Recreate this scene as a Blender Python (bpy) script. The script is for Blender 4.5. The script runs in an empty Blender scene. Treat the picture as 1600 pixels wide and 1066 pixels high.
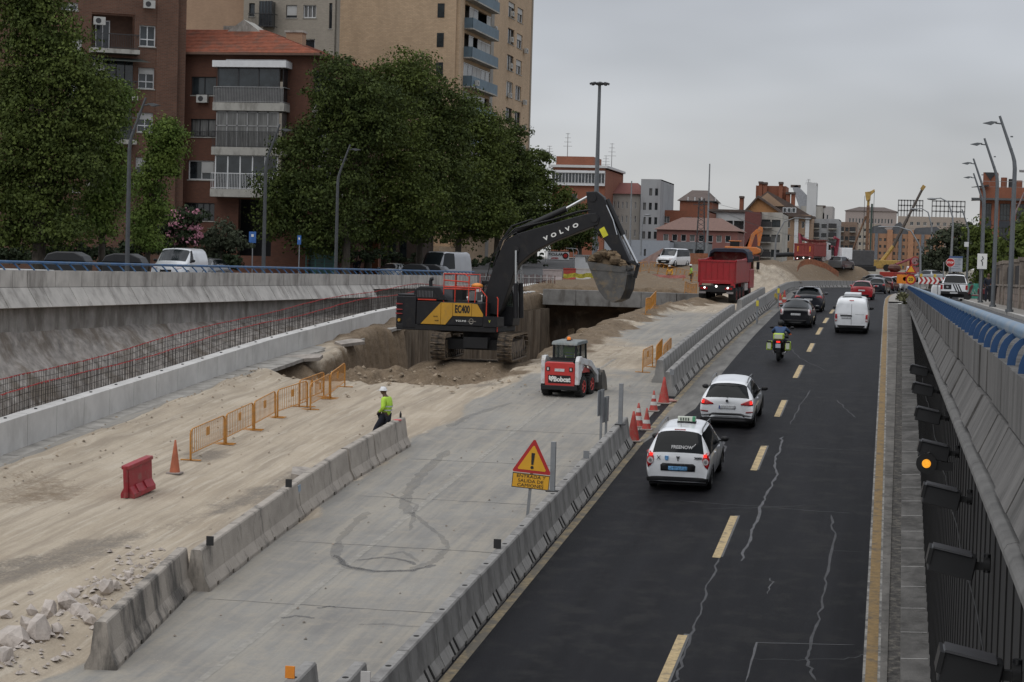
import bpy, math, random
import numpy as np
from mathutils import Vector, Matrix, Euler
from mathutils.bvhtree import BVHTree
SC = bpy.context.scene
C = SC.collection
PI = math.pi
R = math.radians
rnd = random.Random(7)
# ---------------------------------------------------------------- camera, light, exposure
FPX = 3111.0
YAW, PITCH, ROLL = 0.190503823, 0.0430027, 0.028
CAMP = Vector((0, 0, 2.0))
cam = bpy.data.cameras.new('camera')
cam.sensor_width = 36.0
cam.lens = FPX / 1600 * 36.0
cam.clip_start = 0.5
cam.clip_end = 6000
camo = bpy.data.objects.new('camera', cam)
C.objects.link(camo)
CM = Matrix.Rotation(YAW, 4, 'Z') @ Matrix.Rotation(PI / 2 - PITCH, 4, 'X') @ Matrix.Rotation(ROLL, 4, 'Z')
camo.matrix_world = Matrix.Translation(CAMP) @ CM
SC.camera = camo
SUN_EL, SUN_AZ = R(56), R(215)          # azimuth of the sun, clockwise from +Y
w = bpy.data.worlds.new('World')
SC.world = w
w.use_nodes = True
nt = w.node_tree
for n in list(nt.nodes): nt.nodes.remove(n)
out = nt.nodes.new('ShaderNodeOutputWorld')
bg = nt.nodes.new('ShaderNodeBackground')
bg.inputs[1].default_value = 0.1
sky = nt.nodes.new('ShaderNodeTexSky')
sky.sky_type = 'NISHITA'
sky.sun_disc = False
sky.sun_elevation = SUN_EL
sky.sun_rotation = SUN_AZ
tc = nt.nodes.new('ShaderNodeTexCoord')
sep = nt.nodes.new('ShaderNodeSeparateXYZ')
nt.links.new(tc.outputs['Generated'], sep.inputs[0])
# overcast: grey cloud deck, a little brighter overhead than at the horizon
mz = nt.nodes.new('ShaderNodeMath'); mz.operation = 'MAXIMUM'; mz.inputs[1].default_value = 0.0
nt.links.new(sep.outputs['Z'], mz.inputs[0])
ramp = nt.nodes.new('ShaderNodeValToRGB')
cr = ramp.color_ramp
cr.elements[0].position = 0.0; cr.elements[0].color = (0.57, 0.57, 0.565, 1)
cr.elements[1].position = 1.0; cr.elements[1].color = (0.98, 1.0, 1.05, 1)
e = cr.elements.new(0.10); e.color = (0.50, 0.52, 0.555, 1)
e = cr.elements.new(0.24); e.color = (0.47, 0.49, 0.545, 1)
e = cr.elements.new(0.5); e.color = (0.70, 0.73, 0.78, 1)
nt.links.new(mz.outputs[0], ramp.inputs[0])
mp = nt.nodes.new('ShaderNodeMapping'); mp.inputs['Scale'].default_value = (1.0, 1.0, 3.2)
nt.links.new(tc.outputs['Generated'], mp.inputs[0])
no = nt.nodes.new('ShaderNodeTexNoise'); no.inputs['Scale'].default_value = 4.2
no.inputs['Detail'].default_value = 3.0; no.inputs['Roughness'].default_value = 0.55
nt.links.new(mp.outputs[0], no.inputs['Vector'])
mr = nt.nodes.new('ShaderNodeMapRange')
mr.inputs[1].default_value = 0.3; mr.inputs[2].default_value = 0.7
mr.inputs[3].default_value = 0.85 * 10; mr.inputs[4].default_value = 1.17 * 10
nt.links.new(no.outputs[0], mr.inputs[0])
vm = nt.nodes.new('ShaderNodeVectorMath'); vm.operation = 'SCALE'
nt.links.new(ramp.outputs[0], vm.inputs[0]); nt.links.new(mr.outputs[0], vm.inputs[3])
mx = nt.nodes.new('ShaderNodeMixRGB'); mx.inputs[0].default_value = 0.93
nt.links.new(sky.outputs[0], mx.inputs[1]); nt.links.new(vm.outputs[0], mx.inputs[2])
nt.links.new(mx.outputs[0], bg.inputs[0]); nt.links.new(bg.outputs[0], out.inputs[0])
sl = bpy.data.lights.new('sun', 'SUN'); sl.energy = 1.1; sl.angle = R(70); sl.color = (1.0, 0.97, 0.92)
so = bpy.data.objects.new('sun', sl); C.objects.link(so)
sd = Vector((math.sin(SUN_AZ) * math.cos(SUN_EL), math.cos(SUN_AZ) * math.cos(SUN_EL), math.sin(SUN_EL)))
so.rotation_euler = sd.to_track_quat('Z', 'Y').to_euler()
SC.view_settings.view_transform = 'Standard'
SC.view_settings.look = 'None'
SC.view_settings.exposure = 0.0
SC.view_settings.gamma = 1.0
SC.render.engine = 'CYCLES'
SC.cycles.use_denoising = True
SC.cycles.max_bounces = 5
SC.cycles.transparent_max_bounces = 6
SC.cycles.volume_bounces = 0
SC.cycles.caustics_reflective = False
SC.cycles.caustics_refractive = False
# ---------------------------------------------------------------- levels of the place (metres; street at z about 0, eye at 2)
_ky = [0, 20, 54, 66, 80, 105, 126, 158, 200, 260, 500]
_kz = [-8.12, -6.72, -4.36, -3.45, -2.6, -1.5, -.97, -.68, -.78, -.95, -1.3]
_yy = np.arange(-20, 520, 1.0)
_zz = np.interp(_yy, _ky, _kz, left=-8.5)
_zz = np.convolve(np.pad(_zz, 8, mode='edge'), np.ones(17) / 17, 'valid')
def zr(y): return float(np.interp(y, _yy, _zz))          # the underpass ramp
def zs(y): return .75 - .0074 * max(0.0, min(y, 230.0))   # the side streets
def ray(px, py):
 d = CM.to_3x3() @ Vector(((px - 800) / FPX, -(py - 533) / FPX, -1.0))
 return d
def at(px, py, Y):
 d = ray(px, py); return CAMP + d * (Y / d.y)
def xat(px, Y, py=410): return at(px, py, Y).x
def zat(py, Y, px): return at(px, py, Y).z
def on(px, py, fn=None, off=0.0):
 fn = fn or zr
 d = ray(px, py); lo = 15.0
 for k in range(4000):
  t = 15 + k * .1
  P = CAMP + d * (t / d.y)
  if P.z < fn(P.y) + off: break
 return P
# numpy value noise
_lat = np.random.RandomState(3).rand(256, 256)
def vnoise(x, y):
 x = np.asarray(x, float); y = np.asarray(y, float)
 xi = np.floor(x).astype(int); yi = np.floor(y).astype(int)
 fx = x - xi; fy = y - yi
 fx = fx * fx * (3 - 2 * fx); fy = fy * fy * (3 - 2 * fy)
 g = lambda i, j: _lat[i % 256, j % 256]
 return (g(xi, yi) * (1 - fx) + g(xi + 1, yi) * fx) * (1 - fy) + (g(xi, yi + 1) * (1 - fx) + g(xi + 1, yi + 1) * fx) * fy
def fbm(x, y, o=4, ro=.5):
 s = 0; a = 1; t = 0
 for k in range(o):
  s = s + a * vnoise(x * 2 ** k + 17.3 * k, y * 2 ** k + 5.1 * k); t += a; a *= ro
 return s / t - .5
def sstep(a, b, x):
 t = np.clip((np.asarray(x, float) - a) / (b - a), 0, 1); return t * t * (3 - 2 * t)
# ---------------------------------------------------------------- materials
_mats = {}
def mat(name, col, rough=.8, metal=0.0, var=.12, scale=3.0, col2=None, bump=0.0, bscale=None, coat=0.0, grime=None, gscale=1.0,
  stretch=(1, 1, 1), spec=.5, island=0.0, streak=0.0, emit=None, trans=0.0, alpha=1.0, glo=.5, ghi=.62):
 if name in _mats: return _mats[name]
 m = bpy.data.materials.new(name); m.use_nodes = True
 n = m.node_tree.nodes; l = m.node_tree.links
 p = n['Principled BSDF']
 p.inputs['Roughness'].default_value = rough; p.inputs['Metallic'].default_value = metal
 p.inputs['Specular IOR Level'].default_value = spec
 p.inputs['Coat Weight'].default_value = coat; p.inputs['Coat Roughness'].default_value = .06
 if trans: p.inputs['Transmission Weight'].default_value = trans
 if alpha < 1: p.inputs['Alpha'].default_value = alpha
 if emit:
  p.inputs['Emission Color'].default_value = (*emit[:3], 1); p.inputs['Emission Strength'].default_value = emit[3]
 tcn = n.new('ShaderNodeTexCoord')
 mpn = n.new('ShaderNodeMapping'); mpn.inputs['Scale'].default_value = stretch
 l.new(tcn.outputs['Object'], mpn.inputs[0])
 ns = n.new('ShaderNodeTexNoise'); ns.inputs['Scale'].default_value = scale; ns.inputs['Detail'].default_value = 6
 ns.inputs['Roughness'].default_value = .62
 l.new(mpn.outputs[0], ns.inputs['Vector'])
 mrn = n.new('ShaderNodeMapRange'); mrn.inputs[1].default_value = .3; mrn.inputs[2].default_value = .7
 l.new(ns.outputs[0], mrn.inputs[0])
 mxn = n.new('ShaderNodeMixRGB')
 c2 = col2 or [min(1, c * (1 + var * 1.6)) for c in col]
 c1 = [c * (1 - var * 1.6) for c in col] if not col2 else col
 mxn.inputs[1].default_value = (*c1, 1); mxn.inputs[2].default_value = (*c2, 1)
 l.new(mrn.outputs[0], mxn.inputs[0])
 cur = mxn.outputs[0]
 if grime:
  g = n.new('ShaderNodeTexNoise'); g.inputs['Scale'].default_value = gscale; g.inputs['Detail'].default_value = 8
  g.inputs['Roughness'].default_value = .68
  gm = n.new('ShaderNodeMapping'); gm.inputs['Scale'].default_value = (1, 1, 1 if not streak else streak)
  gm.inputs['Location'].default_value = (3.1, 7.7, 1.3)
  l.new(tcn.outputs['Object'], gm.inputs[0]); l.new(gm.outputs[0], g.inputs['Vector'])
  gr = n.new('ShaderNodeMapRange'); gr.inputs[1].default_value = glo; gr.inputs[2].default_value = ghi
  gr.inputs[4].default_value = .8
  l.new(g.outputs[0], gr.inputs[0])
  gx = n.new('ShaderNodeMixRGB'); gx.inputs[2].default_value = (*grime, 1)
  l.new(gr.outputs[0], gx.inputs[0]); l.new(cur, gx.inputs[1]); cur = gx.outputs[0]
 if island:
  ge = n.new('ShaderNodeNewGeometry'); hs = n.new('ShaderNodeHueSaturation')
  mm = n.new('ShaderNodeMapRange'); mm.inputs[3].default_value = 1 - island; mm.inputs[4].default_value = 1 + island
  l.new(ge.outputs['Random Per Island'], mm.inputs[0]); l.new(mm.outputs[0], hs.inputs['Value'])
  l.new(cur, hs.inputs['Color']); cur = hs.outputs[0]
 l.new(cur, p.inputs['Base Color'])
 if bump:
  b = n.new('ShaderNodeBump'); b.inputs['Strength'].default_value = bump; b.inputs['Distance'].default_value = .02
  nb = n.new('ShaderNodeTexNoise'); nb.inputs['Scale'].default_value = bscale or scale * 6; nb.inputs['Detail'].default_value = 5
  l.new(tcn.outputs['Object'], nb.inputs['Vector']); l.new(nb.outputs[0], b.inputs['Height']); l.new(b.outputs[0], p.inputs['Normal'])
 _mats[name] = m
 return m
def brickmat(name, c1, c2, mortar, bw=.25, bh=.075, ms=.008, axis='XZ', var=.1):
 if name in _mats: return _mats[name]
 m = mat(name, c1, .9, var=var)
 n = m.node_tree.nodes; l = m.node_tree.links; p = n['Principled BSDF']
 tcn = [q for q in n if q.type == 'TEX_COORD'][0]
 sp = n.new('ShaderNodeSeparateXYZ'); l.new(tcn.outputs['Object'], sp.inputs[0])
 ad = n.new('ShaderNodeMath'); ad.operation = 'ADD'
 l.new(sp.outputs['X'], ad.inputs[0]); l.new(sp.outputs['Y'], ad.inputs[1])
 cb = n.new('ShaderNodeCombineXYZ'); l.new(ad.outputs[0], cb.inputs[0]); l.new(sp.outputs['Z'], cb.inputs[1])
 br = n.new('ShaderNodeTexBrick'); br.inputs['Scale'].default_value = 1.0
 br.inputs['Brick Width'].default_value = bw; br.inputs['Row Height'].default_value = bh; br.inputs['Mortar Size'].default_value = ms
 br.inputs['Color1'].default_value = (*c1, 1); br.inputs['Color2'].default_value = (*c2, 1); br.inputs['Mortar'].default_value = (*mortar, 1)
 l.new(cb.outputs[0], br.inputs['Vector'])
 n2 = n.new('ShaderNodeTexNoise'); n2.inputs['Scale'].default_value = .35; n2.inputs['Detail'].default_value = 7; n2.inputs['Roughness'].default_value = .7
 st = n.new('ShaderNodeMapping'); st.inputs['Scale'].default_value = (1, 1, .45); l.new(tcn.outputs['Object'], st.inputs[0]); l.new(st.outputs[0], n2.inputs['Vector'])
 mr2 = n.new('ShaderNodeMapRange'); mr2.inputs[1].default_value = .3; mr2.inputs[2].default_value = .7; mr2.inputs[3].default_value = 1 - var * 1.8; mr2.inputs[4].default_value = 1 + var * 1.8
 l.new(n2.outputs[0], mr2.inputs[0])
 hs = n.new('ShaderNodeHueSaturation'); l.new(mr2.outputs[0], hs.inputs['Value']); l.new(br.outputs['Color'], hs.inputs['Color'])
 l.new(hs.outputs[0], p.inputs['Base Color'])
 return m
# ---------------------------------------------------------------- mesh builder
class MB:
 def __init__(s): s.v = []; s.f = []; s.m = []; s.mats = []; s.T = None; s.sm = []
 def mi(s, m):
  if m is None: return 0
  if m not in s.mats: s.mats.append(m)
  return s.mats.index(m)
 def add(s, vs, fs, m=None, smooth=False):
  o = len(s.v)
  if s.T is not None: vs = [s.T @ Vector(v) for v in vs]
  s.v.extend([tuple(v) for v in vs]); k = s.mi(m)
  for f in fs: s.f.append(tuple(i + o for i in f)); s.m.append(k); s.sm.append(smooth)
  return s
 def box(s, c, d, m=None, rz=0, rx=0, ry=0, taper=None):
  x, y, z = [q / 2 for q in d]
  tx, ty = taper if taper else (1, 1)
  vs = [(-x, -y, -z), (x, -y, -z), (x, y, -z), (-x, y, -z), (-x * tx, -y * ty, z), (x * tx, -y * ty, z), (x * tx, y * ty, z), (-x * tx, y * ty, z)]
  M = Matrix.Translation(c)
  if rz or rx or ry: M = M @ Euler((rx, ry, rz)).to_matrix().to_4x4()
  return s.add([M @ Vector(v) for v in vs], [(0, 3, 2, 1), (4, 5, 6, 7), (0, 1, 5, 4), (1, 2, 6, 5), (2, 3, 7, 6), (3, 0, 4, 7)], m)
 def bb(s, x0, x1, y0, y1, z0, z1, m=None): return s.box(((x0 + x1) / 2, (y0 + y1) / 2, (z0 + z1) / 2), (abs(x1 - x0), abs(y1 - y0), abs(z1 - z0)), m)
 def cyl(s, a, b, r, r2=None, n=10, m=None, cap=True, smooth=True):
  a = Vector(a); b = Vector(b); r2 = r if r2 is None else r2
  d = (b - a).normalized(); u = d.orthogonal().normalized(); w_ = d.cross(u)
  vs = []
  for p, q in ((a, r), (b, r2)):
   for k in range(n):
    t = 2 * PI * k / n; vs.append(p + u * math.cos(t) * q + w_ * math.sin(t) * q)
  s.add(vs, [(k, (k + 1) % n, n + (k + 1) % n, n + k) for k in range(n)], m, smooth)
  if cap: s.add(vs, [tuple(range(n - 1, -1, -1)), tuple(range(n, 2 * n))], m)
  return s
 def tube(s, pts, r, n=6, m=None, smooth=True):
  pts = [Vector(p) for p in pts]; rs = r if isinstance(r, (list, tuple)) else [r] * len(pts)
  vs = []; u = None
  for i, p in enumerate(pts):
   d = (pts[min(i + 1, len(pts) - 1)] - pts[max(i - 1, 0)]).normalized()
   u = d.orthogonal().normalized() if u is None else (u - d * u.dot(d)).normalized()
   w_ = d.cross(u)
   for k in range(n):
    t = 2 * PI * k / n; vs.append(p + u * math.cos(t) * rs[i] + w_ * math.sin(t) * rs[i])
  fs = [(i * n + k, i * n + (k + 1) % n, (i + 1) * n + (k + 1) % n, (i + 1) * n + k) for i in range(len(pts) - 1) for k in range(n)]
  s.add(vs, fs, m, smooth); L = len(pts) - 1
  return s.add(vs, [tuple(range(n - 1, -1, -1)), tuple(range(L * n, L * n + n))], m)
 def prism(s, poly, a, b, axis='Y', m=None):
  """2D outline extruded between a and b; axis Y: outline in (x,z); X: (y,z); Z: (x,y)"""
  f = {'Y': lambda p, t: (p[0], t, p[1]), 'X': lambda p, t: (t, p[0], p[1]), 'Z': lambda p, t: (p[0], p[1], t)}[axis]
  n = len(poly); vs = [f(p, a) for p in poly] + [f(p, b) for p in poly]
  return s.add(vs, [(k, (k + 1) % n, n + (k + 1) % n, n + k) for k in range(n)] + [tuple(range(n - 1, -1, -1)), tuple(range(n, 2 * n))], m)
 def ball(s, c, r, m=None, seg=10, rings=7, sq=(1, 1, 1), jit=0, rg=rnd):
  vs = []; c = Vector(c)
  for i in range(rings + 1):
   ph = PI * i / rings
   for k in range(seg):
    t = 2 * PI * k / seg; q = 1 + (rg.uniform(-jit, jit) if jit else 0)
    vs.append((c.x + r * sq[0] * math.sin(ph) * math.cos(t) * q, c.y + r * sq[1] * math.sin(ph) * math.sin(t) * q, c.z + r * sq[2] * math.cos(ph) * q))
  return s.add(vs, [(i * seg + k, (i + 1) * seg + k, (i + 1) * seg + (k + 1) % seg, i * seg + (k + 1) % seg) for i in range(rings) for k in range(seg)], m, not jit)
 def lathe(s, prof, c=(0, 0, 0), axis='Z', n=16, m=None, smooth=True):
  vs = []
  for (r_, h) in prof:
   for k in range(n):
    t = 2 * PI * k / n; a, b = r_ * math.cos(t), r_ * math.sin(t)
    p = {'Z': (a, b, h), 'X': (h, a, b), 'Y': (a, h, b)}[axis]
    vs.append((p[0] + c[0], p[1] + c[1], p[2] + c[2]))
  return s.add(vs, [(i * n + k, i * n + (k + 1) % n, (i + 1) * n + (k + 1) % n, (i + 1) * n + k) for i in range(len(prof) - 1) for k in range(n)], m, smooth)
 def obj(s, name, parent=None, m=None, bevel=0, loc=None, rz=0, kind=None, weld=False):
  me = bpy.data.meshes.new(name)
  me.from_pydata(s.v, [], s.f);
  for q in (s.mats or ([m] if m else [])): me.materials.append(q)
  if len(s.mats) > 1: me.polygons.foreach_set('material_index', s.m)
  me.polygons.foreach_set('use_smooth', s.sm)
  me.update()
  o = bpy.data.objects.new(name, me); C.objects.link(o)
  if parent: o.parent = parent
  if loc is not None: o.location = loc
  if rz: o.rotation_euler.z = rz
  if bevel:
   b = o.modifiers.new('b', 'BEVEL'); b.width = bevel; b.segments = 2; b.limit_method = 'ANGLE'; b.angle_limit = R(40)
  if kind: o['kind'] = kind
  return o
def tag(o, label, cat, group=None):
 o['label'] = label; o['category'] = cat
 if group: o['group'] = group
 return o
def thing(name, label, cat, loc=(0, 0, 0), rz=0, group=None):
 o = bpy.data.objects.new(name, None); C.objects.link(o); o.empty_display_size = .3
 o.location = loc; o.rotation_euler.z = rz
 return tag(o, label, cat, group)
def dup(root, loc=None, rz=None, label=None, parent=None):
 r = root.copy(); C.objects.link(r)
 if parent: r.parent = parent
 if loc is not None: r.location = loc
 if rz is not None: r.rotation_euler.z = rz
 if label: r['label'] = label
 for ch in list(root.children):
  dup(ch, parent=r)
 return r
def shift(o, loc, rz=0):
 o.location = loc; o.rotation_euler.z = rz; return o
def text(s, size, m, parent, loc, rot, ext=.004, name='lettering', sx=1.0, bold=0.0, align='CENTER', sp=1.0):
 c = bpy.data.curves.new(name, 'FONT'); c.body = s; c.size = size; c.extrude = ext; c.align_x = align; c.align_y = 'CENTER'
 c.resolution_u = 3; c.offset = bold; c.space_character = sp
 c.materials.append(m)
 tmp = bpy.data.objects.new(name, c)
 me = bpy.data.meshes.new_from_object(tmp); bpy.data.objects.remove(tmp)
 o = bpy.data.objects.new(name, me); C.objects.link(o); o.parent = parent; o.location = loc; o.rotation_euler = rot; o.scale = (sx, 1, 1)
 return o
ORD = ['first', 'second', 'third', 'fourth', 'fifth', 'sixth', 'seventh', 'eighth', 'ninth', 'tenth', 'eleventh', 'twelfth', 'thirteenth', 'fourteenth',
    'fifteenth', 'sixteenth', 'seventeenth', 'eighteenth', 'nineteenth', 'twentieth', 'twenty-first', 'twenty-second', 'twenty-third', 'twenty-fourth']
# ================================================================ THE SETTING
_bp = [(-8.2, 20), (-8.2, 110), (-8.35, 128), (-8.9, 150), (-9.7, 172), (-10.6, 195), (-11.0, 214), (-10.7, 230), (-9.6, 245), (-7.6, 256), (-4.5, 263), (0, 268), (12, 276), (40, 300), (60, 330)]
def XB(y): return float(np.interp(y, [p[1] for p in _bp], [p[0] for p in _bp]))
def zl(y):                                             # left street and site beyond the beam: climbs again
 y = float(y)
 if y < 145: return zs(y)
 return float(np.interp(y, [145, 160, 210, 245, 300, 3000], [-.32, -.25, 1.15, 1.7, 1.8, 1.8]))
_ly = np.arange(0, 400, 1.0); _lz = np.array([zl(q) for q in _ly])
PIT = [(-24.0, 79.0), (-24.3, 96), (-25.2, 102), (-25.2, 142.8), (-13.2, 142.8), (-14.6, 128), (-15.2, 118), (-15.6, 95), (-15.9, 88.5), (-15.2, 84), (-16.0, 79.5), (-18.0, 74.6), (-19.7, 72.8), (-22.6, 75)]
def pdist(x, y, poly):
 """signed distance, positive inside"""
 d = np.full(x.shape, 1e9); ins = np.zeros(x.shape, bool); n = len(poly)
 for i in range(n):
  ax, ay = poly[i]; bx, by = poly[(i + 1) % n]
  t = np.clip(((x - ax) * (bx - ax) + (y - ay) * (by - ay)) / ((bx - ax) ** 2 + (by - ay) ** 2), 0, 1)
  d = np.minimum(d, np.hypot(x - ax - t * (bx - ax), y - ay - t * (by - ay)))
  c = ((ay > y) != (by > y)) & (x < (bx - ax) * (y - ay) / (by - ay + 1e-12) + ax); ins ^= c
 return np.where(ins, d, -d)
def segd(x, y, pts):
 d = np.full(np.shape(x), 1e9)
 for (ax, ay), (bx, by) in zip(pts, pts[1:]):
  t = np.clip(((x - ax) * (bx - ax) + (y - ay) * (by - ay)) / ((bx - ax) ** 2 + (by - ay) ** 2), 0, 1)
  d = np.minimum(d, np.hypot(x - ax - t * (bx - ax), y - ay - t * (by - ay)))
 return d
def masks(x, y):
 n1 = fbm(x * .35, y * .35, 4)
 # concrete roadway strip, with sand blown over it further up
 conc = sstep(-14.9, -14.2, x + n1 * 1.2) * (1 - .75 * sstep(70, 84, y + n1 * 16)) + sstep(-14.0, -13.0, x + n1 * 3) * sstep(92, 100, y + n1 * 10) * (1 - sstep(112, 124, y)) * .8
 conc = np.where(x > -9.4, np.maximum(conc, .75 * (1 - sstep(118, 128, y))), conc)
 conc = np.maximum(conc, sstep(-24.2, -24.5, x) * (1 - sstep(80, 88, y)) * .9)
 pd = pdist(x + fbm(x * .8, y * .8, 3) * 1.5, y + fbm(x * .8 + 50, y * .8, 3) * 1.5, PIT)
 brown = sstep(-.15, .15, pd)
 mnd = np.exp(-(((x + 20.0) / 5.0) ** 2 + ((y - 78.0) / 4.6) ** 2) ** 1.5)
 brown = np.maximum(brown, sstep(.15, .45, mnd + n1 * .5))
 brown = np.maximum(brown, .62 * sstep(137, 142, y + n1 * 6) * (1 - .6 * sstep(-14.8, -13.6, x + n1 * 2) * sstep(240, 200, y)))
 brown = np.maximum(brown, .75 * sstep(-2.6, -1.2, pd + n1 * 3) * sstep(82, 90, y))
 brown = np.maximum(brown, .45 * sstep(80, 86, y + n1 * 8) * sstep(104, 92, y + n1 * 8) * (1 - conc))
 brown = np.maximum(brown, .6 * sstep(.1, .4, fbm(x * .12 + 3, y * .08, 4) + .25 * sstep(150, 175, y) * sstep(-13, -17, x)))
 mud = sstep(1.5, .2, segd(x, y, [(-21.5, 37.0), (-18.6, 42), (-16.9, 48), (-16.2, 54)]) + n1 * 2.6) * .62
 mud = np.maximum(mud, .6 * sstep(.12, .3, fbm(x * .5 + 9, y * .16, 5)) * (1 - conc))
 return conc, brown, mud, pd, mnd, n1
def HT(x, y):
 x = np.asarray(x, float); y = np.asarray(y, float)
 zb = np.interp(y, _yy, _zz); zL = np.interp(y, _ly, _lz)
 conc, brown, mud, pd, mnd, n1 = masks(x, y)
 # beyond the beam the site climbs, except right beside the road barrier
 xb = np.interp(y, [p[1] for p in _bp], [p[0] for p in _bp])
 up = sstep(138, 168, y) * sstep(.5, 5.5, xb - x)
 z = zb * (1 - up) + zL * up
 nat = (1 - conc)
 z = z + nat * (.16 * fbm(x * .25, y * .25, 4) + .07 * fbm(x * 1.3, y * .7, 3) + .05 * np.abs(fbm(x * 2.6, y * 1.1, 3)))
 # wheel ruts along the sand track
 rut = np.sin((x + .035 * (y - 60) + fbm(x * .05, y * .05, 2) * 2) * 3.4)
 z = z - nat * (1 - brown) * sstep(-23.5, -22, x) * .028 * np.clip(rut, 0, 1) * (y < 130)
 # heap of rubble and sand between track and old barrier, foreground
 z = z + .35 * np.exp(-((x + 15.9 + .07 * (y - 36)) / .7) ** 2) * sstep(44, 38, y) * (.6 + fbm(x * 2, y * 2, 3))
 z = z + .22 * np.exp(-((x + 24.0) / .8) ** 2) * (1 - sstep(78, 82, y)) * (1 + 2 * fbm(x, y * .4, 3))
 dep = np.interp(y, [72, 78, 90, 100, 108, 140], [.9, 1.7, 2.3, 3.6, 4.6, 5.0])
 z = z - dep * sstep(-.15, .55, pd) - .35 * sstep(.5, 2.4, pd) * (1 + fbm(x * .6, y * .6, 4))
 pad = np.exp(-(((x + 17.9) / 3.7) ** 2 + ((y - 84.6) / 4.3) ** 2) ** 3)
 z = z * (1 - pad) + pad * (-2.62 + .06 * fbm(x, y, 3))
 hw = sstep(.18, .55, mnd + .25 * fbm(x * .5, y * .5, 3)) * (1 - pad)
 tgt = zb - .22 - .9 * sstep(-20.5, -24.5, x) - .5 * sstep(78, 82, y) + 1.1 * fbm(x * .7, y * .7, 4) + .8 * np.abs(fbm(x * 1.8, y * 1.8, 3)) + .35 * fbm(x * 4, y * 4, 2)
 z = z * (1 - hw) + tgt * hw
 # spoil ridges: pit shoulder, above the beam, mounds near the bend
 z = z + .30 * np.exp(-((pd + .9) / .7) ** 2) * sstep(84, 92, y) * (1 + 1.6 * fbm(x * .9, y * .5, 3))
 z = z + .35 * np.exp(-((y - 143.2) / 1.6) ** 2) * sstep(-13, -15, x) * (1 + 2.2 * fbm(x * .6, y * .6, 4))
 for mx_, my_, rx_, ry_, h_ in [(-17.6, 158, 2.5, 4, .7), (-21.5, 166, 3.5, 4, 1.0), (-19, 185, 4, 7, .5), (-13.6, 212, 2.5, 12, 1.3), (-13.0, 235, 2.6, 13, 1.25), (-12.2, 222, 1.6, 9, .8), (-11.0, 262, 4, 9, .9), (-17, 230, 3, 6, .4), (-23.8, 209, 4.5, 6, .55)]:
  z = z + h_ * np.exp(-(((x - mx_) / rx_) ** 2 + ((y - my_) / ry_) ** 2)) * (1 + .9 * fbm(x * .7 + my_, y * .5, 4))
 return z
def H(x, y): return float(HT(np.array([x]), np.array([y]))[0])
def onH(px, py):
 d = ray(px, py); P = None
 for k in range(2600):
  t = 28 + k * .1; P = CAMP + d * (t / d.y)
  if P.z < zr(P.y) + 2.6 and P.z < H(P.x, P.y): break
 return P
def grid_obj(name, xs, ys, zf, m, kind='structure', attr=None):
 nx, ny = xs.shape[1], ys.shape[0]
 Z = zf(xs, ys)
 v = np.stack([xs, ys, Z], -1).reshape(-1, 3)
 i = np.arange(ny - 1)[:, None] * nx + np.arange(nx - 1)[None, :]
 f = np.stack([i, i + 1, i + nx + 1, i + nx], -1).reshape(-1, 4)
 me = bpy.data.meshes.new(name)
 me.vertices.add(len(v)); me.vertices.foreach_set('co', v.ravel())
 me.loops.add(f.size); me.loops.foreach_set('vertex_index', f.ravel())
 me.polygons.add(len(f)); me.polygons.foreach_set('loop_start', np.arange(0, f.size, 4)); me.polygons.foreach_set('loop_total', np.full(len(f), 4))
 me.update(calc_edges=True); me.polygons.foreach_set('use_smooth', np.ones(len(f), bool))
 if attr is not None:
  a = me.color_attributes.new('ground_kind', 'FLOAT_COLOR', 'POINT')
  cc = np.ones((len(v), 4));
  for k, q in enumerate(attr(xs, ys)[:3]): cc[:, k] = np.clip(q, 0, 1).ravel()
  a.data.foreach_set('color', cc.ravel())
 me.materials.append(m)
 o = bpy.data.objects.new(name, me); C.objects.link(o); o['kind'] = kind
 return o
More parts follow.
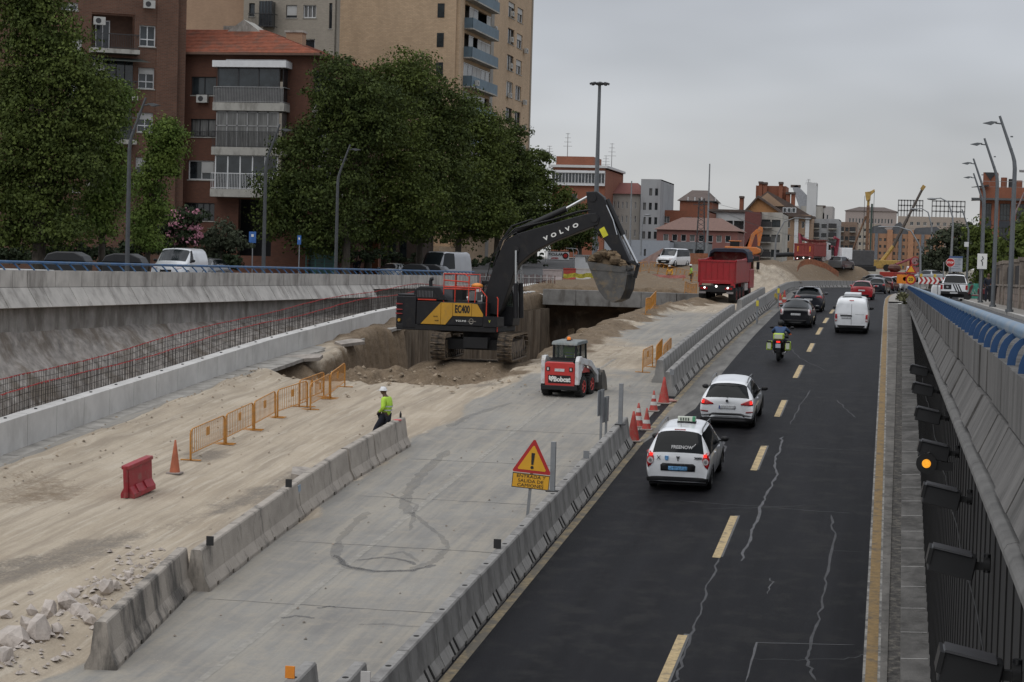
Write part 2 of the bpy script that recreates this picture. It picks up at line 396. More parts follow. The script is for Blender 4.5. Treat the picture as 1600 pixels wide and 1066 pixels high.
# --- ground material: sand / concrete / excavated earth / mud
def ground_mat():
 m = bpy.data.materials.new('site_ground'); m.use_nodes = True
 n = m.node_tree.nodes; l = m.node_tree.links; p = n['Principled BSDF']; p.inputs['Roughness'].default_value = .95
 p.inputs['Specular IOR Level'].default_value = .2
 tc = n.new('ShaderNodeTexCoord'); at_ = n.new('ShaderNodeVertexColor'); at_.layer_name = 'ground_kind'
 sp = n.new('ShaderNodeSeparateColor'); l.new(at_.outputs[0], sp.inputs[0])
 def noise(sc, det=6, ro=.6, st=(1, 1, 1), rz=0):
  q = n.new('ShaderNodeMapping'); q.inputs['Scale'].default_value = st; q.inputs['Rotation'].default_value = (0, 0, rz); l.new(tc.outputs['Object'], q.inputs[0])
  t = n.new('ShaderNodeTexNoise'); t.inputs['Scale'].default_value = sc; t.inputs['Detail'].default_value = det; t.inputs['Roughness'].default_value = ro
  l.new(q.outputs[0], t.inputs['Vector']); return t.outputs[0]
 def mrange(s, a, b, c=0, d=1):
  q = n.new('ShaderNodeMapRange'); q.inputs[1].default_value = a; q.inputs[2].default_value = b; q.inputs[3].default_value = c; q.inputs[4].default_value = d
  l.new(s, q.inputs[0]); return q.outputs[0]
 def mix(f, a, b, mode='MIX'):
  q = n.new('ShaderNodeMixRGB'); q.blend_type = mode
  for k, s in ((0, f), (1, a), (2, b)):
   if isinstance(s, (tuple, list)): q.inputs[k].default_value = (*s, 1) if len(s) == 3 else s
   elif isinstance(s, (int, float)): q.inputs[k].default_value = s
   else: l.new(s, q.inputs[k])
  return q.outputs[0]
 def math_(op, a, b):
  q = n.new('ShaderNodeMath'); q.operation = op
  for k, s in enumerate((a, b)):
   if isinstance(s, (int, float)): q.inputs[k].default_value = s
   else: l.new(s, q.inputs[k])
  return q.outputs[0]
 big = noise(.35, 6, .65); med = noise(2.2, 8, .7); fine = noise(14, 6, .7); strk = noise(1.6, 6, .6, (1.7, .07, 1), R(1.5)); strk2 = noise(4.5, 5, .6, (1.6, .05, 1), R(-1.2))
 ad = math_('ADD', math_('MULTIPLY', med, .6), math_('MULTIPLY', fine, .4))
 def thr(ch, lo=.28, hi=.6):
  return mrange(math_('ADD', ch, math_('MULTIPLY', math_('SUBTRACT', ad, .5), 1.3)), lo, hi)
 sand = mix(mrange(big, .35, .65), (.40, .335, .255), (.52, .45, .355))
 sand = mix(mrange(strk, .42, .62), sand, (.33, .28, .22))
 sand = mix(mrange(strk2, .52, .68, 0, .75), sand, (.56, .50, .41))
 sand = mix(mrange(fine, .3, .75, 0, .5), sand, (.33, .275, .21))
 conc = mix(mrange(big, .35, .65), (.215, .208, .195), (.29, .28, .258))
 conc = mix(mrange(strk, .4, .63, 0, .5), conc, (.37, .335, .275))
 conc = mix(mrange(strk2, .5, .66, 0, .28), conc, (.165, .163, .160))
 conc = mix(mrange(med, .5, .72, 0, .6), conc, (.36, .32, .26))
 conc = mix(mrange(fine, .45, .8, 0, .35), conc, (.17, .165, .16))
 col = mix(thr(sp.outputs[0]), sand, conc)
 mud = mix(mrange(med, .3, .7), (.10, .09, .08), (.24, .21, .175))
 col = mix(thr(sp.outputs[2], .38, .72), col, mud)
 ear = mix(mrange(med, .3, .7), (.085, .060, .039), (.215, .16, .108))
 ear = mix(mrange(fine, .4, .75, 0, .6), ear, (.28, .225, .16))
 col = mix(thr(sp.outputs[1], .33, .6), col, ear)
 # loose gravel flecks
 vo = n.new('ShaderNodeTexVoronoi'); vo.inputs['Scale'].default_value = 11; l.new(tc.outputs['Object'], vo.inputs['Vector'])
 fl = math_('MULTIPLY', mrange(vo.outputs['Distance'], .12, .2, 1, 0), mrange(noise(.9, 4, .7), .5, .62))
 col = mix(math_('MULTIPLY', fl, .55), col, mix(mrange(fine, .4, .6), (.10, .09, .08), (.5, .47, .42)))
 l.new(col, p.inputs['Base Color'])
 b = n.new('ShaderNodeBump'); b.inputs['Strength'].default_value = .75; b.inputs['Distance'].default_value = .09
 hh = math_('ADD', math_('MULTIPLY', med, 1.0), math_('MULTIPLY', fine, .35)); hh = math_('ADD', hh, math_('MULTIPLY', strk, .4))
 hh = math_('MULTIPLY', hh, mrange(sp.outputs[0], .2, .8, 1, .12))
 l.new(hh, b.inputs['Height']); l.new(b.outputs[0], p.inputs['Normal'])
 return m
GM = ground_mat()
def patch(name, y0, y1, dy, nx, xl):
 ys = np.arange(y0, y1 + dy * .5, dy); XR = np.array([XB(q) for q in ys]) + .05
 XL = np.full(len(ys), xl)
 u = np.linspace(0, 1, nx)
 xs = XL[:, None] * (1 - u) + XR[:, None] * u
 return grid_obj(name, xs, np.repeat(ys[:, None], nx, 1), HT, GM, attr=masks)
patch('site_ground', 26, 70, .17, 110, -25.75)
patch('site_ground', 70, 141, .15, 125, -25.75)
patch('site_ground', 141, 268, .5, 60, -29.2)
# asphalt material
ASPH = mat('asphalt', (.005, .005, .0062), .6, var=.0, scale=.9, col2=(.014, .014, .0165), bump=.5, bscale=70, grime=(.020, .0195, .0195), gscale=1.3, stretch=(1.6, .045, 1), spec=.08)
ASPH2 = mat('street_asphalt', (.075, .075, .077), .9, scale=.8, var=.12, bump=.2, bscale=50)
def strip(name, xl, xr, ys, zf, m, nx=2, dz=0.0, kind='structure'):
 ys = np.array(ys, float); u = np.linspace(0, 1, nx)
 L = np.array([xl(q) if callable(xl) else xl for q in ys]); Rr = np.array([xr(q) if callable(xr) else xr for q in ys])
 xs = L[:, None] * (1 - u) + Rr[:, None] * u
 Y = np.repeat(ys[:, None], nx, 1)
 return grid_obj(name, xs, Y, lambda a, b: np.vectorize(zf)(b) + dz, m, kind=kind)
YN = list(np.arange(14, 150, 2.0)) + [150]
strip('road', lambda y: XB(y) - .02, .06, YN, zr, ASPH, 6)
# beyond the parapet the ramp and the right-hand street join and bend away
ys = np.arange(150, 269, 3.5)
u = np.linspace(0, 1, 24)
XL = np.array([XB(q) - .02 for q in ys]); xs = XL[:, None] * (1 - u) + 6.0 * u
wgt = lambda x, y: sstep(-.2, 2.6, x) * (1 - sstep(205, 250, y))
zjoin = lambda x, y: np.interp(y, _yy, _zz) * (1 - wgt(x, y)) + np.vectorize(zs)(y) * wgt(x, y)
grid_obj('road', xs, np.repeat(ys[:, None], 24, 1), zjoin, ASPH)
# right street, its kerb and pavement; left street; far ground
strip('street', 1.0, 4.4, list(np.arange(6, 151, 4)) + [150], zs, ASPH2)
strip('kerb', 4.4, 4.6, list(np.arange(6, 151, 4)) + [152], zs, mat('kerbstone', (.36, .35, .33), .9, bump=.2), dz=.13)
kf = MB()
for a, b in zip(range(6, 150, 8), range(14, 158, 8)):
 kf.add([(4.4, a, zs(a) - .02), (4.4, b, zs(b) - .02), (4.4, b, zs(b) + .13), (4.4, a, zs(a) + .13)], [(0, 1, 2, 3)], _mats['kerbstone'])
kf.obj('kerb_face', kind='structure')
PAVE = mat('paving', (.23, .215, .195), .9, scale=1.2, var=.15, bump=.3)
strip('pavement', 4.6, 16.0, list(np.arange(6, 151, 4)) + [152], zs, PAVE, dz=.126)
strip('street', -44, -29.35, list(np.arange(20, 400, 6)), zl, ASPH2)
strip('pavement', -62, -44, list(np.arange(20, 400, 6)), zl, PAVE, dz=.12)
FG = mat('far_ground', (.20, .18, .14), .95, scale=.05, var=.2)
g = MB(); g.add([(-1400, 266, -1.7), (1600, 266, -1.7), (1600, 4000, -1.7), (-1400, 4000, -1.7)], [(0, 1, 2, 3)], FG); g.obj('ground', kind='structure')
g = MB(); g.add([(6, 150, -.75), (400, 150, -.75), (400, 267, -1.1), (-6, 267, -1.15), (6, 200, -1.0)], [(0, 1, 2, 3, 4)], FG); g.obj('ground', kind='structure')
g = MB(); g.add([(16, 0, .45), (300, 0, .45), (300, 152, -.3), (16, 152, -.3)], [(0, 1, 2, 3)], FG); g.obj('ground', kind='structure')
g = MB(); g.add([(-400, 10, .3), (-62, 10, .3), (-62, 150, -.4), (-62, 270, 1.2), (-400, 270, 1.2)], [(0, 1, 2, 3, 4)], FG); g.obj('ground', kind='structure')
g = MB(); g.add([(-29.4, 266, 1.4), (-12, 266, 1.4), (-9, 268, -.9), (12, 276, -.9), (12, 420, 1.2), (-120, 420, 1.6), (-62, 266, 1.4)], [(0, 1, 2, 3, 4, 5, 6)], FG); g.obj('ground', kind='structure')
# right gutter and raised concrete walkway at the foot of the wall
ROUGHC = mat('rough_concrete', (.125, .120, .113), .95, scale=2.0, var=.25, bump=.6, bscale=25, stretch=(1, .5, 1), grime=(.055, .052, .048), gscale=1.1)
GUT = mat('gutter_dirt', (.060, .056, .052), .95, scale=5, var=.4, bump=.8, bscale=30, grime=(.17, .155, .13), gscale=6)
strip('gutter', .06, .30, YN, zr, GUT, dz=-.02)
mb = MB()
for a in np.arange(20, 152, 2.0):
 b = a + 1.985; za, zb_ = zr(a), zr(b)
 mb.add([(.30, a, za - .1), (.30, b, zb_ - .1), (.30, b, zb_ + .09), (.30, a, za + .09), (.92, a, za + .12), (.92, b, zb_ + .12)],
     [(0, 1, 2, 3), (3, 2, 5, 4)], ROUGHC)
mb.obj('walkway', kind='structure')
# painted lines
YEL = mat('yellow_paint', (.25, .165, .068), .8, scale=8, var=.15, grime=(.09, .08, .07), gscale=3.2, glo=.5, ghi=.66)
YEL2 = mat('worn_yellow_paint', (.24, .19, .115), .85, scale=8, var=.2, grime=(.10, .095, .085), gscale=2.2, glo=.42, ghi=.56)
OLDW = mat('old_white_paint', (.30, .29, .27), .85, scale=6, var=.2, grime=(.08, .078, .075), gscale=2.5, glo=.45, ghi=.58)
RE = lambda y: float(np.interp(y, [20, 36, 63, 100, 140, 165, 185, 200, 212], [-.18, -.23, -.37, -.56, -.78, -.85, -.72, -.35, .35]))
YF = YN + list(np.arange(154, 213, 4.0))
zj = lambda y: float(zjoin(np.array([RE(y)]), np.array([y]))[0]) if y > 150 else zr(y)
strip('white_edge_line', lambda y: RE(y) - .15, lambda y: RE(y) + .17, YF, zj, OLDW, dz=.004)
strip('yellow_edge_line', lambda y: RE(y) - .10, lambda y: RE(y) + .12, YF, zj, YEL, dz=.008)
strip('gutter_concrete', lambda y: RE(y) + .17, .06, YN, zr, mat('pale_gutter', (.15, .142, .13), .95, scale=2, var=.25, bump=.4, stretch=(1, .3, 1), grime=(.07, .065, .06), gscale=2), dz=.002)
strip('gutter_concrete', lambda y: RE(y) + .17, lambda y: RE(y) + 1.5, list(np.arange(151, 213, 3.0)), lambda y: zj(y) + .09, mat('pale_apron', (.27, .255, .23), .95, scale=1, var=.2, bump=.3), dz=.0)
strip('yellow_edge_line', -7.86, -7.66, list(np.arange(20, 128, 2.0)), zr, YEL2, dz=.004)
strip('concrete_apron', lambda y: XB(y) + .35, lambda y: XB(y) + .35 + np.interp(y, [60, 70, 120, 200], [.0, 1.0, .75, .55]), list(np.arange(62, 214, 2.0)), zr, mat('dusty_asphalt', (.14, .135, .125), .9, scale=2, var=.25, stretch=(1, .2, 1)), dz=.003)
strip('white_edge_line', lambda y: XB(y) + .95, lambda y: XB(y) + 1.1, list(np.arange(200, 257, 2.0)), zr, OLDW, dz=.02)
DSH = mat('dash_paint', (.46, .35, .19), .8, scale=8, var=.15, grime=(.12, .11, .09), gscale=4, glo=.5, ghi=.66); SEALW = mat('old_dash', (.11, .11, .11), .85)
# centre dashes: worn yellow-white, 11.2 m apart
k = 0; y = 36.2
dashY = [(30.5, 35.0), (37.0, 41.0)]
for py0, py1, px0, px1 in [(1066, 994, 1034, 1070), (872, 808, 1117, 1148), (736, 698, 1176, 1195), (652, 626, 1215, 1228), (591, 571, 1243, 1253), (550, 537, 1261, 1267), (523, 512, 1273, 1279), (505, 497, 1286, 1290), (490, 484, 1294, 1298), (479, 474, 1302, 1306)]:
 a = on(px0, py0).y; b = on(px1, py1).y
 yy = np.linspace(a, b, 5)
 xc = lambda q: -3.93 + (-.0026 * (q - 90) if q > 90 else 0)
 if k == 0: yy = np.linspace(a - 1.5, b, 5)
 strip('lane_dash', lambda q: xc(q) - .09, lambda q: xc(q) + .10, yy, zr, DSH, dz=.007)
 strip('old_lane_dash', lambda q: xc(q) + .02, lambda q: xc(q) + .15, yy + .12, zr, SEALW, dz=.004); k += 1
# sealed cracks and patches on the asphalt
SEAL = mat('crack_sealer', (.085, .085, .09), .7, scale=4, var=.25)
SEAL2 = mat('dark_crack_sealer', (.050, .050, .054), .7, scale=4, var=.25)
def ribbon(name, pts, wd, m, fn=None, dz=.005, jit=.05, wj=.4, sub=6, kind='structure', seed=1):
 rg = random.Random(seed); P = []
 pts = [Vector((p[0], p[1])) for p in pts]
 for a, b in zip(pts, pts[1:]):
  for k in range(sub): P.append(a.lerp(b, k / sub) + Vector((rg.uniform(-jit, jit), rg.uniform(-jit, jit))))
 P.append(pts[-1]); vs = []; fs = []
 for i, p in enumerate(P):
  d = (P[min(i + 1, len(P) - 1)] - P[max(i - 1, 0)]).normalized(); nn = Vector((-d.y, d.x)) * wd * (.36 if m.name.endswith('sealer') else .5) * rg.uniform(1 - wj, 1 + wj)
  if i in (0, len(P) - 1): nn *= .3
  for q in (p + nn, p - nn): vs.append((q.x, q.y, (fn(q.x, q.y) if fn else zr(q.y)) + dz))
 for i in range(len(P) - 1): fs.append((2 * i, 2 * i + 1, 2 * i + 3, 2 * i + 2))
 b = MB(); b.add(vs, fs, m); return b.obj(name, kind=kind)
def pxs(l): return [tuple(on(*q)[:2]) for q in l]
ribbon('crack_seal', pxs([(1222, 683), (1219, 700), (1211, 722), (1213, 742), (1200, 768), (1190, 788), (1178, 822), (1170, 845), (1158, 878)]), .09, SEAL, seed=2)
ribbon('crack_seal', pxs([(1300, 806), (1303, 840), (1290, 905), (1283, 950), (1266, 1008), (1258, 1030), (1275, 1066)]), .07, SEAL2, seed=3)
ribbon('crack_seal', pxs([(1126, 872), (1106, 915), (1092, 960), (1075, 1000), (1062, 1050), (1050, 1075)]), .06, SEAL2, seed=4)
ribbon('crack_seal', pxs([(1128, 690), (1133, 702), (1127, 722), (1124, 738)]), .10, SEAL2, seed=5)
ribbon('crack_seal', pxs([(1060, 783), (1130, 789), (1200, 793), (1270, 800), (1330, 803)]), .05, SEAL2, seed=6)
ribbon('crack_seal', pxs([(1100, 796), (1190, 794), (1260, 790)]), .04, SEAL2, seed=7)
ribbon('crack_seal', pxs([(1205, 905), (1207, 915), (1199, 930)]), .04, SEAL, seed=8)
ribbon('crack_seal', pxs([(1308, 625), (1322, 640), (1337, 653)]), .05, SEAL2, seed=9)
ribbon('crack_seal', pxs([(1266, 610), (1246, 640), (1235, 664)]), .05, SEAL2, seed=10)
ribbon('crack_seal', pxs([(1165, 1066), (1183, 1006), (1335, 1010)]), .06, SEAL, jit=.01, seed=11)
ribbon('crack_seal', pxs([(1176, 1030), (1250, 1034), (1330, 1030), (1362, 1022)]), .035, SEAL2, seed=12)
ribbon('crack_seal', pxs([(1236, 545), (1250, 560), (1290, 580)]), .04, SEAL2, seed=13)
for i, (a, b) in enumerate([((1010, 730), (1150, 737)), ((1290, 860), (1350, 864)), ((1240, 612), (1370, 615)), ((1240, 700), (1370, 706))]):
 ribbon('pavement_joint', pxs([a, b]), .03, SEAL2, jit=.01, seed=30 + i)
# tyre scuffs on the concrete roadway
SCUF = mat('tyre_scuff', (.115, .115, .12), .9, scale=3, var=.3, alpha=.42)
SCF2 = mat('faint_tyre_scuff', (.14, .14, .142), .9, scale=3, var=.3, alpha=.2)
cx_, cy_ = on(612, 868)[:2]
def zz_(x, y): return H(x, y)
for k, (pl, wd, mm) in enumerate([
 ([(700, 858), (680, 878), (640, 892), (590, 895), (545, 888), (524, 872), (530, 845), (548, 825), (575, 800)], .22, SCF2),
 ([(682, 884), (640, 893), (585, 895), (540, 885), (523, 868)], .13, SCUF),
 ([(556, 877), (600, 872), (640, 878), (650, 884)], .10, SCUF), ([(600, 868), (630, 862), (655, 880)], .12, SCF2),
 ([(700, 858), (690, 840), (660, 815), (640, 800)], .14, SCF2), ([(640, 805), (632, 790), (640, 765), (665, 735), (700, 705)], .3, SCF2),
 ([(438, 968), (465, 964), (492, 968)], .10, SCUF), ([(497, 952), (512, 949), (525, 950)], .08, SCUF), ([(560, 978), (600, 976), (680, 984)], .12, SCF2),
 ([(600, 770), (650, 790), (640, 830)], .1, SCF2), ([(700, 668), (735, 650), (800, 630)], .25, SCF2)]):
 ribbon('tyre_scuff', pxs(pl), wd, mm, fn=zz_, dz=.008, jit=.03, seed=50 + k, sub=8)
OLD = mat('faded_lane_line', (.40, .38, .34), .9, scale=5, var=.15, alpha=.6)
ribbon('faded_lane_line', [(-12.0, 28), (-12.0, 40), (-12.0, 52), (-12.0, 62), (-11.95, 74), (-11.9, 86)], .14, OLD, fn=zz_, dz=.006, jit=.01, wj=.15, sub=12, seed=80)
JT = mat('slab_joint', (.11, .105, .10), .9, alpha=.6)
for i, yj in enumerate([39.5, 45.4, 51.3, 57.2, 63.2, 96]):
 ribbon('slab_joint', [(-14.0, yj), (-11, yj), (-8.6, yj)], .035, JT, fn=zz_, dz=.006, jit=.02, sub=10, seed=90 + i)
# ================================================================ WALLS, PARAPETS, BARRIERS
CONC = mat('weathered_concrete', (.45, .43, .40), .92, scale=1.1, var=.12, bump=.25, bscale=30, grime=(.20, .185, .17), gscale=1.1, streak=.35, glo=.48, ghi=.66)
CONCL = mat('pale_concrete', (.56, .55, .53), .9, scale=.8, var=.08, bump=.12, bscale=30, grime=(.42, .41, .39), gscale=.9, streak=.5, glo=.5, ghi=.7)
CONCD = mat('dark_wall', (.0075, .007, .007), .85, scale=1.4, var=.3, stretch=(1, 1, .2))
STN = mat('stained_concrete', (.175, .165, .15), .93, scale=1.4, var=.2, bump=.5, bscale=14, grime=(.065, .06, .055), gscale=1.3, streak=.3, glo=.46, ghi=.62)
SHOT = mat('rough_shotcrete', (.30, .275, .25), .96, scale=2.2, var=.28, bump=1.0, bscale=9, grime=(.15, .12, .09), gscale=.8, glo=.48, ghi=.62)
BLUE = mat('blue_rail_paint', (.018, .095, .235), .45, scale=3, var=.15, grime=(.09, .13, .17), gscale=2.2)
BLUEL = mat('pale_blue_rail_paint', (.10, .18, .27), .4, scale=3, var=.12, grime=(.2, .23, .26), gscale=2.0)
STR_ = mat('shaded_streaked_concrete', (.115, .11, .105), .93, scale=1.2, var=.16, bump=.4, bscale=14, grime=(.045, .043, .04), gscale=2.3, streak=.25, stretch=(1, 1.6, .3), glo=.46, ghi=.64)  # real streaks; the base colour also carries the right parapet's shadow
PT = lambda y: 2 - (.50 + .0074 * min(y, 150))
def blueprint_parapet(side, y0, y1, name, label, raillabel):
 """side -1: left (road side faces +X); 1: right (road side faces -X)"""
 X0 = -29.0 if side < 0 else .68
 s = -side                                           # towards the road
 par = thing(name, label, 'parapet', (X0, y0, PT(y0)), 0)
 st = 1.15; n = int((y1 - y0) / st)
 pan = MB(); rg = random.Random(5)
 bands = (([(0, 0), (0.0, -.57), (-.34, -.57), (-.34, 0)], 'upper_panel'), ([(.02, -.585), (.42, -1.24), (.30, -1.27), (-.2, -.585)], 'lower_panel'))
 if side > 0: bands = (([(0, 0), (0.0, -.33), (-.34, -.33), (-.34, 0)], 'upper_panel'), ([(.015, -.345), (.13, -.60), (.05, -.62), (-.2, -.345)], 'lower_panel'))
 mA = [CONC, STN]
 for k in range(n):
  ya = k * st + .012; yb = (k + 1) * st - .012
  if side < 0 and (y0 + ya) > 132: pass
  for poly, nm in bands:
   if nm == 'lower_panel' and side < 0 and (y0 + ya) > 107:
    poly = [(.02, -.585), (.16, -.80), (.04, -.82), (-.2, -.585)]
   dz0 = PT(y0 + ya) - PT(y0); dz1 = PT(y0 + yb) - PT(y0)
   j = rg.uniform(-.012, .012)
   b = MB(); N = len(poly)
   vs = [(s * (p[0] + j), ya, p[1] + dz0) for p in poly] + [(s * (p[0] + j), yb, p[1] + dz1) for p in poly]
   b.add(vs, [(q, (q + 1) % N, N + (q + 1) % N, N + q) for q in range(N)] + [tuple(range(N - 1, -1, -1)), tuple(range(N, 2 * N))], CONC if side < 0 else STR_)
   b.obj(nm, par)
 # coping gap filler behind the joints
 f = MB(); ye = n * st; bk = 1.25 if side < 0 else .6
 for k in range(0, n, 4):
  a = k * st; b_ = min((k + 4) * st, ye)
  f.add([(-s * .06, a, PT(y0 + a) - PT(y0) - .03), (-s * .06, b_, PT(y0 + b_) - PT(y0) - .03), (-s * .06, b_, PT(y0 + b_) - PT(y0) - bk), (-s * .06, a, PT(y0 + a) - PT(y0) - bk)], [(0, 1, 2, 3)], STN)
 f.obj('joint_backing', par)
 # rail
 rl = thing('blue_rail', raillabel, 'railing', (X0, y0, PT(y0)), 0)
 lo, up_ = (.24, .27) if side < 0 else (.14, .19)
 pts = [(-s * lo, t, up_ + PT(y0 + t) - PT(y0)) for t in np.linspace(0, ye, 20)]
 r_ = MB(); r_.tube(pts, .052, 10, BLUEL if side > 0 else BLUE); r_.obj('rail_tube', rl)
 proto = None
 fin = MB(); arc = [(-.0 - .14 * (1 - math.cos(t)), .0 + .185 * math.sin(t)) for t in np.linspace(0, PI / 2, 7)]
 inner = [(-.05 - .09 * (1 - math.cos(t)), .0 + .15 * math.sin(t)) for t in np.linspace(PI / 2, 0, 6)]
 if side < 0: arc = [(.02 - .26 * (math.sin(t)), .0 + .25 * math.sin(t) ** .8) for t in np.linspace(0, PI / 2, 7)]; inner = [(p[0] - .07, p[1] - .0) for p in arc[::-1]]
 pl = [(s * p[0], p[1]) for p in arc + inner]
 fin.prism(pl, -.012, .012, 'Y', BLUE if side < 0 else mat('dark_blue_paint', (.010, .050, .14), .5, var=.2, scale=4))
 for k in range(n):
  t = (k + .5) * st
  if proto is None: proto = fin.obj('rail_bracket', rl); o = proto
  else: o = proto.copy(); C.objects.link(o); o.parent = rl
  o.location = (0, t, PT(y0 + t) - PT(y0))
 return par, rl
parL, railL = blueprint_parapet(-1, 46, 137, 'concrete_parapet', 'stained concrete parapet of sloping panels along the left-hand street', 'blue tubular railing with curved brackets on the left concrete parapet')
parR, railR = blueprint_parapet(1, 5.2, 151, 'concrete_parapet', 'dark streaked concrete parapet of ribbed panels on the right of the traffic lanes', 'thick blue railing with fin brackets on the right concrete parapet')
# right retaining wall with coping
rw = thing('retaining_wall', 'dark retaining wall below the right parapet, carrying the lamps', 'wall', (.84, 4, 0))
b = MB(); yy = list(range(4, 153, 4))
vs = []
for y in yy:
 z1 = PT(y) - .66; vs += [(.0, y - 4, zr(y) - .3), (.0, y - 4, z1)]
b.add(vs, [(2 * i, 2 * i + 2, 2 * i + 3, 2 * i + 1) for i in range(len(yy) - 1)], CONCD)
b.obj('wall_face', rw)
b = MB(); poly = [(-.34, -.67), (-.325, -.645), (-.29, -.635), (-.05, -.64), (-.05, -.72), (-.27, -.735), (-.32, -.72), (-.34, -.70)]
for y0_, y1_ in zip(range(5, 78, 4), range(9, 82, 4)):
 N = len(poly); z0 = PT(y0_); z1 = PT(y1_ - .03)
 q = MB(); q.add([(p[0], y0_ - 4, p[1] + z0) for p in poly] + [(p[0], y1_ - 4 - .015, p[1] + z1) for p in poly], [(k, (k + 1) % N, N + (k + 1) % N, N + k) for k in range(N)] + [tuple(range(N - 1, -1, -1)), tuple(range(N, 2 * N))], mat('lip_concrete', (.12, .117, .112), .9, scale=3, var=.2))
 q.obj('coping', rw)
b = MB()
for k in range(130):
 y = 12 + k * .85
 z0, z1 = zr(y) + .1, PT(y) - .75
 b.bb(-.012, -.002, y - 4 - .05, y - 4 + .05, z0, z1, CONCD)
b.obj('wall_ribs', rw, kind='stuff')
CAB = mat('black_cable', (.012, .012, .012), .6)
b = MB(); b.tube([(-.05, y - 4, -1.0 - .0045 * y + .06 * math.sin(y * 1.1)) for y in np.arange(6, 60, 1.5)], .008, 5, mat('grey_cable', (.015, .015, .015), .7)); b.obj('cable', rw)
# flood lamps on the wall
LB = mat('lamp_housing', (.006, .006, .007), .45, var=.2); LG = mat('lamp_lid', (.055, .055, .06), .5)
def wall_lamp(y, z, lab, x=.47):
 t = thing('wall_lamp', lab, 'lamp', (.81, y, z), 0, 'lamps along the right retaining wall')
 b = MB(); b.box((-.30, 0, -.03), (.37, .30, .19), LB, ry=R(11), taper=(1, .8)); b.obj('housing', t, bevel=.012)
 b = MB(); b.box((-.30, -.02, .073), (.31, .27, .016), LG, ry=R(11)); b.obj('lid', t)
 b = MB(); b.box((-.48, 0, .03), (.03, .31, .13), LB, ry=R(11)); b.obj('front_frame', t)
 b = MB(); b.box((-.06, 0, -.05), (.14, .06, .06), LB); b.cyl((-.02, 0, -.10), (-.02, 0, .05), .03, m=LB); b.cyl((-.0, 0, -.03), (-.05, 0, -.03), .06, m=LB); b.obj('bracket', t)
 return t
lamps = [(12.3, -.40, 'largest black wall lamp at the bottom right corner'), (16.5, -.36, 'black wall lamp second from the bottom right corner'), (20.6, -.29, 'black wall lamp next below the one with the amber light'),
   (25.0, -.23, 'black wall lamp right above the amber warning light'), (30.2, -.18, 'black wall lamp just beyond the one with the amber light'), (36.6, -.18, 'second farthest black wall lamp on the right wall'), (43.2, -.18, 'farthest and smallest black wall lamp on the right wall')]
for y, z, lab in lamps: wall_lamp(y, z, lab)
t = thing('amber_warning_light', 'round amber warning light glowing under a wall lamp', 'warning light', (.76, 24.8, -.40))
b = MB(); b.cyl((-.34, -.03, 0), (-.34, .10, 0), .125, n=20, m=LB); b.box((-.2, .06, -.03), (.36, .07, .10), LB); b.cyl((-.42, .04, .05), (-.30, .04, .13), .02, m=LB); b.obj('lamp_case', t)
b = MB(); b.cyl((-.34, -.05, 0), (-.34, -.03, 0), .050, .054, n=20, m=mat('amber_glow', (.8, .35, .03), .4, emit=(1.0, .36, .02, .75), scale=40, var=.4)); b.obj('lens', t)
# left retaining wall under the parapet, with the rough sprayed bank
lw = thing('retaining_wall', 'grey retaining wall face with rough sprayed concrete below the left parapet', 'wall', (-29.1, 46, 0))
mbw = MB(); yy = np.arange(46, 141.5, 1.5)
b = MB(); vs = []
for y in yy: vs += [(.06, y - 46, PT(y) - 1.15), (.10, y - 46, PT(y) - 2.10 - .1)]
b.add(vs, [(2 * i, 2 * i + 1, 2 * i + 3, 2 * i + 2) for i in range(len(yy) - 1)], mat('grey_wall', (.27, .255, .235), .93, scale=1.4, var=.2, bump=.5, bscale=14, grime=(.12, .105, .09), gscale=1.3, streak=.3, glo=.46, ghi=.62)); b.obj('wall_face', lw)
ys_ = np.arange(46, 141, .35); us = np.linspace(0, 1, 16)
Yg = np.repeat(ys_[:, None], 16, 1); Ug = np.repeat(us[None, :], len(ys_), 0)
ztop = np.array([PT(q) - 2.08 for q in ys_])[:, None]; zbot = np.array([zr(q) + .25 for q in ys_])[:, None]
Xg = -28.98 + 1.75 * Ug ** 1.4 + .5 * fbm(Yg * .7, Ug * 4, 4) * np.minimum(1, Ug * 6) + .12 * sstep(.0, .15, Ug)
def zbank(x, y): return ztop * (1 - Ug) + zbot * Ug + .12 * fbm(Yg * 1.4, Ug * 5 + 9, 3)
o = grid_obj('sprayed_bank', Xg, Yg, zbank, SHOT); del o['kind']; o.parent = lw; o.location = (29.1, -46, 0)
strip('trench_floor', -27.5, -25.9, list(np.arange(44, 141, 3)), zr, SHOT, dz=.27)
